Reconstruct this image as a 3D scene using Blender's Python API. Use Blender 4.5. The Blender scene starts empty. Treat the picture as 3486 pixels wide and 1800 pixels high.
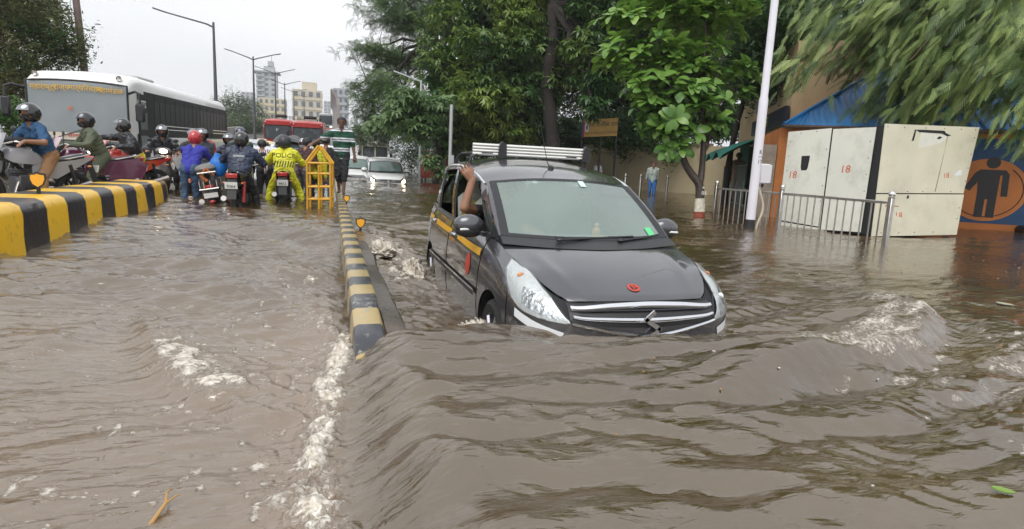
import bpy, bmesh, math, random
import numpy as np
from mathutils import Vector, Matrix, Euler
S = bpy.context.scene
COL = S.collection
R = math.radians
rng = np.random.default_rng(7)
random.seed(7)

# ---------------------------------------------------------------- camera
def look(theta, roll, az, loc, lens):
    fw = Vector((math.sin(az)*math.cos(theta), math.cos(az)*math.cos(theta), -math.sin(theta)))
    rt = Vector((math.cos(az), -math.sin(az), 0)); up = rt.cross(fw)
    r2 = rt*math.cos(roll) + up*math.sin(roll); u2 = up*math.cos(roll) - rt*math.sin(roll)
    c = bpy.data.cameras.new('camera'); o = bpy.data.objects.new('camera', c); COL.objects.link(o)
    m = Matrix((r2, u2, -fw)).transposed().to_4x4(); m.translation = loc; o.matrix_world = m
    c.sensor_width = 36; c.lens = lens; c.clip_start = .05; c.clip_end = 3000
    S.camera = o
look(.16365, .04705, .29794, (0, 0, .98), 21.035)

# ---------------------------------------------------------------- sky, sun, exposure
SUN_EL, SUN_AZ = R(58), R(215)
w = bpy.data.worlds.new('World'); S.world = w; w.use_nodes = True
nt = w.node_tree; nt.nodes.clear()
def N(t, kind, **kw):
    n = t.nodes.new(kind)
    for k, v in kw.items(): setattr(n, k, v)
    return n
sky = N(nt, 'ShaderNodeTexSky', sky_type='NISHITA', sun_disc=False, sun_elevation=SUN_EL, sun_rotation=SUN_AZ,
        air_density=2.0, dust_density=4.0, ozone_density=1.0)
hs = N(nt, 'ShaderNodeHueSaturation'); hs.inputs['Saturation'].default_value = .10
bgs = N(nt, 'ShaderNodeBackground'); bgs.inputs[1].default_value = .05
tc = N(nt, 'ShaderNodeTexCoord')
mpg = N(nt, 'ShaderNodeMapping'); mpg.inputs['Scale'].default_value = (1, 1, 2.2)
cl = N(nt, 'ShaderNodeTexNoise'); cl.inputs['Scale'].default_value = 1.6; cl.inputs['Detail'].default_value = 4; cl.inputs['Roughness'].default_value = .55
rp = N(nt, 'ShaderNodeValToRGB')
rp.color_ramp.elements[0].position = .3; rp.color_ramp.elements[0].color = (.60, .625, .665, 1)
rp.color_ramp.elements[1].position = .72; rp.color_ramp.elements[1].color = (.80, .81, .835, 1)
bgc = N(nt, 'ShaderNodeBackground'); bgc.inputs[1].default_value = .98
add = N(nt, 'ShaderNodeAddShader'); ow = N(nt, 'ShaderNodeOutputWorld')
L = nt.links.new
L(sky.outputs[0], hs.inputs['Color']); L(hs.outputs[0], bgs.inputs[0])
L(tc.outputs['Generated'], mpg.inputs[0]); L(mpg.outputs[0], cl.inputs['Vector']); L(cl.outputs[0], rp.inputs[0]); L(rp.outputs[0], bgc.inputs[0])
L(bgs.outputs[0], add.inputs[0]); L(bgc.outputs[0], add.inputs[1]); L(add.outputs[0], ow.inputs[0])
sl = bpy.data.lights.new('sun', 'SUN'); sl.energy = 1.4; sl.angle = R(40); sl.color = (1, .97, .93)
so = bpy.data.objects.new('sun', sl); COL.objects.link(so)
so.rotation_euler = Vector((math.sin(SUN_AZ)*math.cos(SUN_EL), math.cos(SUN_AZ)*math.cos(SUN_EL), math.sin(SUN_EL))).to_track_quat('Z', 'Y').to_euler()
S.view_settings.view_transform = 'Standard'; S.view_settings.look = 'None'
S.view_settings.exposure = .3; S.view_settings.gamma = 1; S.view_settings.use_curve_mapping = False
S.render.engine = 'CYCLES'
S.cycles.max_bounces = 8; S.cycles.transparent_max_bounces = 12; S.cycles.use_denoising = True
S.cycles.diffuse_bounces = 3; S.cycles.glossy_bounces = 4; S.cycles.volume_bounces = 0; S.cycles.adaptive_threshold = .02

# ---------------------------------------------------------------- materials
MATS = {}
def M(name, col, rough=.5, metal=0, var=0, vs=4, bump=0, bs=40, coat=0, emit=None, es=1, spec=.5, dirt=0, dcol=(.12, .09, .06)):
    if name in MATS: return MATS[name]
    m = bpy.data.materials.new(name); m.use_nodes = True; t = m.node_tree
    b = t.nodes['Principled BSDF']; ln = t.links.new
    b.inputs['Base Color'].default_value = (*col, 1); b.inputs['Roughness'].default_value = rough
    b.inputs['Metallic'].default_value = metal; b.inputs['Coat Weight'].default_value = coat; b.inputs['Coat Roughness'].default_value = .05
    b.inputs['Specular IOR Level'].default_value = spec
    if emit: b.inputs['Emission Color'].default_value = (*emit, 1); b.inputs['Emission Strength'].default_value = es
    if var or bump or dirt: tcn = N(t, 'ShaderNodeTexCoord')
    src = None
    if var:
        n = N(t, 'ShaderNodeTexNoise'); n.inputs['Scale'].default_value = vs; n.inputs['Detail'].default_value = 5
        ln(tcn.outputs['Object'], n.inputs['Vector'])
        mr = N(t, 'ShaderNodeMapRange'); mr.inputs[1].default_value = .3; mr.inputs[2].default_value = .7
        mr.inputs[3].default_value = 1-var; mr.inputs[4].default_value = 1+var; ln(n.outputs[0], mr.inputs[0])
        mx = N(t, 'ShaderNodeMix', data_type='RGBA', blend_type='MULTIPLY'); mx.inputs[0].default_value = 1
        mx.inputs[6].default_value = (*col, 1); ln(mr.outputs[0], mx.inputs[7]); src = mx.outputs[2]
    if dirt:
        n = N(t, 'ShaderNodeTexNoise'); n.inputs['Scale'].default_value = vs*2.3; n.inputs['Detail'].default_value = 8; n.inputs['Roughness'].default_value = .7
        ln(tcn.outputs['Object'], n.inputs['Vector'])
        mr = N(t, 'ShaderNodeMapRange'); mr.inputs[1].default_value = .5; mr.inputs[2].default_value = .75; mr.inputs[4].default_value = dirt
        ln(n.outputs[0], mr.inputs[0])
        mx = N(t, 'ShaderNodeMix', data_type='RGBA'); mx.inputs[6].default_value = (*col, 1); mx.inputs[7].default_value = (*dcol, 1)
        if src: ln(src, mx.inputs[6])
        ln(mr.outputs[0], mx.inputs[0]); src = mx.outputs[2]
    if src: ln(src, b.inputs['Base Color'])
    if bump:
        n = N(t, 'ShaderNodeTexNoise'); n.inputs['Scale'].default_value = bs; n.inputs['Detail'].default_value = 4
        ln(tcn.outputs['Object'], n.inputs['Vector'])
        bp = N(t, 'ShaderNodeBump'); bp.inputs['Strength'].default_value = bump; bp.inputs['Distance'].default_value = .02
        ln(n.outputs[0], bp.inputs['Height']); ln(bp.outputs[0], b.inputs['Normal'])
    MATS[name] = m
    return m
def glass(name, tint, veil, vw, rough=.04):
    """tinted pane: see-through share 1-vw, fogged veil share vw, fresnel gloss on top"""
    if name in MATS: return MATS[name]
    m = bpy.data.materials.new(name); m.use_nodes = True; t = m.node_tree; ln = t.links.new
    b = t.nodes['Principled BSDF']; b.inputs['Base Color'].default_value = (*veil, 1); b.inputs['Roughness'].default_value = .35
    tr = N(t, 'ShaderNodeBsdfTransparent'); tr.inputs[0].default_value = (*tint, 1)
    m1 = N(t, 'ShaderNodeMixShader'); tx = N(t, 'ShaderNodeTexCoord'); nz = N(t, 'ShaderNodeTexNoise'); nz.inputs['Scale'].default_value = 1.1; nz.inputs['Detail'].default_value = 3; ln(tx.outputs['Object'], nz.inputs['Vector']); mz = N(t, 'ShaderNodeMapRange'); mz.inputs[1].default_value = .3; mz.inputs[2].default_value = .7; mz.inputs[3].default_value = vw*.86; mz.inputs[4].default_value = min(1, vw*1.12); ln(nz.outputs[0], mz.inputs[0]); ln(mz.outputs[0], m1.inputs[0]); ln(tr.outputs[0], m1.inputs[1]); ln(b.outputs[0], m1.inputs[2])
    gl = N(t, 'ShaderNodeBsdfGlossy'); gl.inputs['Roughness'].default_value = rough
    lw = N(t, 'ShaderNodeFresnel'); lw.inputs[0].default_value = 1.55
    m2 = N(t, 'ShaderNodeMixShader'); ln(lw.outputs[0], m2.inputs[0]); ln(m1.outputs[0], m2.inputs[1]); ln(gl.outputs[0], m2.inputs[2])
    ln(m2.outputs[0], t.nodes['Material Output'].inputs[0]); MATS[name] = m
    return m
def leafmat(name, c1, c2, sc=.35, rough=.45):
    """leaf: colour drifts from c1 to c2 with place (young / old shoots) and with each leaf's own attribute"""
    if name in MATS: return MATS[name]
    m = bpy.data.materials.new(name); m.use_nodes = True; t = m.node_tree; ln = t.links.new
    b = t.nodes['Principled BSDF']; b.inputs['Roughness'].default_value = rough
    at = N(t, 'ShaderNodeAttribute', attribute_name='tone')
    mx = N(t, 'ShaderNodeMix', data_type='RGBA'); mx.inputs[6].default_value = (*c1, 1); mx.inputs[7].default_value = (*c2, 1)
    ln(at.outputs['Fac'], mx.inputs[0]); ln(mx.outputs[2], b.inputs['Base Color'])
    tl = N(t, 'ShaderNodeBsdfTranslucent'); ln(mx.outputs[2], tl.inputs[0])
    ms = N(t, 'ShaderNodeMixShader'); ms.inputs[0].default_value = .3
    ln(b.outputs[0], ms.inputs[1]); ln(tl.outputs[0], ms.inputs[2]); ln(ms.outputs[0], t.nodes['Material Output'].inputs[0])
    MATS[name] = m
    return m

# ---------------------------------------------------------------- mesh helpers
def V(*a): return np.array(a, float)
def frame_from(d):
    d = d/np.linalg.norm(d); a = V(0, 0, 1) if abs(d[2]) < .9 else V(1, 0, 0)
    x = np.cross(a, d); x /= np.linalg.norm(x); return x, np.cross(d, x), d
def rotm(rx=0, ry=0, rz=0): return np.array(Euler((R(rx), R(ry), R(rz))).to_matrix())
class MB:
    def __init__(s): s.v = []; s.f = []; s.m = []; s.n = 0
    def add(s, v, f, mi=0):
        s.v.append(np.asarray(v, float).reshape(-1, 3)); n = s.n
        s.f += [tuple(i+n for i in q) for q in f]; s.m += [mi]*len(f); s.n += len(s.v[-1]); return s
    def box(s, c, d, rot=None, b=0, mi=0):
        h = np.array(d, float)/2; c = np.array(c, float)
        if not b:
            v = np.array([[x, y, z] for x in (-1, 1) for y in (-1, 1) for z in (-1, 1)])*h
            f = [(0, 1, 3, 2), (4, 6, 7, 5), (0, 4, 5, 1), (2, 3, 7, 6), (0, 2, 6, 4), (1, 5, 7, 3)]
        else:
            v = []; idx = {}
            for x in (-1, 1):
                for y in (-1, 1):
                    for z in (-1, 1):
                        for k in range(3):
                            p = [x*(h[0]-b), y*(h[1]-b), z*(h[2]-b)]; p[k] = (x, y, z)[k]*h[k]
                            idx[x, y, z, k] = len(v); v.append(p)
            f = []
            for k in range(3):
                i, j = (k+1) % 3, (k+2) % 3
                for sg in (-1, 1):
                    q = []
                    for a, e in ((-1, -1), (1, -1), (1, 1), (-1, 1)):
                        t = [0, 0, 0]; t[k] = sg; t[i] = a; t[j] = e; q.append(idx[(*t, k)])
                    f.append(q if sg > 0 else q[::-1])
                for a in (-1, 1):
                    for e in (-1, 1):
                        t0 = [0, 0, 0]; t0[i] = a; t0[j] = e; t1 = list(t0); t0[k] = -1; t1[k] = 1
                        f.append((idx[(*t0, i)], idx[(*t1, i)], idx[(*t1, j)], idx[(*t0, j)]))
            for x in (-1, 1):
                for y in (-1, 1):
                    for z in (-1, 1): f.append(tuple(idx[x, y, z, k] for k in range(3)))
            v = np.array(v)
        if rot is not None: v = v @ np.array(rot).T
        return s.add(v+c, f, mi)
    def tube(s, pts, r, n=8, cap=True, mi=0, sq=1.0):
        p = np.array(pts, float); k = len(p); r = np.full(k, r, float) if np.isscalar(r) else np.array(r, float)
        d = np.gradient(p, axis=0) if k > 2 else np.repeat([p[1]-p[0]], k, 0)
        x, y, _ = frame_from(d[0]); vs = []
        for i in range(k):
            t = d[i]/(np.linalg.norm(d[i])+1e-12); x = x-t*(x@t); x /= np.linalg.norm(x)+1e-12; y = np.cross(t, x)
            a = np.arange(n)*2*np.pi/n
            vs.append(p[i]+r[i]*(np.outer(np.cos(a), x)+sq*np.outer(np.sin(a), y)))
        f = [(i*n+j, i*n+(j+1) % n, (i+1)*n+(j+1) % n, (i+1)*n+j) for i in range(k-1) for j in range(n)]
        if cap: f += [tuple(range(n))[::-1], tuple(range((k-1)*n, k*n))]
        return s.add(np.vstack(vs), f, mi)
    def lathe(s, prof, n=16, c=(0, 0, 0), rot=None, mi=0, closed=False):
        pr = np.array(prof, float); k = len(pr); a = np.arange(n)*2*np.pi/n
        v = np.stack([np.outer(pr[:, 0], np.cos(a)), np.outer(pr[:, 0], np.sin(a)), np.repeat(pr[:, 1:2], n, 1)], -1).reshape(-1, 3)
        if rot is not None: v = v @ np.array(rot).T
        kk = k if closed else k-1
        f = [(i*n+j, i*n+(j+1) % n, ((i+1) % k)*n+(j+1) % n, ((i+1) % k)*n+j) for i in range(kk) for j in range(n)]
        return s.add(v+np.array(c, float), f, mi)
    def ell(s, c, r, n=12, m=8, rot=None, mi=0):
        a = np.linspace(-np.pi/2, np.pi/2, m+1); r = np.array([r]*3 if np.isscalar(r) else r, float)
        t = np.arange(n)*2*np.pi/n
        v = np.stack([np.outer(np.cos(a), np.cos(t)), np.outer(np.cos(a), np.sin(t)), np.repeat(np.sin(a)[:, None], n, 1)], -1).reshape(-1, 3)*r
        if rot is not None: v = v @ np.array(rot).T
        f = [(i*n+j, i*n+(j+1) % n, (i+1)*n+(j+1) % n, (i+1)*n+j) for i in range(m) for j in range(n)]
        return s.add(v+np.array(c, float), f, mi)
    def prism(s, poly, t, o=(0, 0, 0), ax=((1, 0, 0), (0, 0, 1)), mi=0):
        """polygon (2d) in the plane of ax at o, extruded by t along ax0 x ax1 (both ways t/2)"""
        a, b = np.array(ax, float); c = np.cross(a, b); p = np.array(poly, float); k = len(p)
        q = np.array(o, float)+np.outer(p[:, 0], a)+np.outer(p[:, 1], b)
        f = [tuple(range(k)), tuple(range(2*k-1, k-1, -1))]+[(i, k+i, k+(i+1) % k, (i+1) % k) for i in range(k)]
        return s.add(np.vstack([q+c*t/2, q-c*t/2]), f, mi)
    def grid(s, P, mi=0, flip=False):
        P = np.asarray(P, float); a, b = P.shape[:2]
        f = [(i*b+j, i*b+j+1, (i+1)*b+j+1, (i+1)*b+j) for i in range(a-1) for j in range(b-1)]
        if flip: f = [q[::-1] for q in f]
        return s.add(P.reshape(-1, 3), f, mi)
    def xf(s, mat=None, loc=(0, 0, 0)):
        v = np.vstack(s.v)
        if mat is not None: v = v @ np.array(mat).T
        s.v = [v+np.array(loc, float)]; return s
    def mesh(s, name, mats, smooth=True, ang=40, fix=True, weld=False):
        me = bpy.data.meshes.new(name); v = np.vstack(s.v)
        me.from_pydata(v.tolist(), [], s.f)
        for m in (mats if isinstance(mats, (list, tuple)) else [mats]): me.materials.append(m)
        if max(s.m, default=0): me.polygons.foreach_set('material_index', s.m)
        if fix or weld:
            bm = bmesh.new(); bm.from_mesh(me)
            if weld: bmesh.ops.remove_doubles(bm, verts=bm.verts, dist=1e-4)
            if fix: bmesh.ops.recalc_face_normals(bm, faces=bm.faces)
            bm.to_mesh(me); bm.free()
        if smooth:
            me.shade_smooth(); me.set_sharp_from_angle(angle=R(ang))
        me.update()
        return me
    def build(s, name, mats, parent=None, **kw):
        return link(name, s.mesh(name, mats, **kw), parent)
def link(name, me, parent=None):
    o = bpy.data.objects.new(name, me); COL.objects.link(o)
    if parent is not None: o.parent = parent
    return o
def tag(o, label=None, cat=None, group=None, kind=None):
    for k, v in (('label', label), ('category', cat), ('group', group), ('kind', kind)):
        if v: o[k] = v
    return o
def thing(name, label, cat, loc=(0, 0, 0), rz=0, group=None, rx=0, ry=0, sc=None):
    o = bpy.data.objects.new(name, None); COL.objects.link(o); o.empty_display_size = .2
    o.location = loc; o.rotation_euler = (R(rx), R(ry), R(rz))
    if sc: o.scale = (sc,)*3 if np.isscalar(sc) else sc
    return tag(o, label, cat, group)
def copy_tree(o, parent=None):
    c = o.copy(); COL.objects.link(c); c.parent = parent
    for ch in list(o.children): copy_tree(ch, c)
    return c
def big_mesh(name, v, quads, mat, attrs=None, smooth=False):
    """fast mesh from numpy: quads (n,4) or tris (n,3)"""
    me = bpy.data.meshes.new(name); k = quads.shape[1]
    me.vertices.add(len(v)); me.vertices.foreach_set('co', np.ascontiguousarray(v, np.float32).ravel())
    me.loops.add(quads.size); me.loops.foreach_set('vertex_index', np.ascontiguousarray(quads, np.int32).ravel())
    me.polygons.add(len(quads)); me.polygons.foreach_set('loop_start', np.arange(0, quads.size, k, dtype=np.int32))
    if smooth: me.polygons.foreach_set('use_smooth', np.ones(len(quads), bool))
    for an, av in (attrs or {}).items():
        at = me.attributes.new(an, 'FLOAT', 'POINT'); at.data.foreach_set('value', np.ascontiguousarray(av, np.float32))
    for m in (mat if isinstance(mat, (list, tuple)) else [mat]): me.materials.append(m)
    me.update(); me.validate()
    return me
TMPSCENE = bpy.data.scenes.new('tmp'); TMP = TMPSCENE.collection
def text(body, size, mat, parent, loc, rx=90, rz=0, name='lettering', ex=.001, align='CENTER', shear=0, sx=1, ry=0):
    c = bpy.data.curves.new('t', 'FONT'); c.body = body; c.size = size; c.extrude = ex; c.align_x = align; c.align_y = 'CENTER'; c.shear = shear
    c.resolution_u = 2
    o = bpy.data.objects.new('t', c); TMP.objects.link(o); vl = TMPSCENE.view_layers[0]; vl.update()
    me = bpy.data.meshes.new_from_object(o.evaluated_get(vl.depsgraph), depsgraph=vl.depsgraph)
    bpy.data.objects.remove(o); bpy.data.curves.remove(c); me.materials.clear(); me.materials.append(mat); me.name = name
    o = link(name, me, parent); o.location = loc; o.rotation_euler = (R(rx), R(ry), R(rz)); o.scale = (sx, 1, 1)
    return o
def sstep(a, b, x):
    t = np.clip((x-a)/(b-a), 0, 1); return t*t*(3-2*t)
def vnoise(x, y, seed=0):
    xi = np.floor(x).astype(np.int64); yi = np.floor(y).astype(np.int64); fx = x-xi; fy = y-yi
    def h(a, b):
        n = (a*374761393+b*668265263+seed*974634777) & 0x7fffffff
        n = ((n ^ (n >> 13))*1274126177) & 0x7fffffff
        return ((n ^ (n >> 16)) & 0xffff)/65535.
    u = fx*fx*(3-2*fx); v = fy*fy*(3-2*fy)
    return (h(xi, yi)*(1-u)+h(xi+1, yi)*u)*(1-v)+(h(xi, yi+1)*(1-u)+h(xi+1, yi+1)*u)*v
def fbm(x, y, seed=0, o=4, g=.5):
    s = 0; a = 1; t = 0
    for i in range(o): s = s+a*(vnoise(x*2**i, y*2**i, seed+i*17)-.5); t += a; a *= g
    return s/t*2
def cr(P, n):
    """Catmull-Rom through rows of P (k,...) to n samples, uniform in index"""
    P = np.asarray(P, float); k = len(P); t = np.linspace(0, k-1, n); i = np.clip(t.astype(int), 0, k-2); f = (t-i).reshape(-1, *[1]*(P.ndim-1))
    p0 = P[np.maximum(i-1, 0)]; p1 = P[i]; p2 = P[i+1]; p3 = P[np.minimum(i+2, k-1)]
    p0 = np.where((i == 0).reshape(f.shape), 2*p1-p2, p0); p3 = np.where((i == k-2).reshape(f.shape), 2*p2-p1, p3)
    return .5*((2*p1)+(p2-p0)*f+(2*p0-5*p1+4*p2-p3)*f*f+(3*p1-p0-3*p2+p3)*f**3)
# ================================================================ ground and flood water
def ramp_z(Y): return np.interp(Y, [0, 8, 12, 24, 40, 160], [-.62, -.62, -.30, -.28, .48, 7.7])
asphalt = M('asphalt', (.05, .048, .045), .7, var=.25, vs=.8, bump=.3, bs=60)
mb = MB()
mb.add([(-600, -60, -.66), (600, -60, -.66), (600, 900, -.66), (-600, 900, -.66)], [(0, 1, 2, 3)])
tag(mb.build('ground', M('ground_soil', (.09, .075, .055), .9, var=.3, vs=.2)), kind='structure')
mb = MB(); ys = np.array([-20, 0, 8, 12, 24, 30, 40, 60, 100, 160, 260.])
mb.grid(np.array([[(x, y, float(ramp_z(np.array(y)))) for x in (-12.2, -6, 0)] for y in ys]))
tag(mb.build('road', asphalt), kind='structure')
mb = MB(); mb.grid(np.array([[(x, y, -.06-.2*max(0, (y-17)/7)) for x in (-14, -9, -3.8)] for y in (-6, 4, 10, 17, 24.)])); mb.grid(np.array([[(-3.8, y, z) for y in (-6, 4, 10, 17, 24.)] for z in (-.06, -.6)]))
tag(mb.build('upper_road', M('wet_asphalt', (.045, .043, .04), .25, var=.3, vs=1.2, bump=.2, bs=50)), kind='structure')
mb = MB(); mb.grid(np.array([[(x, y, -.615) for x in (.45, 4, 7.9)] for y in (-20, 60, 260.)]))
tag(mb.build('side_road', asphalt), kind='structure')
mb = MB(); mb.box((14, 40, -.39), (12.2, 160, .46), b=.02)
tag(mb.build('pavement', M('pavement_concrete', (.3, .27, .22), .8, var=.3, vs=1.5, bump=.3)), kind='structure')

def water_height(x, y):
    d0 = np.hypot(x, y)
    # levels either side of the median kerb, which acts as a weir
    LL = -.145*(1-sstep(4.5, 12.5, y))*(.3+.7*sstep(-2.9, -1.0, x))
    LRt = -.25*sstep(3.35, 4.1, y)*(1-sstep(6.8, 9.5, y))*(1-sstep(1.2, 1.9, x))      # trough along the taxi's side
    LR = .015*(1-sstep(2.6, 4.2, y))+LRt
    crest = .028*(1-sstep(2.8, 3.55, y))*np.exp(-((x-.34)/.2)**2)
    s = sstep(-.03, .44, x+.02*np.sin(y*3.1)+.03*fbm(x*0, y*1.7, 3))
    z = LL+(LR-LL)*s+crest*s
    left = 1-sstep(-.05, .15, x); right = sstep(.2, .5, x)
    far = 1/(1+(d0/14)**2)
    # wind chop everywhere
    chop = 0
    for k in range(26):
        a = rng2.uniform(-.9, .9)+1.45; lam = .09*1.16**k*(.9+.2*rng2.random()); ph = rng2.uniform(0, 6.28)
        kx, ky = math.cos(a)*6.283/lam, math.sin(a)*6.283/lam
        chop = chop+(.0062 if lam < .35 else .0052)*lam**.75*np.sin(kx*x+ky*y+ph+2.2*(fbm(x/lam/3, y/lam/3, k, 1)))
    mod = .55+.9*np.clip(fbm(x*.55, y*.55, 5)+.5, 0, 1)
    calm = 1-.2*(right*(1-sstep(2.6, 3.2, y)))-.75*np.exp(-(((x-7.5)/2.6)**2+((y-5.6)/1.8)**2))-.45*sstep(5, 9, x)*sstep(3, 5, y)
    z = z+chop*mod*np.clip(calm, .12, 1)*(.95+.55*left*sstep(3.5, 6, y))
    # waves thrown forward by the taxi's bow
    rx, ry = x-1.95, (y-5.2)
    r = np.hypot(rx*.8, ry)+.20*fbm(x*1.1, y*1.1, 9, 3)+.09*fbm(x*2.7, y*2.7, 12, 2)
    ph = (r-1.95)/.40*6.283
    w1 = np.sin(ph)+.35*np.cos(2*ph)
    zone = right*(1-sstep(3.1, 3.5, y))*np.exp(-np.clip((x-3.0)/1.1, 0, 9)**2)
    z = z+.027*w1*zone*(.12+1.5*np.clip(fbm(x*1.1+4, y*1.5, 21)+.3, 0, 1))
    z = z+.036*fbm(x*1.3, y*2.2, 31, 2)*zone+.012*fbm(x*4.5, y*8, 35, 2)*zone
    z = z+(.014*np.exp(-((y-2.9)/.14)**2)-.075*np.exp(-((y-3.28)/.2)**2))*np.exp(-((x-1.95)/.95)**4)
    # smooth rib lines of the sheet as it bends over the kerb
    z = z+.004*np.sin(y*15+3*fbm(x*2, y*2, 33)+4*x)*np.exp(-((x-.38)/.22)**2)*(1-sstep(3.0, 3.6, y))
    # breaking arc on the pavement side
    A = np.array([(1.5, 2.2), (1.85, 2.28), (2.34, 2.42), (2.68, 2.50), (3.06, 2.55), (3.62, 2.84), (4.15, 3.25), (4.42, 3.72), (4.5, 4.2), (4.3, 4.8)])
    A = cr(A, 60); dmin = np.full(x.shape, 9.); tt = np.zeros(x.shape); sd = np.zeros(x.shape)
    near = (x > .8) & (x < 6) & (y > 1) & (y < 6)
    xn, yn = x[near], y[near]; best = np.full(xn.shape, 9.); bt = np.zeros(xn.shape); bs = np.zeros(xn.shape)
    for i in range(len(A)-1):
        p, q = A[i], A[i+1]; e = q-p; l2 = e@e
        u = np.clip(((xn-p[0])*e[0]+(yn-p[1])*e[1])/l2, 0, 1)
        dx, dy = xn-p[0]-u*e[0], yn-p[1]-u*e[1]; d = np.hypot(dx, dy); m = d < best
        best[m] = d[m]; bt[m] = (i+u[m])/59; bs[m] = np.sign(e[0]*dy-e[1]*dx)[m]
    dmin[near] = best; tt[near] = bt; sd[near] = bs
    sgn = dmin*sd                       # + = inside (towards the taxi)
    strength = sstep(0, .2, tt)*(1-.75*sstep(.62, 1, tt))
    wave = np.where(sgn > 0, np.exp(-(sgn/.34)**2), np.exp(-(sgn/.10)**2))
    z = z+.11*strength*wave-.04*strength*np.exp(-((sgn+.22)/.14)**2)
    foam = (.55+.55*fbm((x*.93+y*.36)*4, (y*.93-x*.36)*11, 47, 3))*strength*sstep(.12, .45, tt)*np.where(sgn > 0, np.exp(-(sgn/.4)**2), np.exp(-(sgn/.12)**2))
    # streaky run-out below the arc
    st = sstep(2.0, 2.6, x)*(1-sstep(2.25, 2.75, y-.25*(x-2.6)))*sstep(.8, 1.3, y)
    st = np.maximum(st, .55*np.exp(-(((x-4.7)/1.2)**2+((y-2.9)/.6)**2)))
    ux = x*.93+y*.36; uy = -x*.36+y*.93
    streak = np.clip(fbm(ux*5, uy*17, 41, 3)*1.1+.05, 0, 1)
    foam = np.maximum(foam, st*np.clip(streak*.85, 0, .62)); z = z+.014*st*fbm(ux*4.5, uy*14, 43, 3)
    # weir toe: boiling foam along the kerb's left foot
    toe = .06+.05*np.sin(y*2.1)+.04*fbm(y*3, x*0, 51)
    tf = np.exp(-((x-toe+.06)/.085)**2)*(1-sstep(3.5, 4.6, y))
    tf2 = .55*np.exp(-((x-toe+.16)/.17)**2)*(1-sstep(4.2, 6.0, y))
    turb = fbm(x*16, y*13, 61, 4)
    z = z+(.05*turb+.03)*tf+.018*turb*tf2
    tf3 = .5*np.exp(-((x-.02)/.10)**2)*sstep(3, 4, y)*(1-sstep(7, 10, y)); foam = np.maximum(foam, np.maximum(np.maximum(tf*(.74+.6*turb+.35*fbm(y*2.3, x*0+4, 57)), tf2*(.45+.8*turb)), tf3*(.5+.9*turb)))
    # hydraulic jump in the left lane
    J = cr(np.array([(-1.42, 5.4), (-1.28, 4.7), (-1.1, 4.15), (-.95, 3.7), (-.78, 3.32), (-.58, 3.02), (-.46, 2.95), (-.36, 2.75), (-.3, 2.5)]), 50)
    best = np.full(x.shape, 9.); sd = np.zeros(x.shape); tj = np.zeros(x.shape)
    ln_ = (x < .3) & (x > -2.6) & (y > 1.8) & (y < 6.4); xn, yn = x[ln_], y[ln_]
    b_ = np.full(xn.shape, 9.); s_ = np.zeros(xn.shape); t_ = np.zeros(xn.shape)
    for i in range(49):
        p, q = J[i], J[i+1]; e = q-p; u = np.clip(((xn-p[0])*e[0]+(yn-p[1])*e[1])/(e@e), 0, 1)
        dx, dy = xn-p[0]-u*e[0], yn-p[1]-u*e[1]; d = np.hypot(dx, dy); m = d < b_
        b_[m] = d[m]; s_[m] = np.sign(e[0]*dy-e[1]*dx)[m]; t_[m] = (i+u[m])/49
    best[ln_] = b_; sd[ln_] = s_; tj[ln_] = t_
    sg = best*sd                         # + = kerb side
    js = sstep(0, .35, tj)*(1-sstep(.72, .98, tj))
    z = z+js*(.05*np.where(sg > 0, np.exp(-(sg/.3)**2), np.exp(-(sg/.07)**2))-.025*np.exp(-((sg+.2)/.16)**2))+.02*turb*js*np.exp(-((sg-.09)/.14)**2)
    jm = np.exp(-((sg-.10)/.15)**2)
    foam = np.maximum(foam, sstep(.12, .5, tj)*(1-sstep(.68, .86, tj))*jm*(.72+.8*turb+.3*fbm(x*5, y*5, 77)))
    z = z+.022*np.exp(-((x+1.62-.22*(y-3.4))/.13)**2)*(1-sstep(4.6, 5.6, y))*left
    foam = np.maximum(foam, .30*np.exp(-((x+1.55-.25*(y-3.4))/.07)**2)*(1-sstep(4.4, 5.2, y))*left*(.7+turb))
    # bubbly specks of the fast left flow
    sp = left*(1-sstep(5.5, 8, y))*sstep(-1.4, -.7, x-.12*(y-3))
    foam = np.maximum(foam, sp*np.clip(vnoise(x*26, y*13, 71)*1.9-1.22, 0, .7)); st2 = left*(1-sstep(4.5, 7, y)); foam = np.maximum(foam, st2*np.clip(fbm(x*6+y*1.5, y*22-x*3, 73, 3)*1.3-.28, 0, .42)); z = z+.006*st2*fbm(x*7+y*2, y*24-x*4, 74, 3)
    # wash behind and beside the taxi
    wash = np.exp(-(((x-.78)/.30)**2+((y-6.9)/1.5)**2))+.8*np.exp(-(((x-.62)/.3)**2+((y-8.0)/.7)**2))
    wash = wash*sstep(.33, .5, x); t2 = fbm(x*9, y*7, 81, 4)
    z = z+.05*wash*(t2+.15); foam = np.maximum(foam, np.clip(wash, 0, 1)*(.42+.8*t2))
    z = z+.07*np.exp(-(((x-.62)/.16)**2+((y-7.75)/.22)**2))
    bow = np.exp(-((y-3.22)/.10)**2)*np.exp(-((x-1.95)/.93)**6)
    foam = np.maximum(foam, bow*(.35+.7*turb)); z = z+.014*bow*turb
    sidew = np.exp(-((x-1.02)/.09)**2)*sstep(3.4, 3.9, y)*(1-sstep(7.4, 8, y))
    foam = np.maximum(foam, sidew*(.15+.6*turb))
    rs = np.exp(-((x-2.98)/.12)**2)*sstep(3.2, 3.6, y)*(1-sstep(6.5, 8, y))
    foam = np.maximum(foam, rs*(.1+.6*turb))
    wake = .45*sstep(.4, .8, x)*(1-sstep(4, 6.5, x))*sstep(7.6, 8.5, y)*(1-sstep(9.5, 14, y))
    foam = np.maximum(foam, wake*np.clip(fbm(x*3, y*5, 91, 4)*1.3, 0, 1))
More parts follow.
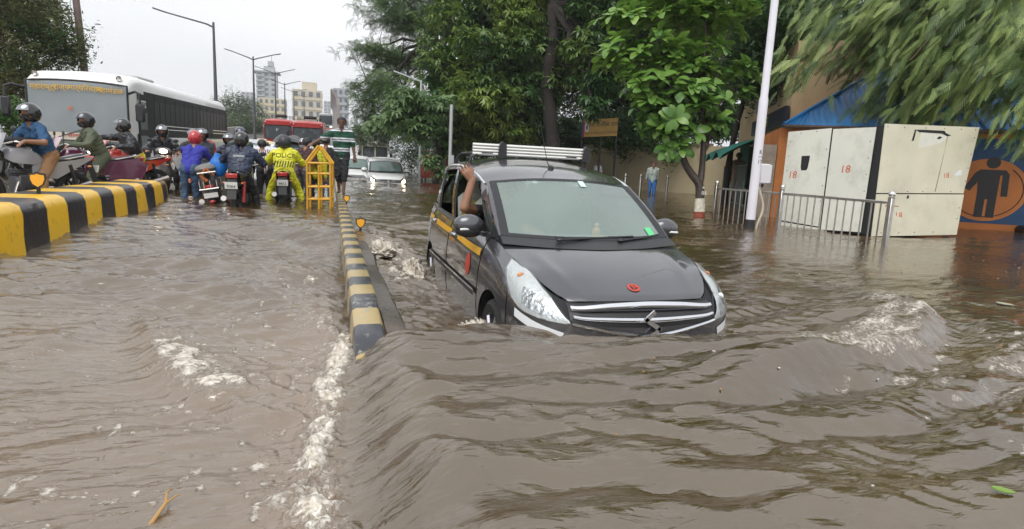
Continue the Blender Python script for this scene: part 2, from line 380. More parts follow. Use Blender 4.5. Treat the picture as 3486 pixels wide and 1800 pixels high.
    shoe = np.exp(-((x-6.35-.25*np.sin(y*2.2))/.16)**2)*sstep(5.6, 6.4, y)*(1-sstep(8.0, 8.8, y))
    foam = np.maximum(foam, .5*shoe*np.clip(fbm(x*4, y*9, 95, 3)*1.5+.25, 0, 1))
    silt = left*(1-sstep(3.4, 6.5, y))*(.7+.5*fbm(x*.8, y*.8, 101))+.5*tf2+.35*wash
    return z, np.clip(foam, 0, 1), np.clip(silt, 0, 1)
rng2 = np.random.default_rng(11)
az = np.concatenate([np.linspace(-100, -33, 40)[:-1], np.linspace(-33, 66, 760), np.linspace(66, 120, 40)[1:]])
rr = np.exp(np.concatenate([np.linspace(math.log(.6), math.log(1.45), 30)[:-1], np.linspace(math.log(1.45), math.log(14), 470), np.linspace(math.log(14), math.log(400), 230)[1:]]))
RR, AA = np.meshgrid(rr, np.radians(az), indexing='ij')
X, Y = RR*np.sin(AA), RR*np.cos(AA)
Z, FO, SI = water_height(X, Y)
na, nb = X.shape
idx = np.arange(na*nb).reshape(na, nb)
q = np.stack([idx[:-1, :-1], idx[:-1, 1:], idx[1:, 1:], idx[1:, :-1]], -1).reshape(-1, 4)[:, ::-1]
def water_material():
    m = bpy.data.materials.new('muddy_water'); m.use_nodes = True; t = m.node_tree; ln = t.links.new
    b = t.nodes['Principled BSDF']; b.inputs['IOR'].default_value = 2.3; b.inputs['Specular Tint'].default_value = (1, .94, .87, 1)
    tc = N(t, 'ShaderNodeTexCoord'); at = N(t, 'ShaderNodeAttribute', attribute_name='foam')
    n1 = N(t, 'ShaderNodeTexNoise'); n1.inputs['Scale'].default_value = .6; n1.inputs['Detail'].default_value = 4; ln(tc.outputs['Object'], n1.inputs['Vector'])
    c1 = N(t, 'ShaderNodeValToRGB'); e = c1.color_ramp.elements
    e[0].position = .35; e[0].color = (.046, .029, .010, 1); e[1].position = .68; e[1].color = (.084, .055, .024, 1)
    ln(n1.outputs[0], c1.inputs[0])
    sa = N(t, 'ShaderNodeAttribute', attribute_name='silt'); sm = N(t, 'ShaderNodeMix', data_type='RGBA'); sm.inputs[7].default_value = (.165, .118, .078, 1); ln(sa.outputs['Fac'], sm.inputs[0]); ln(c1.outputs[0], sm.inputs[6])
    nf = N(t, 'ShaderNodeTexNoise'); nf.inputs['Scale'].default_value = 34; nf.inputs['Detail'].default_value = 5; nf.inputs['Roughness'].default_value = .65; nf.inputs['Distortion'].default_value = .8
    ln(tc.outputs['Object'], nf.inputs['Vector'])
    mt = N(t, 'ShaderNodeMath', operation='ADD'); ln(at.outputs['Fac'], mt.inputs[0]); ln(nf.outputs[0], mt.inputs[1])
    mr = N(t, 'ShaderNodeMapRange', interpolation_type='SMOOTHSTEP'); mr.inputs[1].default_value = .78; mr.inputs[2].default_value = 1.22; ln(mt.outputs[0], mr.inputs[0])
    fc = N(t, 'ShaderNodeValToRGB'); e = fc.color_ramp.elements; e[0].position = .35; e[0].color = (.30, .24, .16, 1); e[1].position = .68; e[1].color = (.80, .76, .69, 1)
    ln(nf.outputs[0], fc.inputs[0])
    mx = N(t, 'ShaderNodeMix', data_type='RGBA'); ln(mr.outputs[0], mx.inputs[0]); ln(sm.outputs[2], mx.inputs[6]); ln(fc.outputs[0], mx.inputs[7])
    ln(mx.outputs[2], b.inputs['Base Color'])
    rg = N(t, 'ShaderNodeMapRange'); rg.inputs[3].default_value = .025; rg.inputs[4].default_value = .42; ln(mr.outputs[0], rg.inputs[0]); ln(rg.outputs[0], b.inputs['Roughness'])
    mp = N(t, 'ShaderNodeMapping'); mp.inputs['Scale'].default_value = (9, 22, 9); ln(tc.outputs['Object'], mp.inputs[0])
    n2 = N(t, 'ShaderNodeTexNoise'); n2.inputs['Scale'].default_value = 1; n2.inputs['Detail'].default_value = 5; n2.inputs['Distortion'].default_value = .6; ln(mp.outputs[0], n2.inputs['Vector'])
    hm = N(t, 'ShaderNodeMath', operation='MULTIPLY_ADD'); hm.inputs[1].default_value = 1.2; ln(mr.outputs[0], hm.inputs[0]); ln(n2.outputs[0], hm.inputs[2])
    h2 = N(t, 'ShaderNodeMath', operation='MULTIPLY_ADD'); ln(nf.outputs[0], h2.inputs[0]); ln(mr.outputs[0], h2.inputs[1]); ln(hm.outputs[0], h2.inputs[2])
    bp = N(t, 'ShaderNodeBump'); bp.inputs['Strength'].default_value = .65; bp.inputs['Distance'].default_value = .013
    ln(h2.outputs[0], bp.inputs['Height']); ln(bp.outputs[0], b.inputs['Normal'])
    return m
WATER = water_material()
me = big_mesh('flood_water', np.stack([X, Y, Z], -1).reshape(-1, 3), q, WATER, {'foam': FO.ravel(), 'silt': SI.ravel()}, True)
tag(link('flood_water', me), kind='structure')
# ================================================================ trees and shrubs
BARK = M('bark_dark', (.022, .017, .014), .9, var=.35, vs=6, bump=.8, bs=25)
BARKR = M('bark_brown', (.12, .075, .05), .85, var=.3, vs=6, bump=.7, bs=25)
def leaf_strip(l, wd, e0, e1, az, seg=2, prof=None):
    """bent blade: elevation turns from e0 to e1 along its length"""
    t = np.linspace(0, 1, seg+1); el = np.radians(e0+(e1-e0)*(t[:-1]+.5/seg)); st = l/seg
    x = np.concatenate([[0], np.cumsum(np.cos(el)*st)]); z = np.concatenate([[0], np.cumsum(np.sin(el)*st)])
    wv = wd*(np.array(prof) if prof is not None else np.sin(np.pi*np.clip(t*.86+.08, 0, 1)))/2
    c = np.stack([x, np.zeros_like(x), z], 1); v = np.stack([c+np.outer(wv, [0, 1, 0]), c-np.outer(wv, [0, 1, 0])], 1).reshape(-1, 3)
    ca, sa = math.cos(az), math.sin(az); v = v @ np.array([[ca, sa, 0], [-sa, ca, 0], [0, 0, 1]])
    q = np.array([(2*i, 2*i+2, 2*i+3, 2*i+1) for i in range(seg)])
    return v, q
def join(parts):
    vs, qs, n, tn = [], [], 0, []
    for v, q in parts: vs.append(v); qs.append(q+n); n += len(v); tn.append(np.full(len(v), random.uniform(-.12, .12)))
    return np.vstack(vs), np.vstack(qs), np.concatenate(tn)
def T_mango(k=10, l=.36, wd=.095):
    return join([leaf_strip(l*random.uniform(.7, 1.1), wd, random.uniform(0, 55), random.uniform(-85, -50), i*2.4+random.uniform(-.3, .3), 2) for i in range(k)])
def T_small(k=10, l=.13, wd=.075, sp=.22):
    P = []
    for i in range(k):
        v, q = leaf_strip(l*random.uniform(.7, 1.2), wd, random.uniform(-20, 50), random.uniform(-60, 10), random.uniform(0, 6.28), 1, (.45, .75)); P.append((v+np.random.default_rng(i).normal(0, sp*.6, 3), q))
    return join(P)
def T_pinnate(l=.5, n=9, pl=.11, pw=.035, e=10, droop=-45):
    P = []
    for i in range(1, n+1):
        t = i/n; el = math.radians(e+(droop-e)*t*.6); p = np.array([l*t*math.cos(el*.7), 0, l*t*math.sin(el*.7)])
        for sg in (-1, 1):
            v, q = leaf_strip(pl*(1.1-.6*abs(t-.45)), pw, 5, -25, sg*(1.25-.5*t), 1, (.5, .7)); P.append((v+p, q))
    return join(P)
def T_fern(n=5):
    P = []
    for i in range(n):
        v, q, _ = T_pinnate(.45, 8, .12, .035, random.uniform(0, 50), -60); a = i*6.28/n+random.uniform(-.4, .4); ca, sa = math.cos(a), math.sin(a)
        P.append((v @ np.array([[ca, sa, 0], [-sa, ca, 0], [0, 0, 1]]), q))
    return join(P)
def T_wind():
    """one feathery frond laid out along +X (the wind)"""
    P = []; n = 10; L_ = .52
    for i in range(1, n+1):
        t = i/n; p = np.array([L_*t, 0, -.10*t*t])
        for sg in (-1, 1):
            v, q = leaf_strip(.165*(1.05-.5*t), .029, 8, -22, sg*(.62-.3*t), 1, (.7, .35)); P.append((v+p, q))
    v, q = leaf_strip(L_, .012, 0, -18, 0, 2, (1, 1, .5)); P.append((v, q))
    return join(P)
def scatter(name, parent, mat, tmpls, pos, tone, tilt=25, sc=(.8, 1.25), heading=None, hj=.35, seed=0, stuff=True):
    g = np.random.default_rng(seed+len(pos)); vs, qs, ts, off = [], [], [], 0
    which = g.integers(0, len(tmpls), len(pos))
    for k, (tv, tq, tt) in enumerate(tmpls):
        I = np.where(which == k)[0]; m = len(I)
        if not m: continue
        s = g.uniform(*sc, m)
        if heading is None:
            a = g.uniform(0, 6.283, m); bx, by = np.radians(g.normal(0, tilt, m)), np.radians(g.normal(0, tilt, m))
            ca, sa = np.cos(a), np.sin(a); Z = np.zeros(m); O = np.ones(m)
            Rz = np.stack([np.stack([ca, -sa, Z], -1), np.stack([sa, ca, Z], -1), np.stack([Z, Z, O], -1)], 1)
            Rx = np.stack([np.stack([O, Z, Z], -1), np.stack([Z, np.cos(bx), -np.sin(bx)], -1), np.stack([Z, np.sin(bx), np.cos(bx)], -1)], 1)
            Ry = np.stack([np.stack([np.cos(by), Z, np.sin(by)], -1), np.stack([Z, O, Z], -1), np.stack([-np.sin(by), Z, np.cos(by)], -1)], 1)
            Rm = Rx @ Ry @ Rz
        else:
            h = np.asarray(heading, float); h = (h[I] if h.ndim == 2 else np.repeat(h[None], m, 0))+g.normal(0, hj, (m, 3)); h /= np.linalg.norm(h, axis=1, keepdims=True)
            u = np.array([0, 0, 1.])+g.normal(0, .5, (m, 3)); y = np.cross(u, h); y /= np.linalg.norm(y, axis=1, keepdims=True); z = np.cross(h, y)
            Rm = np.stack([h, y, z], -1)
        v = np.einsum('mij,kj->mki', Rm, tv)*s[:, None, None]+pos[I][:, None, :]
        vs.append(v.reshape(-1, 3)); qs.append((tq[None]+(np.arange(m)*len(tv))[:, None, None]).reshape(-1, 4)+off); off += m*len(tv)
        ts.append((tone[I][:, None]+tt[None]).ravel())
    me = big_mesh(name, np.vstack(vs), np.vstack(qs), mat, {'tone': np.clip(np.concatenate(ts), 0, 1)})
    o = link(name, me, parent)
    if stuff: o['kind'] = 'stuff'
    return o
def blob_pts(blobs, n, seed, shell=2.6, squash=1.0):
    """points through ellipsoids (x,y,z,rh,rv), n shared out by surface; returns points and how far out they lie"""
    g = np.random.default_rng(seed); a = np.array([b[3]*b[4]+b[3]**2 for b in blobs]); k = np.maximum((n*a/a.sum()).astype(int), 4); P = []; Rr = []
    for b, m in zip(blobs, k):
        d = g.normal(size=(m, 3)); d /= np.linalg.norm(d, axis=1, keepdims=True); r = g.random(m)**(1/shell)
        lump = 1+.28*np.sin(d[:, 0]*4.1+b[0])*np.sin(d[:, 2]*5.3+b[1])+.16*np.sin(d[:, 1]*9+d[:, 0]*7)
        P.append(np.array(b[:3])+d*(r*lump)[:, None]*np.array([b[3], b[3]*squash, b[4]])); Rr.append(r)
    return np.vstack(P), np.concatenate(Rr)
def limbs(mb, base, tops, r0, seed=0, kink=.25):
    g = np.random.default_rng(seed)
    for t in tops:
        p0, p1 = np.array(base, float), np.array(t, float); L_ = np.linalg.norm(p1-p0)
        pts = [p0+(p1-p0)*u+g.normal(0, kink*L_*.08, 3)*math.sin(math.pi*u)+np.array([0, 0, .08*L_*math.sin(math.pi*u)]) for u in np.linspace(0, 1, 7)]
        mb.tube(pts, np.linspace(r0, r0*.22, 7), 7)
        for u in (3, 4, 5):
            e = pts[u]+g.normal(0, .16*L_, 3)+np.array([0, 0, .06*L_]); mb.tube([pts[u], (pts[u]+e)/2+g.normal(0, .02*L_, 3), e], [r0*.3, r0*.2, r0*.07], 5)
def tree(name, label, loc, blobs, n, tmpl, mat, trunk, bark, r0, tone=(.3, .3), nsc=.5, group=None, shell=2.6, sc=(.8, 1.25), seed=1, limb_every=1, tilt=25):
    root = thing(name, label, 'tree', loc, group=group); l = np.array(loc, float)
    mb = MB(); tp = np.array(trunk, float)-l; k = len(tp); mb.tube(cr(tp, 4*k), np.linspace(r0, r0*.6, 4*k)*(1+.12*np.sin(np.arange(4*k)*2.1)), 10)
    limbs(mb, tp[-1], [np.array(b[:3])-l for b in blobs[::limb_every]], r0*.5, seed)
    mb.build('trunk', bark, root, fix=False)
    P, Rr = blob_pts(blobs, n, seed, shell)
    tn = tone[0]+tone[1]*fbm(P[:, 0]*nsc+P[:, 2]*.7*nsc, P[:, 1]*nsc+P[:, 2]*nsc, seed, 3)*2+.25*tone[1]*np.random.default_rng(seed).normal(size=len(P))
    scatter('crown', root, mat, tmpl, P-l, tn, seed=seed, sc=sc, tilt=tilt)
    return root
random.seed(3)
mango_t = [T_mango() for _ in range(4)]
small_t = [T_small() for _ in range(3)]; fern_t = [T_fern() for _ in range(3)]
MANGO = leafmat('mango_leaf', (.036, .095, .024), (.27, .36, .07), rough=.36)
DARKL = leafmat('dark_leaf', (.027, .07, .02), (.095, .18, .045))
FERN = leafmat('feathery_leaf', (.06, .12, .04), (.16, .24, .08))
# --- feathery flame tree over the side road
GUL = [(3.9, 38.5, 9.5, 2.6, 1.5), (2.2, 37.5, 7.2, 1.5, .7), (4.1, 37.9, 6.9, 2.6, 1.1), (2.8, 35.9, 5.1, 1.9, .9), (5.5, 40.1, 9.6, 2, 1.3), (1.9, 34.9, 3.9, 1.1, 1), (3.5, 34.4, 4.1, 1.8, 1.1),
       (1.7, 40.1, 2.7, .9, 1), (3, 41.8, 2.8, 1.6, 1.3), (1.4, 40.6, 5.3, .6, .5), (6.5, 39, 11.3, 2.8, 1.3), (3.2, 39, 11.2, 2, 1)]
tree('flame_tree', 'tall airy feathery tree with orange blossoms leaning over the side road', (7.4, 34.4, -.2), GUL, 2500, fern_t, FERN,
     [(7.4, 34.4, -.3), (7.2, 34.6, 3), (6.7, 35, 6.7), (5.9, 36.4, 8.0)], BARK, .24, (.35, .3), shell=1.9, seed=5, tilt=30, sc=(.65, 1.1))
P, _ = blob_pts([(2.9, 36.0, 5.5, .5, .25), (5.3, 36.8, 7.4, .25, .15), (3.3, 34.2, 3.6, .2, .12)], 34, 4)
o = scatter('blossom', bpy.data.objects['flame_tree'], leafmat('orange_blossom', (.55, .09, .03), (.7, .16, .05)), small_t, P-np.array([7.4, 34.4, -.2]), np.full(len(P), .5), sc=(.5, .9))
# --- mango trees
MANG = [(6.7, 31.0, 7.9, 2.6, 1.4), (8.7, 29.4, 8.3, 2.3, 1.2), (5.1, 28.9, 5.3, 1.5, 1.3), (7.0, 27.9, 5.9, 2.0, 1.5), (8.9, 27.9, 6.3, 1.9, 1.5), (5.3, 28.5, 3.7, 1.3, 1.3), (6.7, 27.1, 4.0, 2.0, 1.1), (8.7, 27.6, 4.4, 1.7, .9),
        (8.1, 28.6, 2.8, 2.5, 1.0), (6.1, 29.1, 2.3, 1.7, 1.0), (10, 27.4, 5.4, 1.1, .9), (10.9, 28.5, 7.5, 1.3, 1.2), (7.5, 30.5, 10.2, 2.6, 1.4), (10, 29.5, 10, 2.4, 1.3)]
tree('mango_tree', 'broad mango tree with yellow-green drooping new leaves in front of the feathery tree', (5, 29.3, -.2), MANG, 6200, mango_t, MANGO,
     [(5, 29.3, -.3), (5.1, 29.4, 1.5), (5.5, 29.4, 3.2), (6.3, 29.3, 4.6)], BARK, .3, (.34, .36), nsc=.65, seed=8)
MANR = [(11.3, 26.3, 7.8, 1.4, 1.1), (10.6, 25.2, 6.0, 1.0, .9), (11.7, 24.8, 5.5, 1.0, 1.0), (11.1, 24.8, 4.7, 1.0, .7), (13.0, 26.9, 7.7, 1.5, 1.3), (10.6, 23.9, 3.6, .5, .5), (14.6, 27.3, 6.9, 1.5, 1.7),
        (12, 27, 10, 2.4, 1.4), (14.5, 28, 9.6, 2.4, 1.4)]
tree('mango_tree', 'darker mango tree with a thick black trunk showing through, next to the broad-leaved tree', (9.9, 25.8, -.2), MANR, 4200, mango_t, MANGO,
     [(9.9, 25.8, -.3), (9.76, 25.8, 1.0), (9.5, 26.1, 3.1), (9.34, 26.4, 5.0), (9.6, 26.6, 6.6), (9.55, 26.9, 8.2)], BARK, .36, (.12, .22), nsc=.7, seed=14)
UND = [(6.6, 34.8, 1.5, 2.2, 1.3), (8.3, 33.8, 1.4, 2.6, 1.3), (10.4, 33.5, 1.9, 2.6, 1.5), (12.6, 35, 3.0, 2.4, 1.9), (9, 36, 4, 3, 2), (6.5, 38, 3.6, 2.4, 1.8), (11.5, 32.5, 1.2, 1.4, 1), (5.6, 40, 1.0, 1.5, 1.4), (5.2, 52, 2, 3.2, 3), (8, 50, 3, 4, 3.5)]
tree('undergrowth_tree', 'wide dark bushy tree filling the gap under the mango crowns', (10.2, 33.9, -.2), UND, 6000, small_t, DARKL, [(10.2, 33.9, -.3), (10.2, 33.9, .8), (10.1, 33.8, 1.6)], BARK, .14, (.3, .35), seed=18, shell=3.5)
UND2 = [(14.9, 37.0, 2.8, 2.3, 1.7), (17.1, 35.3, 3.1, 2.0, 1.7), (18.7, 34.1, 5.1, 2.9, 2.2), (21.3, 32.7, 7.1, 2.9, 3.1), (22.2, 31.9, 4.3, 2.2, 1.4), (16, 35.5, 8.5, 3, 2.2), (19.4, 34, 9.8, 3.4, 2.4)]
tree('shade_tree', 'large dark tree standing behind the cream compound wall', (19, 34.5, -.2), UND2, 6000, mango_t, DARKL, [(19, 34.5, -.3), (19, 34.5, 2.5), (19, 34.3, 4.5)], BARK, .3, (.3, .4), seed=21, sc=(.9, 1.5))
BACKR = [(17.1, 21.3, 7.1, 2.1, 1.9), (19.4, 20.6, 7.2, 2.6, 1.9), (22.4, 19.7, 7.3, 2.6, 1.9), (23.4, 17.2, 6.9, 2.3, 2.0), (16.6, 19.4, 5.0, 1.5, 1.1), (21, 15.6, 4.8, 1.6, 1.5), (19.2, 18.2, 5.6, 2.2, 1.3), (18, 21, 10, 3, 1.6), (22, 19, 10, 3, 1.6)]
tree('shade_tree', 'tall dark tree rising behind the blue roof', (19.5, 19, -.2), BACKR, 5200, small_t, DARKL, [(19.5, 19, -.3), (19.5, 19, 2), (19.5, 19.2, 4.6)], BARKR, .26, (.25, .4), seed=25, sc=(1.0, 1.7))
PORCH = [(14.2, 18.4, 5.2, 1.6, 1.2), (15.6, 19.8, 6.2, 1.8, 1.4), (13.4, 17.2, 4.3, 1.0, .8), (16.6, 21.6, 5.4, 1.5, 1.3), (14.8, 17.6, 7, 1.8, 1.4), (13, 16.6, 6, 1.4, 1.2)]
tree('shade_tree', 'dark leafy tree between the white pole and the police building', (13.6, 18.6, -.2), PORCH, 2600, small_t, DARKL, [(13.6, 18.6, -.3), (13.7, 18.6, 2), (14, 18.5, 4)], BARK, .13, (.35, .4), seed=63, sc=(.9, 1.5))
EDGE = [(18.9, 12.4, 3.0, 1.2, 1.4), (18.6, 10.6, 4.4, 1.6, 1.6), (20.5, 12.5, 6, 2, 2), (17.4, 13.6, 3.0, .8, .7)]
tree('shade_tree', 'dark leafy tree behind the painted orange wall', (19.6, 12, -.2), EDGE, 2400, small_t, DARKL, [(19.6, 12, -.3), (19.5, 12, 1.6), (19.3, 12, 3)], BARKR, .2, (.3, .4), seed=27, sc=(1, 1.6))
tree('shade_tree', 'dark tall tree closing the gap behind the thick black trunk', (13, 41, -.2), [(11.5, 41, 5, 3.2, 2.6), (15, 41, 6, 3, 2.6), (9, 42, 4.4, 3, 2.4), (13, 42, 9, 4, 3), (18.5, 40, 7, 3, 3)], 4200, small_t, DARKL, [(13, 41, -.3), (13, 41, 2), (13, 41, 4)], BARK, .3, (.3, .4), seed=61, sc=(1.3, 2.0))
# --- tree beyond the bus
LEFT = [(-12.1, 30.0, 6.0, 2.0, 1.2), (-10.8, 29.5, 5.1, 1.3, 1.0), (-11.9, 28.6, 4.2, 1.3, 1.1), (-10.0, 29.2, 4.6, .7, .6), (-11.0, 28.2, 3.4, 1.3, .8), (-11.5, 27.1, 2.7, 1.0, .8), (-12.3, 31.2, 6.9, 1.6, .9), (-14.5, 30, 6, 2.2, 1.6), (-14, 29.5, 3.6, 1.8, 1.4)]
tree('rain_tree', 'spreading tree with rusty brown tips behind the white bus', (-12.6, 29.6, -.2), LEFT, 4600, small_t, leafmat('rusty_leaf', (.05, .115, .034), (.23, .15, .07)), [(-12.6, 29.6, -.3), (-12.4, 29.6, 1.5), (-12.2, 29.5, 3)], BARKR, .25, (.36, .42), seed=31, sc=(.8, 1.3), nsc=.8)
LB = [(-10.6, 25, 1.9, .9, .5), (-9.8, 24.8, 1.8, .5, .4), (-11.2, 24.2, 1.2, 1, .7), (-12.5, 25, 1.6, 1.2, .9)]
tree('hedge_shrub', 'bright green shrub in front of the rusty-tipped tree', (-11, 25.2, -.2), LB, 800, small_t, leafmat('bright_leaf', (.05, .13, .02), (.14, .27, .05)), [(-11, 25.2, -.3), (-11, 25.1, .5), (-11, 25, 1)], BARKR, .08, (.4, .4), seed=33)
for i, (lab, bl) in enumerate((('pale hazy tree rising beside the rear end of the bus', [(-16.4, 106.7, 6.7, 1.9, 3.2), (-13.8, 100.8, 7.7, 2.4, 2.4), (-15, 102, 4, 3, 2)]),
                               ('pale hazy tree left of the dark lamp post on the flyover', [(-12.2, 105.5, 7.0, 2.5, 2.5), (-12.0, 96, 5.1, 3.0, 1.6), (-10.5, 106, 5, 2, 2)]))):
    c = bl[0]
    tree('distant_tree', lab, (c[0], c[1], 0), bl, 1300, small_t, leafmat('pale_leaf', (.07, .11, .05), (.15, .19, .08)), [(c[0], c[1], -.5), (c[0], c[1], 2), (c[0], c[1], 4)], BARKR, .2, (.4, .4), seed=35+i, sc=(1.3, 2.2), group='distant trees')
DROOP = [(2.9, 25.0, 3.4, 1.0, .5), (3.6, 24.7, 2.9, .7, .6), (2.6, 24.9, 2.6, .8, .6), (3.5, 24.6, 2.2, .8, .5), (2.0, 26.1, 2.4, .7, .5), (4.3, 25.4, 3.2, .8, .6)]
tree('mast_tree', 'small tree with pale green hanging leaves around the slim lamp post', (4.6, 25.6, -.2), DROOP, 420, [T_mango(9, .36, .10) for _ in range(3)], leafmat('pale_mango_leaf', (.05, .11, .035), (.15, .24, .09)), [(4.6, 25.6, -.3), (4.5, 25.6, 1), (4.1, 25.4, 2.2)], BARK, .11, (.55, .35), seed=41)
CREEP = [(14.7, 32.2, 3.0, 1.1, .5), (15.4, 30.9, 2.8, 1.3, .5), (16.0, 28.6, 2.7, 1.2, .5), (16.7, 26.9, 2.8, 1.0, .5), (16.6, 31.4, 3.7, 2.0, .7), (16.3, 27.0, 2.0, .35, .5), (15.3, 30.2, 1.9, .3, .4)]
tree('creeper', 'leafy creeper spilling over the top of the cream compound wall', (16.9, 29.5, -.2), CREEP, 1150, small_t, leafmat('creeper_leaf', (.03, .085, .02), (.10, .2, .05)), [(16.95, 29.5, -.3), (16.95, 29.5, 1.5), (16.9, 29.5, 2.6)], BARKR, .06, (.4, .4), seed=43, sc=(1, 1.6))['category'] = 'plant'
tree('low_plant', 'clump of light green leaves at the water edge below the slim posts', (3.9, 22.0, -.3), [(3.6, 22.2, 1.0, .35, .3), (4.0, 22.1, .6, .35, .3), (4.6, 22.4, .7, .4, .35)], 46, [T_mango(8, .34, .09)], MATS['pale_mango_leaf'], [(3.9, 22, -.6), (3.9, 22.1, .1), (3.9, 22.1, .5)], BARKR, .03, (.6, .3), seed=45)['category'] = 'plant'
# --- sea almond tree: rosettes of big leaves, each of the nearest a part of its own
root = thing('almond_tree', 'broad-leaved tree with big glossy rosettes and a trunk painted white and red at its foot', 'tree', (8.24, 12.2, -.35))
l0 = np.array([8.24, 12.2, -.35])
ALM = [(6.8, 13.5, 4.5, .7, .5), (8.1, 13.7, 4.8, .9, .5), (9.3, 13.9, 4.8, .7, .6), (9.5, 13.3, 5.0, .6, .4), (6.5, 13.2, 3.5, .6, .5), (7.4, 13.0, 3.6, .7, .6), (8.7, 13.3, 3.6, .8, .6), (6.9, 12.8, 2.8, .6, .5), (8.1, 12.6, 2.7, .7, .5), (7.5, 12.5, 2.1, .6, .4),
       (8.7, 12.6, 2.2, .4, .4), (9.7, 12.9, 3.4, .4, .4), (7.6, 12.3, 1.5, .35, .2), (7.3, 12.8, 2.2, .5, .4), (7.5, 13.8, 5.6, .9, .6), (8.8, 13.6, 5.8, .9, .6)]
BARKA = M('bark_wet', (.045, .03, .022), .55, var=.3, vs=8, bump=.6, bs=30)
mb = MB(); mb.tube(cr(np.array([(8.25, 12.18, .42), (8.23, 12.24, .75), (8.06, 12.36, 1.0), (7.9, 12.47, 1.31), (7.75, 12.62, 1.95), (7.64, 12.79, 2.68), (7.5, 13, 3.5), (7.4, 13.3, 4.4)])-l0, 26), np.linspace(.105, .045, 26), 9)
mb.tube(cr(np.array([(8.24, 12.24, .74), (8.31, 12.31, 1.06), (8.35, 12.4, 1.7), (8.5, 12.72, 2.6), (8.7, 13.2, 3.6), (9.1, 13.6, 4.6)])-l0, 20), np.linspace(.085, .035, 20), 8)
g = np.random.default_rng(2)
for b in ALM:
    st = np.array((7.64, 12.79, 2.4) if b[0] < 8.0 else (8.5, 12.75, 2.4)); st = st if b[2] > 2.6 else st-np.array([0, .2, .9])
    e = np.array(b[:3]); mid = (st+e)/2+np.array([0, 0, -.12]); mb.tube(cr(np.array([st, mid, e])-l0, 8), np.linspace(.035, .012, 8), 6)
tr = mb.build('trunk', BARKA, root, fix=False)
mb = MB(); mb.tube([np.array(p)-l0 for p in ((8.26, 12.16, .12), (8.26, 12.17, .28), (8.25, 12.18, .43))], [.125, .118, .112], 12)
mb.build('painted_band', M('lime_wash', (.62, .58, .48), .8, var=.25, vs=9, dirt=.5), tr, fix=False)
mb = MB(); mb.tube([np.array(p)-l0 for p in ((8.26, 12.15, -.35), (8.26, 12.155, -.1), (8.26, 12.16, .119))], [.15, .135, .126], 12)
mb.build('painted_band', M('red_oxide', (.26, .06, .035), .7, var=.25, vs=9), tr, fix=False)
o = text('05', .12, M('white_paint', (.8, .8, .78), .5), tr, (8.20-l0[0], 12.03-l0[1]-.065, .56-l0[2]), rz=-30)
o = text('R', .08, MATS['white_paint'], tr, (8.19-l0[0], 12.05-l0[1]-.06, .68-l0[2]), rz=-30)
prof = (.22, .5, .85, 1.0, .75, .25)
ALMM = leafmat('almond_leaf', (.06, .165, .03), (.27, .43, .08), rough=.28)
lv = []
for k in range(6):
    v, q = leaf_strip(.34, .165, random.uniform(30, 55), random.uniform(-45, 0), 0, 5, prof); v[:, 2] += .14*np.abs(v[:, 1])
    lv.append(big_mesh('leaf', v, q, ALMM, {'tone': np.full(len(v), .12+.15*k)}, True))
P, Rr = blob_pts(ALM, 400, 52, 2.8); cen = np.array([8, 13, 3.4])
ros = []
for p in P:
    out = (p-cen)/np.array([2, 1.2, 2]); ax = Vector(out*.5+np.array([0, 0, .8])+g.normal(0, .22, 3)); Q = ax.to_track_quat('Z', 'Y').to_matrix().to_4x4()
    for i in range(int(g.integers(7, 11))):
        m4 = Matrix.Translation(Vector(p-l0)) @ Q @ Matrix.Rotation(i*2.4+g.uniform(-.3, .3), 4, 'Z') @ Matrix.Rotation(g.uniform(-.35, .5), 4, 'Y') @ Matrix.Scale(g.uniform(.75, 1.25), 4)
        ros.append((np.linalg.norm(p-np.array([0, 0, 1])), m4, int(np.clip(g.normal(2.3+1.2*(p[2]-3)/2, 1.2), 0, 5))))
ros.sort(key=lambda t: t[0]); restv, restq, restt, off = [], [], [], 0
pick = set(range(0, min(len(ros), 1500), 5))
for i, (_, m4, k) in enumerate(ros):
    if i in pick:
        o = link('leaf', lv[k], root); o.matrix_local = m4
    else:
        src = lv[k]; a = np.empty(len(src.vertices)*3, np.float32); src.vertices.foreach_get('co', a); a = a.reshape(-1, 3); A4 = np.array(m4)
        restv.append(a @ A4[:3, :3].T+A4[:3, 3]); restq.append(np.array([tuple(p.vertices) for p in src.polygons])+off); off += len(a); restt.append(np.full(len(a), .12+.15*k))
link('crown', big_mesh('crown', np.vstack(restv), np.vstack(restq), ALMM, {'tone': np.concatenate(restt)}, True), root)['kind'] = 'stuff'
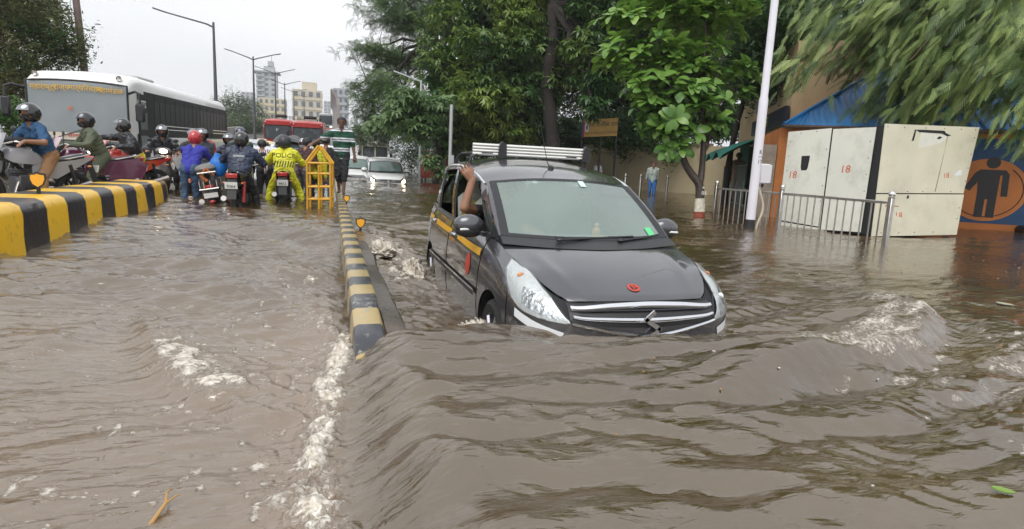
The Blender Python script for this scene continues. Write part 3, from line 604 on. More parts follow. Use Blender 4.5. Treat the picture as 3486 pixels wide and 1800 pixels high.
# --- wind-blown feathery tree on the right
WB = [[(15.8, 13.2, 6.9), (14.6, 12.6, 5.6), (13.2, 12.2, 4.6), (12.2, 12.0, 3.9)], [(16, 12.8, 7.4), (14.4, 12.4, 6.4), (12.8, 12.2, 5.4), (11.4, 12.2, 4.4), (10.4, 12.0, 3.5)],
      [(15.5, 11.5, 5.6), (14.4, 11.3, 4.7), (13.3, 11.2, 3.7), (12.2, 11.2, 2.9)], [(15.8, 11.4, 7.2), (14.2, 11.2, 6.3), (12.9, 11.3, 5.4), (11.6, 11.5, 4.6)],
      [(15.2, 10, 5.6), (14.2, 9.6, 4.7), (13.2, 9.2, 3.9), (12.3, 9, 3.1)], [(15.3, 9.2, 4.9), (14.4, 8.9, 4.1), (13.5, 8.8, 3.4), (12.7, 8.7, 2.8)],
      [(14.6, 8.0, 4.2), (13.8, 7.9, 3.4), (13.1, 7.9, 2.7), (12.5, 7.9, 2.2)], [(16, 14, 8.2), (14.4, 13.6, 7.0), (12.8, 13.2, 6.0), (11.6, 13, 5.2)], [(15.2, 12, 8.6), (13.5, 11.5, 7.6), (12, 11.5, 6.4)],
      [(15.6, 12, 5.2), (14.4, 11.4, 4.2), (13.2, 10.9, 3.2), (12.2, 10.5, 2.5)], [(15.9, 13, 6), (14, 12, 5.0), (12.7, 11.5, 4.1)], [(15, 10.8, 6.4), (13.9, 10.6, 5.4), (12.8, 10.5, 4.5), (11.9, 10.4, 3.6)], [(15.8, 12.4, 4.4), (14.6, 11.6, 3.5), (13.6, 10.9, 2.8)]]
base = (15.9, 13.9, -.2); root = thing('windswept_tree', 'feathery tree bent by the wind, fronds streaming over the blue roof', 'tree', base)
mb = MB(); l1 = np.array(base); mb.tube(cr(np.array([base, (16, 13.8, 2), (16.2, 13.4, 4.4), (16.4, 12.8, 7)])-l1, 14), np.linspace(.2, .12, 14), 10)
Ps, Hs = [], []; g = np.random.default_rng(9)
for wb in WB:
    c = cr(np.array(wb), 24); mb.tube(np.vstack([np.array([16.2, 13.3, 4.6 if wb[0][2] < 7 else 6.2]), c])-l1, np.linspace(.055, .008, 25), 6)
    m = 400; t = g.random(m)*23; i = np.clip(t.astype(int), 0, 22); p = c[i]+(c[i+1]-c[i])*(t-i)[:, None]; d = c[i+1]-c[i]; d /= np.linalg.norm(d, axis=1, keepdims=True)
    p = p+g.normal(0, 1, (m, 3))*np.array([.30, .42, .30]); Ps.append(p); Hs.append(d*.8+np.array([-.35, -.1, -.35]))
mb.build('trunk', M('bark_pale', (.22, .15, .09), .8, var=.2), root, fix=False)
P = np.vstack(Ps); tn = .45+.55*fbm(P[:, 0]*1.1, P[:, 2]*1.1+P[:, 1], 77, 3)+.3*g.normal(size=len(P))
scatter('crown', root, leafmat('windblown_leaf', (.028, .075, .014), (.33, .42, .13), rough=.45), [T_wind() for _ in range(4)], P-l1, tn, heading=np.vstack(Hs), hj=.25, sc=(.7, 1.25), seed=3)
# ================================================================ cars
CHROME = M('chrome', (.75, .76, .78), .12, 1); BLACKP = M('black_plastic', (.02, .02, .022), .45, bump=.1, bs=80)
RUBBER = M('tyre_rubber', (.018, .018, .018), .8, bump=.3, bs=60); DARK = M('dark_cavity', (.012, .012, .013), .8)
ALLOY = M('alloy', (.45, .46, .48), .3, .9, dirt=.4, vs=10); STEEL = M('stainless', (.52, .49, .46), .28, .95, var=.12, vs=8, dirt=.25, dcol=(.2, .15, .11))
LAMPW = M('lamp_lens', (.85, .86, .85), .15, coat=.5); AMBER = M('amber_lens', (.6, .2, .03), .25, coat=.5); REDL = M('red_lens', (.45, .02, .02), .2, coat=.6)
REFL = M('reflector_bowl', (.80, .82, .82), .25, .35, bump=.5, bs=38)
GLASSC = glass('clear_lens', (.93, .95, .95), (.75, .78, .77), .14); FOG = glass('fogged_windscreen', (.68, .80, .74), (.58, .73, .67), .29)
GREENG = glass('green_window', (.35, .45, .40), (.12, .16, .15), .35); DARKG = glass('dark_window', (.18, .2, .2), (.03, .03, .035), .5)
WHITEP = M('plate_white', (.78, .78, .75), .4, dirt=.2, vs=12); LITLAMP = M('lit_headlamp', (1, .9, .75), .3, emit=(1, .80, .52), es=9)
INK = M('black_print', (.015, .015, .018), .5); REDINK = M('red_print', (.45, .05, .03), .5); YELINK = M('yellow_print', (.72, .42, .03), .5)
CO = [(0, 0, .13, 0, .775), (.012, .25, .145, .25, .773), (.055, .48, .20, .49, .768), (.14, .645, .34, .60, .83), (.26, .745, .50, .66, .90), (.41, .805, .66, .70, .94), (.62, .835, .82, .725, .975), (.86, .842, .98, .735, 1.01),
      (1.14, .845, 1.16, .745, 1.03), (1.6, .848, 1.6, .775, 1.02), (2.2, .85, 2.2, .785, 1.03), (2.8, .85, 2.8, .79, 1.045), (3.3, .848, 3.3, .785, 1.06), (3.75, .838, 3.75, .765, 1.08), (4.12, .78, 4.08, .71, 1.1), (4.27, .62, 4.2, .56, 1.1), (4.31, .3, 4.25, .28, 1.1), (4.32, 0, 4.26, 0, 1.1)]
def body_net():
    net = []
    for L_, u, lt, ut, zt in CO:
        row = []
        for z, ins, k in ((.20, .05, 0), (.30, .02, 0), (.46, .003, 0), (.62, 0, 0), (.62+.38*(zt-.62), 0, .10), (.62+.75*(zt-.62), 0, .45), (zt, 0, 1)):
            end = 1 if L_ < .7 else (-1 if L_ > 3.9 else 0)
            uu = u*(1-ins/.8); ll = L_+ins*end
            row.append((uu+(ut-u)*k, ll+(lt-L_)*k, z))
        net.append(row)
    return np.array(net)
NET = body_net()
def crw(f):
    return np.stack([-.5*f+f*f-.5*f**3, 1-2.5*f*f+1.5*f**3, .5*f+2*f*f-1.5*f**3, -.5*f*f+.5*f**3], -1)
def bic(c, r):
    n, m = NET.shape[:2]; ext = np.empty((n+2, m+2, 3)); ext[1:-1, 1:-1] = NET
    ext[0, 1:-1] = NET[1]*np.array([-1, 1, 1]); ext[-1, 1:-1] = NET[-2]*np.array([-1, 1, 1])
    ext[:, 0] = 2*ext[:, 1]-ext[:, 2]; ext[:, -1] = 2*ext[:, -2]-ext[:, -3]
    sg = np.where(c < 0, -1., 1.); c = np.abs(c); c = np.clip(c, 0, n-1.0001); r = np.clip(r, 0, m-1.0001)
    i = c.astype(int); j = r.astype(int); wc = crw(c-i); wr = crw(r-j); out = 0
    for a in range(4):
        for b in range(4): out = out+(wc[..., a]*wr[..., b])[..., None]*ext[i+a, j+b]
    out[..., 0] *= sg
    return out
def patch(lo, up, n=24, m=10, lift=0, arch=True, mirror=False):
    lo = np.array(lo, float); up = np.array(up, float)
    def rs(p):
        t = np.linspace(0, len(p)-1, n); i = np.clip(t.astype(int), 0, len(p)-2); f = (t-i)[:, None]; return p[i]*(1-f)+p[i+1]*f
    A, B = rs(lo), rs(up); s = np.linspace(0, 1, m)[None, :, None]; Q = A[:, None]*(1-s)+B[:, None]*s
    if mirror: Q = Q*np.array([-1, 1])
    P = bic(Q[..., 0], Q[..., 1])
    if lift:
        e = 1e-3; du = bic(Q[..., 0]+e, Q[..., 1])-P; dv = bic(Q[..., 0], np.minimum(Q[..., 1]+e, 5.999))-bic(Q[..., 0], np.minimum(Q[..., 1]+e, 5.999)-e)
        nn = np.cross(du, dv); nn /= np.linalg.norm(nn, axis=-1, keepdims=True)+1e-9; cen = np.array([0, 2.1, .7]); s_ = np.sign(((P-cen)*nn).sum(-1, keepdims=True)); P = P+nn*s_*lift
    keep = np.ones((n-1, m-1), bool)
    if arch:
        ins = np.zeros(P.shape[:2], bool)
        for cy in (.84, 3.58):
            d = P[..., 1:]-np.array([cy, .33]); r = np.hypot(d[..., 0], d[..., 1]); k = (r < .365) & (np.abs(P[..., 0]) > .55)
            P[..., 1] = np.where(k, cy+d[..., 0]*.365/np.maximum(r, 1e-6), P[..., 1]); P[..., 2] = np.where(k, .33+d[..., 1]*.365/np.maximum(r, 1e-6), P[..., 2]); ins |= k
        keep = ~(ins[:-1, :-1] & ins[1:, :-1] & ins[:-1, 1:] & ins[1:, 1:])
    return P, keep
def pgrid(mb, P, keep, mi=0):
    a, b = P.shape[:2]; f = [(i*b+j, i*b+j+1, (i+1)*b+j+1, (i+1)*b+j) for i in range(a-1) for j in range(b-1) if keep[i, j]]
    return mb.add(P.reshape(-1, 3), f, mi)
def two(name, mat, root, lo, up, sides=(1, -1), **kw):
    o = []
    for s in sides:
        mb = MB(); pgrid(mb, *patch(lo, up, mirror=s < 0, **kw)); o.append(mb.build(name, mat, root, weld=True))
    return o
GUT = cr(np.array([(.672, 1.74, 1.445), (.682, 2.1, 1.54), (.685, 2.7, 1.59), (.67, 3.3, 1.58), (.63, 3.8, 1.53), (.57, 4.08, 1.45)]), 60)
BELT = cr(np.array([(.715, 1.09, 1.055), (.757, 1.45, 1.025), (.782, 2.2, 1.035), (.787, 2.8, 1.05), (.782, 3.3, 1.065), (.762, 3.75, 1.085), (.71, 4.08, 1.105)]), 60)
def gh(t, s, x=1):
    i = np.clip(t*59, 0, 58.999); k = i.astype(int); f = (i-k)[..., None]; b = BELT[k]*(1-f)+BELT[k+1]*f; g_ = GUT[k]*(1-f)+GUT[k+1]*f
    p = b*(1-s[..., None])+g_*s[..., None]; p[..., 0] += .025*np.sin(np.pi*s); p[..., 0] *= x; return p
WINS = [(.02, .085, .06, .60), (.10, .415, .05, .90), (.445, .70, .05, .90), (.735, .93, .10, .86)]
def gh_panel(mb, x, wins, ts, ss):
    t, s = np.meshgrid(ts, ss, indexing='ij'); P = gh(t, s, x); tc_, sc_ = (ts[1:]+ts[:-1])/2, (ss[1:]+ss[:-1])/2
    keep = np.ones((len(ts)-1, len(ss)-1), bool)
    for a, b, c, d in wins: keep &= ~((tc_[:, None] > a) & (tc_[:, None] < b) & (sc_[None] > c) & (sc_[None] < d))
    pgrid(mb, P, keep)
def windscreen(n=15, m=9, inset=0, lift=0):
    bt = cr(np.array([(-.715, 1.06, 1.07), (-.36, .965, 1.055), (0, .93, 1.05), (.36, .965, 1.055), (.72, 1.06, 1.07)]), n); tp = cr(np.array([(-.645, 1.74, 1.455), (-.34, 1.655, 1.49), (0, 1.63, 1.50), (.30, 1.655, 1.49), (.665, 1.74, 1.455)]), n)
    s = np.linspace(inset, 1-inset, m)[None, :, None]; P = bt[:, None]*(1-s)+tp[:, None]*s
    if inset:
        i0 = inset*(n-1); k = np.linspace(i0, n-1-i0, n); i = np.clip(k.astype(int), 0, n-2); f = (k-i)[:, None, None]; P = P[i]*(1-f)+P[i+1]*f
    P[..., 2] += .02*np.sin(np.pi*s[..., 0])+lift; return P
def wheel(root, loc, r=.315, wd=.19, side=1, rim=ALLOY, spokes=7, rr=.66, name='wheel'):
    Rm = rotm(0, 90, 0); mb = MB(); h = wd/2
    mb.lathe([(r*rr, -h*.8), (r*.86, -h), (r*.96, -h*.8), (r, -h*.45), (r, h*.45), (r*.96, h*.8), (r*.86, h), (r*rr, h*.8)], 28, loc, Rm)
    ty = mb.build(name, RUBBER, root)
    mb = MB(); mb.lathe([(r*rr, -h*.85), (r*rr*.93, -h*.3), (r*rr*.93, h*.3), (r*rr, h*.85)], 24, loc, Rm)
    for k in range(spokes):
        a = k*2*math.pi/spokes; p0 = np.array(loc)+np.array([side*h*.62, 0, 0]); d = np.array([0, math.cos(a), math.sin(a)])
        mb.tube([p0+d*r*.10, p0+d*r*rr*.5+np.array([side*.01, 0, 0]), p0+d*r*rr*.96], [r*.11, r*.075, r*.10], 6, sq=.5)
    mb.ell(np.array(loc)+np.array([side*h*.62, 0, 0]), (.03, r*.17, r*.17), 10, 6)
    mb.build('rim', rim, ty)
    return ty
def emblem(mb, c, s, t=.012):
    for a, b in (((.02, .95), (-.62, .38)), ((-.62, .38), (.62, -.38)), ((.62, -.38), (-.02, -.95))):
        d = np.array([b[0]-a[0], b[1]-a[1]]); l = np.linalg.norm(d); d /= l; n = np.array([-d[1], d[0]])*.17; e = d*.12
        p = [np.array(a)-e+n, np.array(b)+e+n, np.array(b)+e-n, np.array(a)-e-n]; mb.prism(np.array(p)*s, t, c)
def make_car(name, label, loc, paint, rz=0, sc=None, group=None, wind=None, side=None, open_left=False, lit=False, taxi=False, grille='bars', full=True, rx=0, mirrors=True, carrier=False):
    root = thing(name, label, 'car', loc, rz, group, sc=sc, rx=rx); wind = wind or FOG; side = side or GREENG
    # shell under the panel gaps
    mb = MB()
    for mi in (False, True): pgrid(mb, *patch([(0, 0), (17, 0)], [(0, 5.9), (17, 5.9)], 90, 14, lift=-.012, mirror=mi))
    mb.build('inner_shell', DARK, root, weld=True)
    two('bumper', paint, root, [(0, 0), (2.1, 0), (4, 0), (5.36, 0)], [(0, 3.0), (2.05, 3.15), (3.3, 3.75), (4.3, 4.15), (5.36, 4.9)], n=44, m=16)
    two('fender', paint, root, [(5.42, 0), (8.22, 0)], [(5.42, 5.99), (8.22, 5.99)], n=36, m=24)
    d1 = two('door', paint, root, [(8.28, .1), (10.52, .1)], [(8.28, 5.99), (10.52, 5.99)], n=22, m=16)
    d2 = two('door', paint, root, [(10.58, .1), (12.72, .1)], [(10.58, 5.99), (12.72, 5.99)], n=30, m=22)
    two('quarter_panel', paint, root, [(12.78, 0), (17, 0)], [(12.78, 5.99), (17, 5.99)], n=48, m=24)
    # bonnet
    v = np.linspace(0, 1, 26); u = np.linspace(-1, 1, 41); cc = 2.0+5.3*v; E_ = bic(cc, np.full(26, 5.999)); Cn = cr(np.array([(0, .135, .775), (0, .35, .87), (0, .62, .96), (0, .92, 1.035)]), 26)
    au = np.abs(u); P = np.empty((26, 41, 3)); P[..., 0] = E_[:, None, 0]*u; P[..., 1] = Cn[:, None, 1]+(E_[:, None, 1]-Cn[:, None, 1])*au**2
    P[..., 2] = Cn[:, None, 2]+(E_[:, None, 2]-Cn[:, None, 2])*au**2.2+.010*np.exp(-((au-.74)/.07)**2)*np.sin(np.pi*np.clip(v*1.1, 0, 1))[:, None]
    P[0, :, 2] -= .012; mb = MB(); mb.grid(P); hood = mb.build('bonnet', paint, root)
    # windscreen, cowl, roof, pillars
    mb = MB(); mb.grid(windscreen(21, 9)); scr = mb.build('windscreen', wind, root)
    mb = MB(); Pi = windscreen(21, 9, .045, .004); Po = windscreen(21, 9, 0, .004)
    edge = lambda Q: np.vstack([Q[:, 0], Q[-1, 1:], Q[::-1, -1][1:], Q[0, ::-1][1:]])
    mb.grid(np.stack([edge(Po), edge(Pi)], 0)); mb.build('screen_border', INK, scr)
    b0 = windscreen(21, 2)[:, 0]; mb = MB(); mb.grid(np.stack([np.stack([b0[:, 0]*1.02, b0[:, 1]-.16+.05*np.abs(b0[:, 0]), b0[:, 2]-.045], 1), b0+np.array([0, .03, .012])], 0)); mb.build('cowl', BLACKP, root)
    s = np.linspace(0, 1, 40); gi = GUT[np.clip((s*59).astype(int), 0, 59)]; rc = cr(np.array([(0, 1.62, 1.497), (0, 2.0, 1.60), (0, 2.6, 1.672), (0, 3.3, 1.672), (0, 3.85, 1.61), (0, 4.12, 1.48)]), 40)
    u = np.linspace(-1, 1, 31); au = np.abs(u); P = np.empty((40, 31, 3)); P[..., 0] = gi[:, None, 0]*u; P[..., 1] = rc[:, None, 1]+(gi[:, None, 1]-rc[:, None, 1])*au**2
    P[..., 2] = rc[:, None, 2]+(gi[:, None, 2]-rc[:, None, 2])*au**2.6; mb = MB(); mb.grid(P); roof = mb.build('roof', paint, root)
    for x in (1, -1):
        mb = MB(); W_ = WINS; ts = np.unique(np.concatenate([np.linspace(0, 1, 30)]+[np.array(w_[:2]) for w_ in W_])); ss = np.unique(np.concatenate([np.linspace(0, 1, 9)]+[np.array(w_[2:]) for w_ in W_]))
        gh_panel(mb, x, W_, ts, ss); mb.build('window_frame', paint, root)
        mb = MB()        # pillar between screen and side glass
        a = windscreen(21, 9)[-1 if x > 0 else 0]; b = gh(np.zeros(9), np.linspace(0, 1, 9), x); mb.grid(np.stack([a, (a+b)/2+np.array([x*.012, -.01, .008]), b], 0)); mb.build('pillar', paint, root)
        for k, w_ in enumerate(W_):
            mb = MB(); tt, s2 = np.meshgrid(np.linspace(w_[0]-.004, w_[1]+.004, 8), np.linspace(w_[2]-.01, w_[3]+.01, 6), indexing='ij'); Q = gh(tt, s2, x); Q[..., 0] -= x*.012
            op = open_left and x < 0 and k in (1, 2)
            if op:
                for q in (edge(Q),): mb.tube(np.vstack([q, q[:1]])+np.array([0, 0, 0]), .012, 6)
                mb.build('window_seal', BLACKP, root)
            else: mb.grid(Q); mb.build('window', side, root)
        mb = MB(); mb.tube(gh(np.linspace(.05, .96, 24), np.full(24, .005), x)+np.array([x*.006, 0, 0]), .012, 6); mb.build('belt_trim', BLACKP, root)
        if full:
            mb = MB(); mb.tube(gh(np.linspace(.0, .97, 30), np.full(30, .965), x)+np.array([x*.01, 0, .004]), .010, 6); mb.build('rain_visor', CHROME if taxi else BLACKP, root)
    mb = MB(); tg = bic(np.linspace(14, 17, 8), np.full(8, 5.99)); tg = np.vstack([tg*np.array([-1, 1, 1]), tg[::-1]]) if False else np.vstack([tg[:0], (tg*np.array([-1, 1, 1])), tg[::-1][1:]])
    top = np.stack([np.linspace(-.53, .53, len(tg)), 4.11-.03*np.cos(np.linspace(-1.5, 1.5, len(tg)))*-1, 1.44+.02*np.cos(np.linspace(-1.5, 1.5, len(tg)))], 1); mb.grid(np.stack([tg, top], 0)); mb.build('rear_window', side, root)
    # lamps
    lo = [(5.7, 5.05), (5.2, 4.1), (4.35, 3.5), (3.2, 3.3), (2.2, 3.2)]; up = [(5.45, 5.9), (4.6, 5.93), (3.7, 5.93), (2.85, 5.2), (2.2, 3.4)]
    for s_, o in zip((1, -1), two('headlamp', GLASSC, root, lo, up, n=26, m=10, lift=.014, arch=False)):
        mb = MB(); pgrid(mb, *patch(lo, up, 26, 10, lift=.003, arch=False, mirror=s_ < 0)); mb.build('reflector', REFL, o)
        c = bic(np.array([3.35]), np.array([4.55]))[0]*np.array([s_, 1, 1]); mb = MB(); mb.ell(c+np.array([0, -.004, 0]), (.028, .016, .028), 10, 6); mb.build('projector', LITLAMP if lit else REFL, o)
        mb = MB(); pgrid(mb, *patch([(4.35, 3.85), (3.4, 3.6), (2.6, 3.45)], [(4.3, 4.75), (3.5, 4.8), (2.75, 4.3)], 16, 8, lift=.007, arch=False, mirror=s_ < 0)); mb.build('lamp_bowl', M('faceted_chrome', (.62, .64, .66), .15, 1, bump=1.0, bs=28), o)
        c = bic(np.array([4.55]), np.array([5.3]))[0]*np.array([s_, 1, 1]); mb = MB(); mb.ell(c, (.028, .014, .02), 10, 6); mb.build('indicator_bulb', AMBER, o)
        mb = MB(); q = bic(np.array([p[0] for p in lo+up[::-1]]), np.array([p[1] for p in lo+up[::-1]]))*np.array([s_, 1, 1]); mb.tube(np.vstack([q, q[:1]]), .007, 6); mb.build('lamp_seal', BLACKP, o)
    for o in two('tail_lamp', REDL, root, [(13.9, 3.6), (15, 3.6)], [(13.9, 5.8), (15, 5.8)], n=8, m=8, lift=.006, arch=False): pass
    # grille
    P1, k1 = patch([(-2.22, 2.9), (0, 2.4), (2.22, 2.9)], [(-2.2, 5.5), (0, 5.7), (2.2, 5.5)], 40, 10, lift=-.004, arch=False); mb = MB(); pgrid(mb, P1, k1); gr = mb.build('grille', BLACKP, root)
    def bar(r0, r1, w0, c1=2.0, sag=.0, mat=CHROME, lift=.014):
        t = np.linspace(-1, 1, 31); c_ = t*c1; r_ = r0+(r1-r0)*np.abs(t)**1.5
        p = bic(c_, r_); p[:, 1] -= lift; hh = w0*(.55+.45*np.cos(t*1.35)); m_ = MB()
        m_.add(np.vstack([p+np.outer(hh, [0, .2, 1]), p+np.outer(np.ones(31)*.012, [0, -1, 0])+np.outer(hh*.3, [0, 0, 1]), p+np.outer(np.ones(31)*.010, [0, -1, 0])-np.outer(hh*.3, [0, 0, 1]), p-np.outer(hh, [0, -.2, 1])]),
               [(k*31+i, k*31+i+1, (k+1)*31+i+1, (k+1)*31+i) for k in range(3) for i in range(30)]); m_.build('grille_bar', mat, gr)
    if grille == 'bars':
        bar(5.2, 4.85, .030, 2.15); bar(3.75, 4.1, .017, 2.12); bar(2.6, 3.25, .014, 2.18); bar(4.75, 4.75, .006, 1.9, mat=BLACKP, lift=.004); bar(3.7, 4.3, .006, 1.9, mat=BLACKP, lift=.004)
    else:
        bar(5.3, 5.0, .016); bar(4.6, 4.6, .012); bar(3.9, 4.1, .012); bar(3.3, 3.6, .012)
    c = bic(np.array([0.]), np.array([3.35]))[0]; mb = MB(); emblem(mb, (0, c[1]-.034, c[2]), .08); mb.build('emblem', CHROME, root)
    # wheels, arches
    for x in (1, -1):
        for y in (.84, 3.58):
            wheel(root, (x*.735, y, .315), side=x)
            mb = MB(); a = np.linspace(-.25, math.pi+.25, 18); ring = lambda xx, rr_: np.stack([np.full(18, xx), y+np.cos(a)*rr_, .33+np.sin(a)*rr_], 1)
            mb.grid(np.stack([ring(x*.83, .363), ring(x*.55, .363), ring(x*.55, .05)], 0)); mb.build('wheel_arch', DARK, root)
    # mirrors, handles, wipers
    for x in (1, -1):
        if mirrors:
            mb = MB(); mb.ell((x*.89, 1.40, 1.115), (.125, .075, .085), 16, 10); mb.box((x*.80, 1.40, 1.055), (.14, .07, .03), b=.01); mi = mb.build('wing_mirror', paint, root)
            mb = MB(); mb.ell((x*.885, 1.405, 1.065), (.115, .07, .055), 14, 8); mb.build('mirror_base', BLACKP, mi)
            mb = MB(); mb.box((x*.935, 1.327, 1.085), (.085, .012, .016), rotm(0, 0, x*-18), b=.004); mb.build('indicator', LAMPW, mi)
        for c_ in (10.15, 12.25):
            c = bic(np.array([c_]), np.array([5.05]))[0]*np.array([x, 1, 1]); mb = MB(); mb.tube([c+np.array([x*.012, -.11, 0]), c+np.array([x*.03, -.06, .004]), c+np.array([x*.03, .06, .004]), c+np.array([x*.012, .11, 0])], .013, 8); mb.build('door_handle', CHROME if taxi else paint, root)
    if full:
        for p0, p1, p2 in (((-.30, .90, 1.062), (.02, .955, 1.072), (.36, .985, 1.08)), ((.22, .92, 1.06), (.48, 1.0, 1.075), (.64, 1.075, 1.088))):
            mb = MB(); mb.tube([p0, p1], [.012, .008], 6); mb.tube([np.array(p1)+np.array([-.34, -.03, .004]), p1, np.array(p2)+np.array([0, 0, .004])], .009, 6); mb.ell(p0, (.025, .025, .015), 8, 6); mb.build('wiper', BLACKP, root)
        mb = MB(); mb.box((0, 1.24, .98), (1.36, .40, .16), rotm(-8), b=.05); mb.build('dashboard', M('dashboard', (.16, .17, .16), .7), root)
        mb = MB(); a = np.linspace(0, 2*math.pi, 25); Rt = rotm(-62); pts = np.stack([np.cos(a)*.185, np.sin(a)*.185, np.zeros(25)], 1) @ Rt.T+np.array([-.36, 1.52, 1.04]); mb.tube(pts, .017, 8, cap=False)
        mb.tube([pts[0], np.array([-.36, 1.5, 1.03]), pts[12]], .014, 6); mb.build('steering_wheel', M('pale_vinyl', (.05, .05, .05), .5), root)
        for x, y in ((-.36, 2.15), (.36, 2.15), (-.36, 3.0), (.36, 3.0)):
            mb = MB(); mb.box((x, y-.1, .66), (.5, .52, .16), b=.05); mb.box((x, y+.2, .98), (.48, .14, .6), rotm(-12), b=.05); mb.box((x, y+.3, 1.33), (.26, .09, .16), b=.03); mb.build('seat', M('seat_cloth', (.30, .31, .28), .9, bump=.2), root)
        mb = MB(); mb.box((0, 2.4, .50), (1.4, 3.2, .06)); mb.build('cabin_floor', DARK, root)
        mb = MB(); mb.box((0, 1.62, 1.40), (.24, .03, .075), b=.012); mb.tube([(0, 1.62, 1.43), (0, 1.66, 1.48)], .012, 6); mb.build('rear_view_mirror', BLACKP, root)
    for s_ in (1, -1):
        P_, k_ = patch([(8.35, 2.62), (12.4, 2.62)], [(8.35, 2.95), (12.4, 2.95)], 30, 4, lift=.016, arch=False, mirror=s_ < 0); mb = MB(); pgrid(mb, P_, k_); mb.build('side_moulding', BLACKP, root)
        if taxi:
            P_, k_ = patch([(8.35, 2.86), (12.4, 2.86)], [(8.35, 2.95), (12.4, 2.95)], 30, 3, lift=.019, arch=False, mirror=s_ < 0); mb = MB(); pgrid(mb, P_, k_); mb.build('moulding_strip', CHROME, root)
    return root
# --- the wading taxi
WETGREY = M('wet_grey_paint', (.085, .085, .094), .2, .55, var=.06, vs=3, coat=1.0, bump=.06, bs=130)
taxi = make_car('taxi_car', 'dark grey people-carrier taxi with yellow side stripe and roof carrier ploughing through the water', (1.947, 3.279, -.617), WETGREY, open_left=True, taxi=True)
for s_ in (1, -1):
    for a, b in ((8.34, 9.9), (10.36, 11.98), (12.45, 13.3)):
        f0 = lambda c_: 4.86-.18*max(0, 10-c_)/1.6; P_, k_ = patch([(a, f0(a)), (b, f0(b))], [(a, f0(a)+.42), (b, f0(b)+.42)], 16, 3, lift=.004, arch=False, mirror=s_ < 0); mb = MB(); pgrid(mb, P_, k_); mb.build('yellow_stripe', M('taxi_yellow', (.72, .38, .02), .35, coat=.5), taxi)
    P_, k_ = patch([(4.75, 3.05), (3.6, 2.68), (2.5, 2.35)], [(4.75, 3.5), (3.6, 3.08), (2.4, 2.72)], 16, 4, lift=.005, arch=False, mirror=s_ < 0); mb = MB(); pgrid(mb, P_, k_); mb.build('reflective_tape', M('white_tape', (.72, .74, .76), .4), taxi)
    a_ = np.linspace(math.pi, 0, 15); P_, k_ = patch(np.stack([8.98+.16*np.cos(a_), 3.95-.62*np.sin(a_)], 1), np.stack([8.98+.16*np.cos(a_), 3.95+.62*np.sin(a_)], 1), 15, 8, lift=.004, arch=False, mirror=s_ < 0); mb = MB(); pgrid(mb, P_, k_); mb.build('round_sticker', REDINK, taxi)
mb = MB(); mb.lathe([(.028, .0), (.032, .003), (.042, .003), (.046, 0)], 20, (-.005, .245, .829), rotm(22)); mb.box((-.01, .245, .831), (.012, .05, .003), rotm(22)); mb.box((.01, .247, .832), (.045, .012, .003), rotm(22, 0, 30)); mb.build('round_sticker', REDINK, taxi)
W0 = windscreen(21, 9, .04, .008)
def on_screen(u, v): return W0[int(round((u+1)*10)), int(round(v*8))]
mb = MB(); mb.grid(W0[18:20, 0:2]+np.array([0, -.003, 0])); mb.build('screen_sticker', M('green_sticker', (.10, .55, .22), .4), taxi)
mb = MB(); mb.grid(W0[12:14, 7:9]+np.array([0, -.003, 0])); mb.build('screen_sticker', M('pale_sticker', (.55, .72, .70), .4), taxi)
mb = MB(); mb.ell((.10, 1.12, 1.10), (.035, .03, .045), 10, 8); mb.ell((.10, 1.12, 1.155), .02, 8, 6); mb.box((.10, 1.12, 1.065), (.11, .07, .02), b=.006); mb.build('dashboard_idol', M('orange_clay', (.75, .33, .10), .5), taxi)
mb = MB(); mb.tube([(-.02, 1.93, 1.585), (-.05, 1.95, 1.64), (-.115, 2.02, 2.0)], [.006, .004, .002], 5); mb.lathe([(.03, 0), (.028, .02), (.012, .035)], 12, (-.02, 1.93, 1.58)); mb.build('aerial', BLACKP, taxi)
# roof carrier: ribbed aluminium beams on black feet
car = MB()
ALU = M('ribbed_aluminium', (.80, .79, .74), .3, .75, var=.06, dirt=.15)
for yy in (2.62,):
    mb = MB(); pr = [(-.055, -.012), (-.055, .012)]
    for k in range(4):
        z0 = 1.700+k*.029; mb.tube([(-.60, yy, z0), (.60, yy, z0)], .0165, 8)
    mb.box((0, yy+.012, 1.743), (1.2, .02, .115)); beam = mb.build('carrier_beam', ALU, taxi)
    for x in (-.30, .61):
        mb = MB(); mb.prism([(-.045, -.075), (.045, -.075), (.04, .06), (.0, .085), (-.03, .06)], .06, (x, yy-.008, 1.743), ((1, 0, 0), (0, 0, 1))); mb.build('clamp', BLACKP, beam)
    for x in (-.56, .56):
        mb = MB(); mb.tube([(x*1.12, yy, 1.585), (x*1.10, yy, 1.66), (x*.98, yy, 1.70), (x*.7, yy, 1.705)], .016, 8); mb.build('carrier_foot', BLACKP, beam)
for x in (-.58, .58):
    mb = MB(); mb.tube([(x*1.08, 3.3, 1.57), (x*1.06, 3.3, 1.66), (x*.98, 3.25, 1.705), (x*.9, 2.64, 1.71)], .014, 8); mb.build('carrier_foot', BLACKP, taxi)
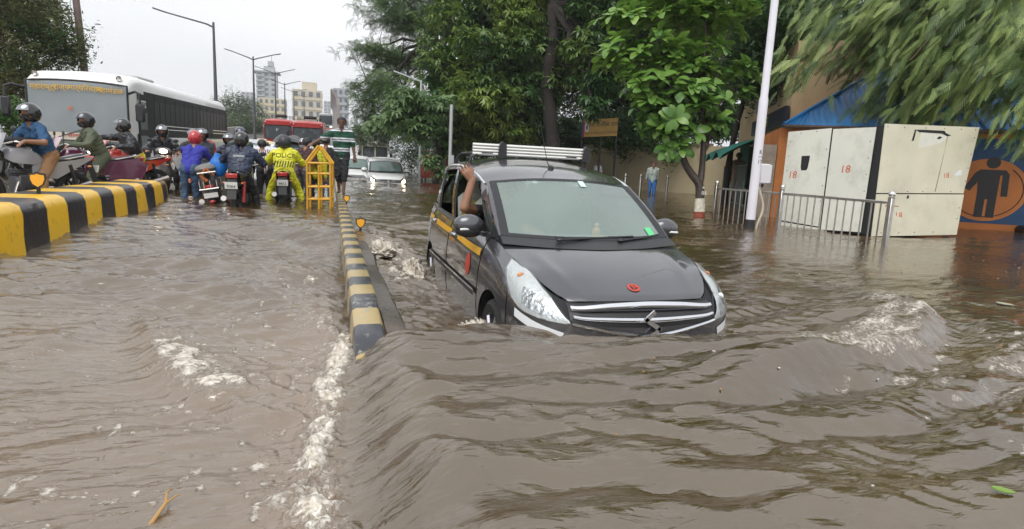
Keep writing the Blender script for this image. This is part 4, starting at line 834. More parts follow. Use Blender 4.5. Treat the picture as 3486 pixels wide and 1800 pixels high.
# ================================================================ roadside structures
def stripes(name, c1, c2, period, axis=1, wear=.25, phase=0, rough=.45, under=(.30, .28, .24), slant=0.0, bump=.35):
    m = bpy.data.materials.new(name); m.use_nodes = True; t = m.node_tree; ln = t.links.new; b = t.nodes['Principled BSDF']; b.inputs['Roughness'].default_value = rough
    tc = N(t, 'ShaderNodeTexCoord'); sp = N(t, 'ShaderNodeSeparateXYZ'); n0 = N(t, 'ShaderNodeTexNoise'); n0.inputs['Scale'].default_value = 3; n0.inputs['Detail'].default_value = 3
    ln(tc.outputs['Object'], n0.inputs['Vector']); ln(tc.outputs['Object'], sp.inputs[0])
    s1 = N(t, 'ShaderNodeMath', operation='MULTIPLY_ADD'); s1.inputs[1].default_value = slant; ln(sp.outputs[2], s1.inputs[0]); ln(sp.outputs[axis], s1.inputs[2])
    ad = N(t, 'ShaderNodeMath', operation='MULTIPLY_ADD'); ad.inputs[1].default_value = .05; ln(n0.outputs[0], ad.inputs[0]); ln(s1.outputs[0], ad.inputs[2])
    dv = N(t, 'ShaderNodeMath', operation='MULTIPLY_ADD'); dv.inputs[1].default_value = 1/period; dv.inputs[2].default_value = phase+100; ln(ad.outputs[0], dv.inputs[0])
    fr = N(t, 'ShaderNodeMath', operation='FRACT'); ln(dv.outputs[0], fr.inputs[0]); gt = N(t, 'ShaderNodeMath', operation='GREATER_THAN'); gt.inputs[1].default_value = .5; ln(fr.outputs[0], gt.inputs[0])
    mx = N(t, 'ShaderNodeMix', data_type='RGBA'); mx.inputs[6].default_value = (*c1, 1); mx.inputs[7].default_value = (*c2, 1); ln(gt.outputs[0], mx.inputs[0])
    n1 = N(t, 'ShaderNodeTexNoise'); n1.inputs['Scale'].default_value = 11; n1.inputs['Detail'].default_value = 8; n1.inputs['Roughness'].default_value = .7; ln(tc.outputs['Object'], n1.inputs['Vector'])
    mr = N(t, 'ShaderNodeMapRange'); mr.inputs[1].default_value = .55; mr.inputs[2].default_value = .72; mr.inputs[4].default_value = wear*2.2; ln(n1.outputs[0], mr.inputs[0])
    m2 = N(t, 'ShaderNodeMix', data_type='RGBA'); m2.inputs[7].default_value = (*under, 1); ln(mr.outputs[0], m2.inputs[0]); ln(mx.outputs[2], m2.inputs[6]); ln(m2.outputs[2], b.inputs['Base Color'])
    bp = N(t, 'ShaderNodeBump'); bp.inputs['Strength'].default_value = bump; bp.inputs['Distance'].default_value = .01; ln(n1.outputs[0], bp.inputs['Height']); ln(bp.outputs[0], b.inputs['Normal'])
    return m
def wobble(P, a, f, seed=0):
    P = np.asarray(P, float); P[..., 0] += a*fbm(P[..., 1]*f, P[..., 2]*f*2, seed); P[..., 2] += a*.7*fbm(P[..., 1]*f+9, P[..., 0]*f, seed+5); return P
CONC = M('concrete', (.33, .31, .28), .8, var=.2, vs=2, bump=.3, dirt=.4)
# median kerb with black and cream bands
ys = np.concatenate([np.arange(1.2, 12, .08), np.arange(12, 30, .3)]); P = []
for y in ys:
    zt = .045-.09*max(0, min(1, (4.3-y)/1.0))-.25*max(0, min(1, (3.45-y)/.6))+.08*max(0, min(1, (y-9)/6)); P.append([(.10, y, -.62), (.125, y, zt-.05), (.135, y, zt-.015), (.16, y, zt), (.29, y, zt), (.305, y, zt-.012), (.315, y, zt-.05), (.32, y, -.62)])
mb = MB(); mb.grid(wobble(np.array(P), .006, 3)); k = mb.build('median_kerb', stripes('kerb_bands', (.40, .30, .13), (.04, .043, .05), .62, wear=.8, phase=.1, rough=.3))
tag(k, 'low kerb with black and faded yellow bands, water spilling over its near end', 'kerb')
mb = MB(); P = [[(.322, y, -.62), (.322, y, -.10), (.33, y, -.09), (.45, y, -.10+.02*math.sin(y*3)), (.475, y, -.13), (.49, y, -.62)] for y in np.arange(1.2, 9.2, .1)]; mb.grid(wobble(np.array(P), .02, 3, 4))
tag(mb.build('kerb_footing', M('wet_concrete', (.10, .085, .07), .35, var=.35, vs=3, bump=.4, dirt=.5)), 'dark wet concrete footing along the taxi side of the banded kerb', 'kerb')
# big yellow and black barrier wall
ys = np.concatenate([np.arange(2, 12.4, .12), np.linspace(12.5, 13.75, 14)]); P = []
for y in ys:
    x0 = -2.86-.02*(y-7); e = max(0, (y-12.3)/1.45); h = .42-.10*max(0, (9-y)/7)*0; s_ = math.sqrt(max(0, 1-e**2.5)); hw = .42*(.25+.75*s_)
    xc = x0-.42; zt = .40*(.75+.25*s_) if e < 1 else .2
    P.append([(xc+hw+.10, y, -.62), (xc+hw, y, .02), (xc+hw*.9, y, zt*.72), (xc+hw*.80, y, zt*.92), (xc+hw*.62, y, zt), (xc-hw*.62, y, zt*1.0), (xc-hw*.86, y, zt*.9), (xc-hw, y, .02), (xc-hw-.1, y, -.62)])
P.append([(-3.42, 13.80, -.62)]*2+[(-3.42, 13.80, .2)]*5+[(-3.42, 13.80, -.62)]*2)
mb = MB(); mb.grid(wobble(np.array(P), .02, 1.6, 2))
k = mb.build('barrier_wall', stripes('barrier_bands', (.80, .47, .012), (.014, .014, .016), 1.12, wear=.34, phase=.30, rough=.28, under=(.17, .12, .06), slant=-.42, bump=.6))
tag(k, 'waist-high concrete barrier painted in bold yellow and black bands', 'barrier')
def delineator(loc, label, s=1, rz=0):
    r = thing('road_reflector', label, 'reflector', loc, rz, 'kerb reflectors', sc=s)
    sh = [(-.055, .06), (-.02, .064), (0, .075), (.02, .064), (.055, .06), (.058, .02), (.04, -.03), (0, -.06), (-.04, -.03), (-.058, .02)]
    mb = MB(); mb.prism(np.array(sh)*1.18, .02, (0, 0, .10)); mb.box((0, .01, .02), (.03, .02, .08)); mb.build('housing', BLACKP, r)
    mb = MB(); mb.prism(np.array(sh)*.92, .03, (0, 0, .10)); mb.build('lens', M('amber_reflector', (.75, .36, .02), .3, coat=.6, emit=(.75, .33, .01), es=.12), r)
delineator((-3.28, 8.35, .42), 'amber shield-shaped reflector standing on the yellow and black barrier', 1.25, 12)
delineator((.40, 8.63, -.02), 'amber reflector sticking out of the water beside the kerb', 1.0)
delineator((.30, 12.3, .09), 'amber reflector on the kerb in front of the walking man', .9)
# yellow police barricade of bent pipes
YEL = M('barricade_yellow', (.62, .33, .02), .4, var=.12, vs=9, dirt=.3, dcol=(.2, .1, .03), bump=.2)
bar = thing('barricade', 'yellow pipe barricade frame with a triangular top in the water', 'barricade', (-.20, 12.35, -.62), -8, sc=(.86, 1, 1))
for y in (-.16, .16):
    for x in (-.25, 0, .25):
        mb = MB(); mb.tube([(x, y, 0), (x+.005, y, .8), (x, y, 1.48 if x else 1.44)], .024, 8); mb.build('upright', YEL, bar)
    for z in (.78, 1.02, 1.27, 1.47):
        mb = MB(); mb.tube([(-.25, y, z), (.25, y, z+.01)], .02, 8); mb.build('rung', YEL, bar)
    for s_ in (-1, 1):
        mb = MB(); mb.tube([(s_*.27, y, 1.48), (0, y, 1.80)], .028, 8); mb.build('gable_bar', YEL, bar)
for x in (-.25, .25):
    for z in (.8, 1.05, 1.46):
        mb = MB(); mb.tube([(x, -.16, z), (x, .16, z)], .018, 8); mb.build('cross_bar', YEL, bar)
# stainless railing
rail = thing('railing', 'stainless steel railing with round knobs in front of the pale boxes', 'railing', (8.4, 9.6, -.35))
def railpt(y): return 8.30+(y-7.22)*.0404
for y in (7.22, 9.71, 11.92):
    mb = MB(); x = railpt(y)-8.4; mb.box((x, y-9.6, .53), (.075, .075, 1.15), b=.006); mb.lathe([(.05, 1.105), (.05, 1.112), (.02, 1.13)], 12, (x, y-9.6, 0)); p = mb.build('post', STEEL, rail)
    mb = MB(); mb.ell((x, y-9.6, 1.165), .052, 16, 12); mb.build('knob', M('polished_steel', (.72, .71, .70), .12, 1), p)
for a, b in ((7.22, 9.71), (9.71, 11.92)):
    mb = MB(); mb.box(((railpt(a)+railpt(b))/2-8.4, (a+b)/2-9.6, 1.035), (.05, b-a-.08, .045), rotm(0, 0, -2.3), b=.006); mb.build('top_rail', STEEL, rail)
    n_ = int((b-a)/.19)
    for k in range(1, n_+1):
        y = a+(b-a)*k/(n_+1); mb = MB(); mb.tube([(railpt(y)-8.4, y-9.6, -.1), (railpt(y)-8.4, y-9.6, 1.02)], .0125, 8); mb.build('bar', STEEL, rail)
# white pole with junction box and conduit
pole = thing('street_pole', 'tall white pole with black foot and grey junction box behind the railing', 'pole', (7.86, 9.86, -.35))
WPOLE = M('white_pole_paint', (.72, .71, .76), .3, var=.04, vs=2)
mb = MB(); mb.lathe([(.088, .50), (.085, 2.5), (.083, 2.78), (.070, 2.84), (.066, 9.2), (0, 9.22)], 20); sh = mb.build('shaft', WPOLE, pole)
mb = MB(); mb.lathe([(.098, 0), (.096, .36), (.0885, .51)], 20); mb.build('base_sleeve', BLACKP, pole)
mb = MB(); mb.box((.17, .05, 1.40), (.24, .20, .38), rotm(0, 0, -12), b=.012); jb = mb.build('junction_box', M('grey_abs', (.62, .61, .64), .45), pole)
mb = MB(); mb.box((.19, -.062, 1.40), (.215, .02, .35), rotm(0, 0, -12), b=.006); mb.build('door', MATS['grey_abs'], jb)
for x in (.12, .22):
    mb = MB(); mb.tube([(x, .04, 1.215), (x, .04, 1.14)], .022, 8); mb.build('gland', BLACKP, jb)
mb = MB(); mb.tube(cr(np.array([(.13, .03, 1.15), (.16, .0, 1.02), (.235, -.02, .8), (.22, -.03, .62), (.14, -.03, .40), (.1, -.03, .1)]), 24), .022, 8); mb.build('conduit', M('pale_conduit', (.55, .48, .38), .6, dirt=.3), pole)
text('K', .11, INK, pole, (.0, -.0875, 1.80), rz=8); text('17', .10, INK, pole, (-.005, -.0875, 1.62), rz=8)
mb = MB(); mb.box((-.0, -.0865, 1.715), (.09, .004, .008)); mb.build('painted_line', INK, pole)
# pale sheet-metal boxes marked 18
def lerp3(a, b, t): return np.array(a)*(1-t)+np.array(b)*t
BOX_L = [np.array((9.10, 10.53, -.10)), np.array((9.35, 10.82, 1.96))]; BOX_C = [np.array((9.54, 8.61, .0)), np.array((9.79, 8.89, 2.06))]; BOX_R = [np.array((11.70, 8.65, .05)), np.array((12.14, 8.88, 2.14))]
BOX_B = [BOX_L[i]+BOX_R[i]-BOX_C[i] for i in (0, 1)]
booth = thing('kiosk', 'leaning pale sheet-metal kiosk with red number 18 on its panels', 'kiosk', (0, 0, 0))
PANEL1 = M('panel_white', (.64, .64, .56), .5, var=.07, vs=1.2, dirt=.28, bump=.08, bs=6); PANEL2 = M('panel_cream', (.58, .55, .42), .5, var=.1, vs=1.1, dirt=.38, dcol=(.33, .30, .22), bump=.08, bs=6)
RED18 = M('red_stencil', (.52, .09, .03), .6); RIVET = M('rivet', (.10, .09, .08), .6)
mb = MB(); q = [BOX_L[0], BOX_C[0], BOX_R[0], BOX_B[0], BOX_L[1], BOX_C[1], BOX_R[1], BOX_B[1]]; cen = sum(q)/8; q = [cen+(p-cen)*.975 for p in q]; mb.add(q, [(0, 1, 5, 4), (1, 2, 6, 5), (2, 3, 7, 6), (3, 0, 4, 7), (4, 5, 6, 7), (3, 2, 1, 0)]); mb.build('carcass', DARK, booth, smooth=False)
class Face:
    def __init__(s, A, B): s.a0, s.a1, s.b0, s.b1 = A[0], A[1], B[0], B[1]; s.n = np.cross(s.b0-s.a0, s.a1-s.a0); s.n /= np.linalg.norm(s.n)
    def at(s, u, v, d=0): return lerp3(lerp3(s.a0, s.b0, u), lerp3(s.a1, s.b1, u), v)+s.n*d
    def slab(s, name, mat, poly, parent, d0=0, d1=.012, curl=0):
        mb = MB(); k = len(poly); mb.add([s.at(u, v, d1) for u, v in poly]+[s.at(u, v, d0) for u, v in poly], [tuple(range(k)), tuple(range(2*k-1, k-1, -1))]+[(i, k+i, k+(i+1) % k, (i+1) % k) for i in range(k)])
        return mb.build(name, mat, parent, smooth=False)
    def rot(s):
        x = s.at(1, .5)-s.at(0, .5); x /= np.linalg.norm(x); z = s.at(.5, 1)-s.at(.5, 0); z = z-x*(x@z); z /= np.linalg.norm(z); return Matrix([x, z, np.cross(x, z)]).transposed().to_4x4()
    def text(s, body, size, mat, u, v, parent, d=.014, tilt=0):
        o = text(body, size, mat, parent, (0, 0, 0)); m = s.rot() @ Matrix.Rotation(R(tilt), 4, 'Z'); m.translation = s.at(u, v, d); o.matrix_local = m; return o
FL, FR = Face(BOX_L, BOX_C), Face(BOX_C, BOX_R)
if FL.n @ np.array([-1, -1, 0]) < 0: FL.n *= -1
if FR.n @ np.array([-1, -1, 0]) < 0: FR.n *= -1
p1 = FL.slab('panel', PANEL1, [(.0, .10), (.485, .055), (.487, 1.0), (.0, 1.0)], booth); p1b = FL.slab('panel', PANEL1, [(0, .0), (.485, -.03), (.485, .043), (0, .086)], booth)
p2 = FL.slab('panel', PANEL1, [(.50, .03), (.90, .03), (.93, .975), (.505, .99)], booth)
p3 = FR.slab('panel', PANEL2, [(.0, .385), (.975, .385), (1, 1), (.0, 1)], booth); p4 = FR.slab('panel', PANEL2, [(0, .0), (1, .0), (.985, .375), (0, .375)], booth)
p5 = FR.slab('patch_panel', PANEL1, [(.36, .60), (.66, .60), (.66, .915), (.375, .935)], booth, .012, .016)
mb = MB()
for a, b in (((.64, .40), (.655, .66)), ((.655, .66), (.665, .90))): mb.tube([FR.at(*a, .013), FR.at(*b, .013)], .008, 5)
mb.build('seam', RIVET, p3)
FR.slab('torn_edge', DARK, [(.30, .955), (.33, .95), (.36, .935), (.60, .93), (.66, .905), (.70, .915), (.64, .935), (.62, .955), (.40, .958)], p3, .0125, .0185); FR.slab('torn_edge', DARK, [(.29, .85), (.31, .955), (.325, .955), (.315, .86)], p3, .0125, .0145)
FR.slab('torn_hole', DARK, [(.55, .885), (.58, .905), (.61, .895), (.58, .875)], p5, .0, .0175); FR.slab('hole', DARK, [(.33, .335), (.355, .335), (.355, .365), (.335, .365)], p4, 0, .0135)
FR.slab('stain', M('grey_smear', (.40, .42, .42), .6), [(.48, .72), (.53, .70), (.545, .74), (.565, .80), (.53, .83), (.515, .79), (.47, .75)], p5, .0, .0168)
FR.slab('paper_notice', M('paper', (.72, .72, .74), .7), [(.80, .655), (.89, .655), (.893, .705), (.80, .70)], p3, 0, .0136); FR.slab('paper_notice', MATS['paper'], [(.82, .55), (.90, .55), (.905, .60), (.82, .597)], p3, 0, .0136)
FL.slab('window_hole', DARK, [(.205, .60), (.26, .60), (.275, .62), (.285, .70), (.285, .745), (.19, .745), (.195, .63)], p1, 0, .0135)
for x in (.12, .62): FR.slab('rust_scrape', M('rust', (.36, .20, .07), .8), [(.05+x*.5, .265), (.16+x*.5, .262), (.30+x*.5, .255), (.12+x*.5, .278), (.05+x*.5, .280)] if x < .5 else [(.62, .235), (.67, .235), (.67, .258), (.62, .258)], p4, 0, .0136)
FL.text('18', .21, RED18, .11, .555, p1); FL.text('18', .21, RED18, .68, .60, p2); FR.text('18', .14, RED18, .31, .665, p3); FR.text('18', .17, RED18, .73, .55, p3); FR.text('18', .20, RED18, .27, .175, p4)
for F_, pan, lst in ((FL, p1, [(.04, v) for v in (.3, .45, .6, .75, .9)]+[(.46, v) for v in (.3, .45, .62, .8)]+[(.15, .975), (.33, .98)]), (FL, p2, [(.89, v) for v in (.2, .4, .55, .7, .85)]), (FR, p3, [(u, .975) for u in (.03, .2, .42, .62, .8, .96)]+[(.965, v) for v in (.5, .62, .75, .9)]+[(u, .40) for u in (.18, .33, .5, .82)]), (FR, p4, [(u, .03) for u in (.1, .3, .48, .7)]+[(.96, v) for v in (.15, .25)])):
    for u, v in lst: mb = MB(); mb.ell(F_.at(u, v, .013), .011, 6, 4); mb.build('rivet', RIVET, pan)
# orange washroom with corrugated blue roof
WC = thing('washroom', 'orange and blue painted washroom with a black person symbol and a blue corrugated roof', 'building', (0, 0, 0))
A0, B0 = np.array((10.75, 12.76, -.4)), np.array((16.6, 9.0, -.4)); dirv = (B0-A0)/np.linalg.norm(B0-A0); nrm = np.array([dirv[1], -dirv[0], 0]); nrm = nrm if nrm[1] < 0 else -nrm; bk = -nrm
ORANGE = M('orange_wall_paint', (.55, .19, .05), .75, var=.14, vs=1.5, dirt=.3, dcol=(.25, .12, .06), bump=.15, bs=18); BLUEW = M('blue_wall_paint', (.025, .075, .17), .75, var=.15, vs=1.5, dirt=.2)
mb = MB(); up = np.array([0, 0, 2.62]); dp = bk*3.4; q = [A0, B0, B0+dp, A0+dp]; mb.add(q+[p+up for p in q], [(0, 1, 5, 4), (1, 2, 6, 5), (2, 3, 7, 6), (3, 0, 4, 7), (4, 5, 6, 7)]); mb.build('wall', ORANGE, WC, smooth=False)
FW = Face([A0, A0+up], [B0, B0+up]); FW.n = nrm; LW = np.linalg.norm(B0-A0)
def fu(x, z): return (x/LW, (z+.4)/2.62)
def fpoly(pts): return [fu(*p) for p in pts]
t_ = np.array((14.67, 10.33)); xc = float((np.array([14.67, 10.33, 0])-A0) @ dirv)
FW.slab('blue_panel', BLUEW, fpoly([(xc-.75, .16), (xc+.95, .16), (xc+1.05, 2.1), (xc-.75, 2.1)]), WC, 0, .006)
a = np.linspace(0, 2*math.pi, 41)[:-1]; FW.slab('symbol_disc', ORANGE, fpoly([(xc-.02+.82*math.cos(t), .93+.72*math.sin(t)) for t in a]), WC, .006, .012)
mb = MB(); ring = [FW.at(*fu(xc-.02+.72*math.cos(t), .93+.62*math.sin(t)), .013) for t in np.linspace(-2.6, .9, 30)]; mb.tube(ring, .012, 5); mb.build('symbol_ring', INK, WC)
fig = FW.slab('symbol_figure', INK, fpoly([(xc+x*1.0, .30+z) for x, z in ((-.20, 0), (-.03, 0), (-.03, .42), (.03, .42), (.03, 0), (.20, 0), (.20, .55), (.20, .98), (.25, .98), (.27, .5), (.40, .5), (.38, 1.0), (.30, 1.10), (-.20, 1.10), (-.30, 1.02), (-.48, .66), (-.36, .60), (-.22, .82), (-.20, .55))]), WC, .012, .018)
FW.slab('symbol_head', INK, fpoly([(xc+.03+.14*math.cos(t), 1.56+.13*math.sin(t)) for t in a]), WC, .012, .018)
FW.text('स्व', .34, INK, *fu(.42, 1.55), WC, .006); FW.slab('painted_border', M('ochre_paint', (.5, .22, .06), .75), fpoly([(.15, 1.92), (3.0, 1.92), (3.0, 1.97), (.15, 1.97)]), WC, 0, .005)
mb = MB(); pi = FW.at(*fu(xc+.78, .06), .05); mb.tube([pi-nrm*.15, pi+nrm*.35], .11, 12); mb.build('drain_pipe', BLACKP, WC)
BLUER = M('blue_sheet', (.02, .18, .46), .4, var=.12, vs=2, dirt=.2, dcol=(.05, .1, .16))
ev = A0+dirv*.05+nrm*.25+np.array([0, 0, 2.66]); nx = 62
for k in range(9):           # each roofing sheet a piece
    u0, u1 = k*7.6/9, (k+1)*7.6/9+.02; n_ = 15; P = []
    for v in np.linspace(0, 1, 5):
        rise = v*1.75; ins = .0 if k else 1.9*v
        P.append([ev+dirv*(u0+(u1-u0)*t+(max(0, 2.6*v-u0-(u1-u0)*t) if u0 < 2.6 else 0))+bk*(v*3.0)+np.array([0, 0, rise+.022*math.sin(t*6*math.pi)+.004*k]) for t in np.linspace(0, 1, n_*2)])
    mb = MB(); mb.grid(np.array(P)); mb.build('roof_sheet', BLUER, WC, fix=False)
mb = MB(); r0 = ev+dirv*2.6+bk*3.0+np.array([0, 0, 1.78]); mb.tube([r0, r0+dirv*5.0], .07, 8); mb.tube([ev+np.array([0, 0, .03]), r0], .05, 8); mb.build('ridge_cap', BLUER, WC)
mb = MB(); mb.tube([ev+np.array([0, 0, -.02]), ev+dirv*7.6+np.array([0, 0, -.02])], .05, 6); mb.build('eave_beam', M('rusted_steel', (.10, .06, .04), .8), WC)
mb = MB(); q0 = A0-dirv*.42+nrm*.05; mb.add([q0, A0-dirv*.02+nrm*.05, A0-dirv*.02-nrm*.4, q0-nrm*.4]+[p+np.array([0, 0, 2.2]) for p in (q0, A0-dirv*.02+nrm*.05, A0-dirv*.02-nrm*.4, q0-nrm*.4)], [(0, 1, 5, 4), (1, 2, 6, 5), (2, 3, 7, 6), (3, 0, 4, 7), (4, 5, 6, 7)]); mb.build('gate_pillar', M('bare_plaster', (.33, .27, .21), .85, var=.2, dirt=.4), WC, smooth=False)
FW.slab('paper_notice', MATS['paper'], [(-.055, .50), (-.012, .50), (-.012, .62), (-.055, .62)], WC, .055, .058)
# cream compound wall
CREAM = M('cream_wall_paint', (.62, .52, .33), .8, var=.08, vs=.7, dirt=.25, dcol=(.36, .28, .17), bump=.12, bs=12)
cw = thing('compound_wall', 'cream painted compound wall with a flat coping behind the walking man', 'wall', (0, 0, 0))
Wa, Wb = np.array((15.2, 34.6, -.4)), np.array((17.42, 25.5, -.4)); Fw = Face([Wa, Wa+np.array([0, 0, 2.75])], [Wb, Wb+np.array([0, 0, 2.75])]); Fw.n = np.array([-.97, -.24, 0])
Fw.slab('wall_face', CREAM, [(-.4, 0), (1, 0), (1, 1), (-.4, 1)], cw, -.25, 0); Fw.slab('coping', M('coping', (.40, .33, .24), .85, var=.15, dirt=.4), [(-.4, 1.001), (1.01, 1.001), (1.01, 1.045), (-.4, 1.045)], cw, -.3, .06)
Wc = np.array((18.6, 24.3, -.4)); Fr = Face([Wb+np.array([.02, -.0, 0]), Wb+np.array([.02, 0, 2.75])], [Wc, Wc+np.array([0, 0, 2.75])]); Fr.n = np.array([-.71, -.70, 0]); Fr.slab('wall_return', CREAM, [(0, 0), (1, 0), (1, 1), (0, 1)], cw, -.25, 0)
# bollards
for k, (x, y, lb) in enumerate(((11.82, 22.87, 'steel bollard half hidden behind the taxi roof'), (12.81, 23.39, 'steel bollard just left of the man in the pale green shirt'), (13.75, 24.0, 'steel bollard behind the legs of the man in the pale green shirt'), (14.6, 24.2, 'steel bollard right of the man in the pale green shirt'))):
    b_ = thing('bollard', lb, 'bollard', (x, y, -.4), group='steel bollards along the pavement'); mb = MB(); mb.lathe([(.06, 0), (.06, 1.22), (.045, 1.27), (0, 1.285)], 14); mb.build('post', STEEL, b_); mb = MB(); mb.lathe([(.063, 1.14), (.063, 1.17)], 14); mb.build('band', BLACKP, b_)
# police sign on posts
SG = thing('police_sign', 'yellow signboard with blue and red edge and police lettering among the leaves', 'sign', (0, 0, 0)); Sa, Sb = np.array((11.62, 27.45, 2.50)), np.array((12.95, 26.3, 2.60)); Fs = Face([Sa, Sa+np.array([0, 0, .82])], [Sb, Sb+np.array([0, 0, .82])])
if Fs.n @ np.array([-1, -1, 0]) < 0: Fs.n *= -1
SY = M('sign_yellow', (.50, .30, .07), .5, var=.08); Fs.slab('board', SY, [(0, 0), (1, 0), (1, 1), (0, 1)], SG, -.06, 0); Fs.slab('edge_band', M('sign_red', (.4, .03, .03), .5), [(.05, 0.01), (.085, 0.01), (.085, .99), (.05, .99)], SG, 0, .01); Fs.slab('edge_band', M('sign_blue', (.03, .05, .2), .5), [(.0, 0.01), (.048, 0.01), (.048, .99), (.0, .99)], SG, 0, .01)
Fs.slab('crest', M('crest_white', (.7, .7, .72), .5), [(.155+.055*math.cos(t), .52+.27*math.sin(t)) for t in a], SG, 0, .012); Fs.slab('crest_star', M('sign_blue', (.03, .05, .2), .5), [(.155+(.04 if i % 2 else .018)*math.cos(i*math.pi/5), .52+(.2 if i % 2 else .09)*math.sin(i*math.pi/5)) for i in range(10)], SG, .012, .016)
Fs.text('शीव पोलीस ठाणे', .27, INK, .60, .66, SG, .012); Fs.text('SION POLICE STATION', .16, INK, .60, .2, SG, .012)
for u in (.02, .55, .98):
    p = Fs.at(u, 0, -.09); mb = MB(); mb.tube([(p[0], p[1], -.4), (p[0], p[1], 3.95)], .05, 8); mb.build('post', BLACKP, SG)
# police station with green netting
PS = thing('police_station', 'cream police building with dark signboard, green netting and shaded entrance', 'building', (0, 0, 0)); Pa, Pb = np.array((18.9, 25.2, -.4)), np.array((13.2, 15.3, -.4)); Fp = Face([Pa, Pa+np.array([0, 0, 5.4])], [Pb, Pb+np.array([0, 0, 5.4])]); Fp.n = np.array([-.867, .499, 0])
if Fp.n @ (-(Pa+Pb)/2) < 0: Fp.n *= -1
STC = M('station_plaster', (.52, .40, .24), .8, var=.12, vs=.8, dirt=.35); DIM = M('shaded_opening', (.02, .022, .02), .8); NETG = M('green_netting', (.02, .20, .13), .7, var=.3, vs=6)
mb = MB(); d_ = -Fp.n*5; q = [Pa, Pb, Pb+d_, Pa+d_]; mb.add(q+[p+np.array([0, 0, 5.4]) for p in q], [(0, 1, 5, 4), (1, 2, 6, 5), (2, 3, 7, 6), (3, 0, 4, 7), (4, 5, 6, 7)]); mb.build('wall', STC, PS, smooth=False)
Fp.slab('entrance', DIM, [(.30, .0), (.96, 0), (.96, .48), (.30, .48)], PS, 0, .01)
Fp.slab('netting', NETG, [(.30, .08), (.52, .08), (.52, .48), (.30, .50)], PS, .3, .31); Fp.slab('netting', NETG, [(.52, .16), (.66, .20), (.66, .48), (.52, .48)], PS, .5, .51)
mb = MB(); mb.grid(np.array([[Fp.at(u, .495+.02*math.sin(u*25)*k/3, .02)+Fp.n*(k*.45)+np.array([0, 0, -.12*k*k/3]) for u in np.linspace(.26, 1.0, 16)] for k in range(5)])); mb.build('awning', M('green_awning', (.015, .13, .10), .6, var=.15), PS, fix=False)
sb = Fp.slab('signboard', M('sign_black', (.02, .02, .035), .4), [(.44, .555), (1.0, .555), (1.0, .655), (.44, .655)], PS, .05, .16); Fp.text('शीव पोलीस', .55, M('sign_gold', (.62, .55, .06), .5), .66, .605, sb, .17)
for u0, u1, v0, v1 in ((.42, .56, .72, .9), (.62, .78, .72, .9)):
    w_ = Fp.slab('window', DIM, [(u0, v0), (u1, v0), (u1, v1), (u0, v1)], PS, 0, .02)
    for t in np.linspace(0, 1, 7): mb = MB(); mb.tube([Fp.at(u0+(u1-u0)*t, v0, .05), Fp.at(u0+(u1-u0)*t, v1, .05)], .018, 5); mb.build('grille_bar', M('grey_grille', (.4, .4, .42), .5), w_)
    mb = MB(); q = [Fp.at(u0-.02, v1, 0), Fp.at(u1+.02, v1, 0), Fp.at(u1+.02, v1, .6), Fp.at(u0-.02, v1, .6)]; mb.add(q+[p+np.array([0, 0, .1]) for p in q], [(0, 1, 5, 4), (1, 2, 6, 5), (2, 3, 7, 6), (3, 0, 4, 7), (4, 5, 6, 7), (3, 2, 1, 0)]); mb.build('sunshade', STC, PS, smooth=False)
gt = thing('metal_gate', 'dark metal gate and fence before the shaded police entrance', 'gate', (0, 0, 0)); GM = M('gate_grey', (.16, .19, .18), .5)
for k in range(22): p = Fp.at(.36+.026*k, 0, .95); mb = MB(); mb.tube([p, p+np.array([0, 0, 1.75])], .016, 5); mb.build('bar', GM, gt)
for z in (.45, 1.0, 1.75): mb = MB(); mb.tube([Fp.at(.35, 0, .95)+np.array([0, 0, z]), Fp.at(.94, 0, .95)+np.array([0, 0, z])], .022, 6); mb.build('gate_rail', GM, gt)
bd = thing('billboard', 'weathered cream board among the mango leaves above the yellow sign', 'sign', (0, 0, 0)); Fb = Face([np.array((15.3, 36.6, 4.7)), np.array((15.3, 36.6, 6.0))], [np.array((17.6, 35.6, 5.0)), np.array((17.6, 35.6, 6.7))]); Fb.n = np.array([-.4, -.9, 0]); Fb.slab('board', M('weathered_cream', (.60, .44, .22), .7, var=.15, vs=3), [(0, 0), (1, 0), (1, 1), (.15, 1)], bd, -.08, 0)
for u in (.2, .8): p = Fb.at(u, 0, -.1); mb = MB(); mb.tube([(p[0], p[1], -.4), p+np.array([0, 0, 1])], .05, 6); mb.build('post', BLACKP, bd)
# thin posts and kerbside clutter of the side road
for x, y, h, arm, lb in ((3.85, 27.5, 4.5, True, 'slim white lamp post with an arm, among hanging leaves'), (4.58, 24.05, 3.24, False, 'short plain grey post between the white car and the taxi')):
    r = thing('lamp_post' if arm else 'steel_post', lb, 'post', (x, y, -.4)); mb = MB(); mb.tube([(0, 0, 0), (0, 0, h+.4)], .05 if arm else .07, 10); mb.build('shaft', M('grey_post', (.5, .52, .53), .45, .3), r)
    mb = MB(); mb.box((.07, 0, 1.5), (.16, .14, .35), b=.01); mb.build('meter_box', MATS['grey_post'], r)
    if arm: mb = MB(); mb.tube([(0, 0, h+.35), (-.5, .0, h+.5), (-1.2, .1, h+.72)], .03, 8); mb.build('arm', MATS['grey_post'], r)
r = thing('vendor_cart', 'red box stall with white lid beside the slim lamp post', 'stall', (4.45, 27.9, -.4), 8); mb = MB(); mb.box((0, 0, .95), (.85, .6, .62), b=.02); mb.build('box', M('faded_red', (.25, .035, .025), .6, dirt=.3), r); mb = MB(); mb.box((0, 0, 1.29), (.92, .66, .05), b=.01); mb.build('lid', WHITEP, r)
for sx in (-.36, .36):
    for sy in (-.24, .24): mb = MB(); mb.box((sx, sy, .32), (.05, .05, .64)); mb.build('leg', BLACKP, r)
fc = thing('iron_fence', 'rusty iron fence with red sheet panels under the dark trees', 'fence', (4.3, 31, -.4), 0)
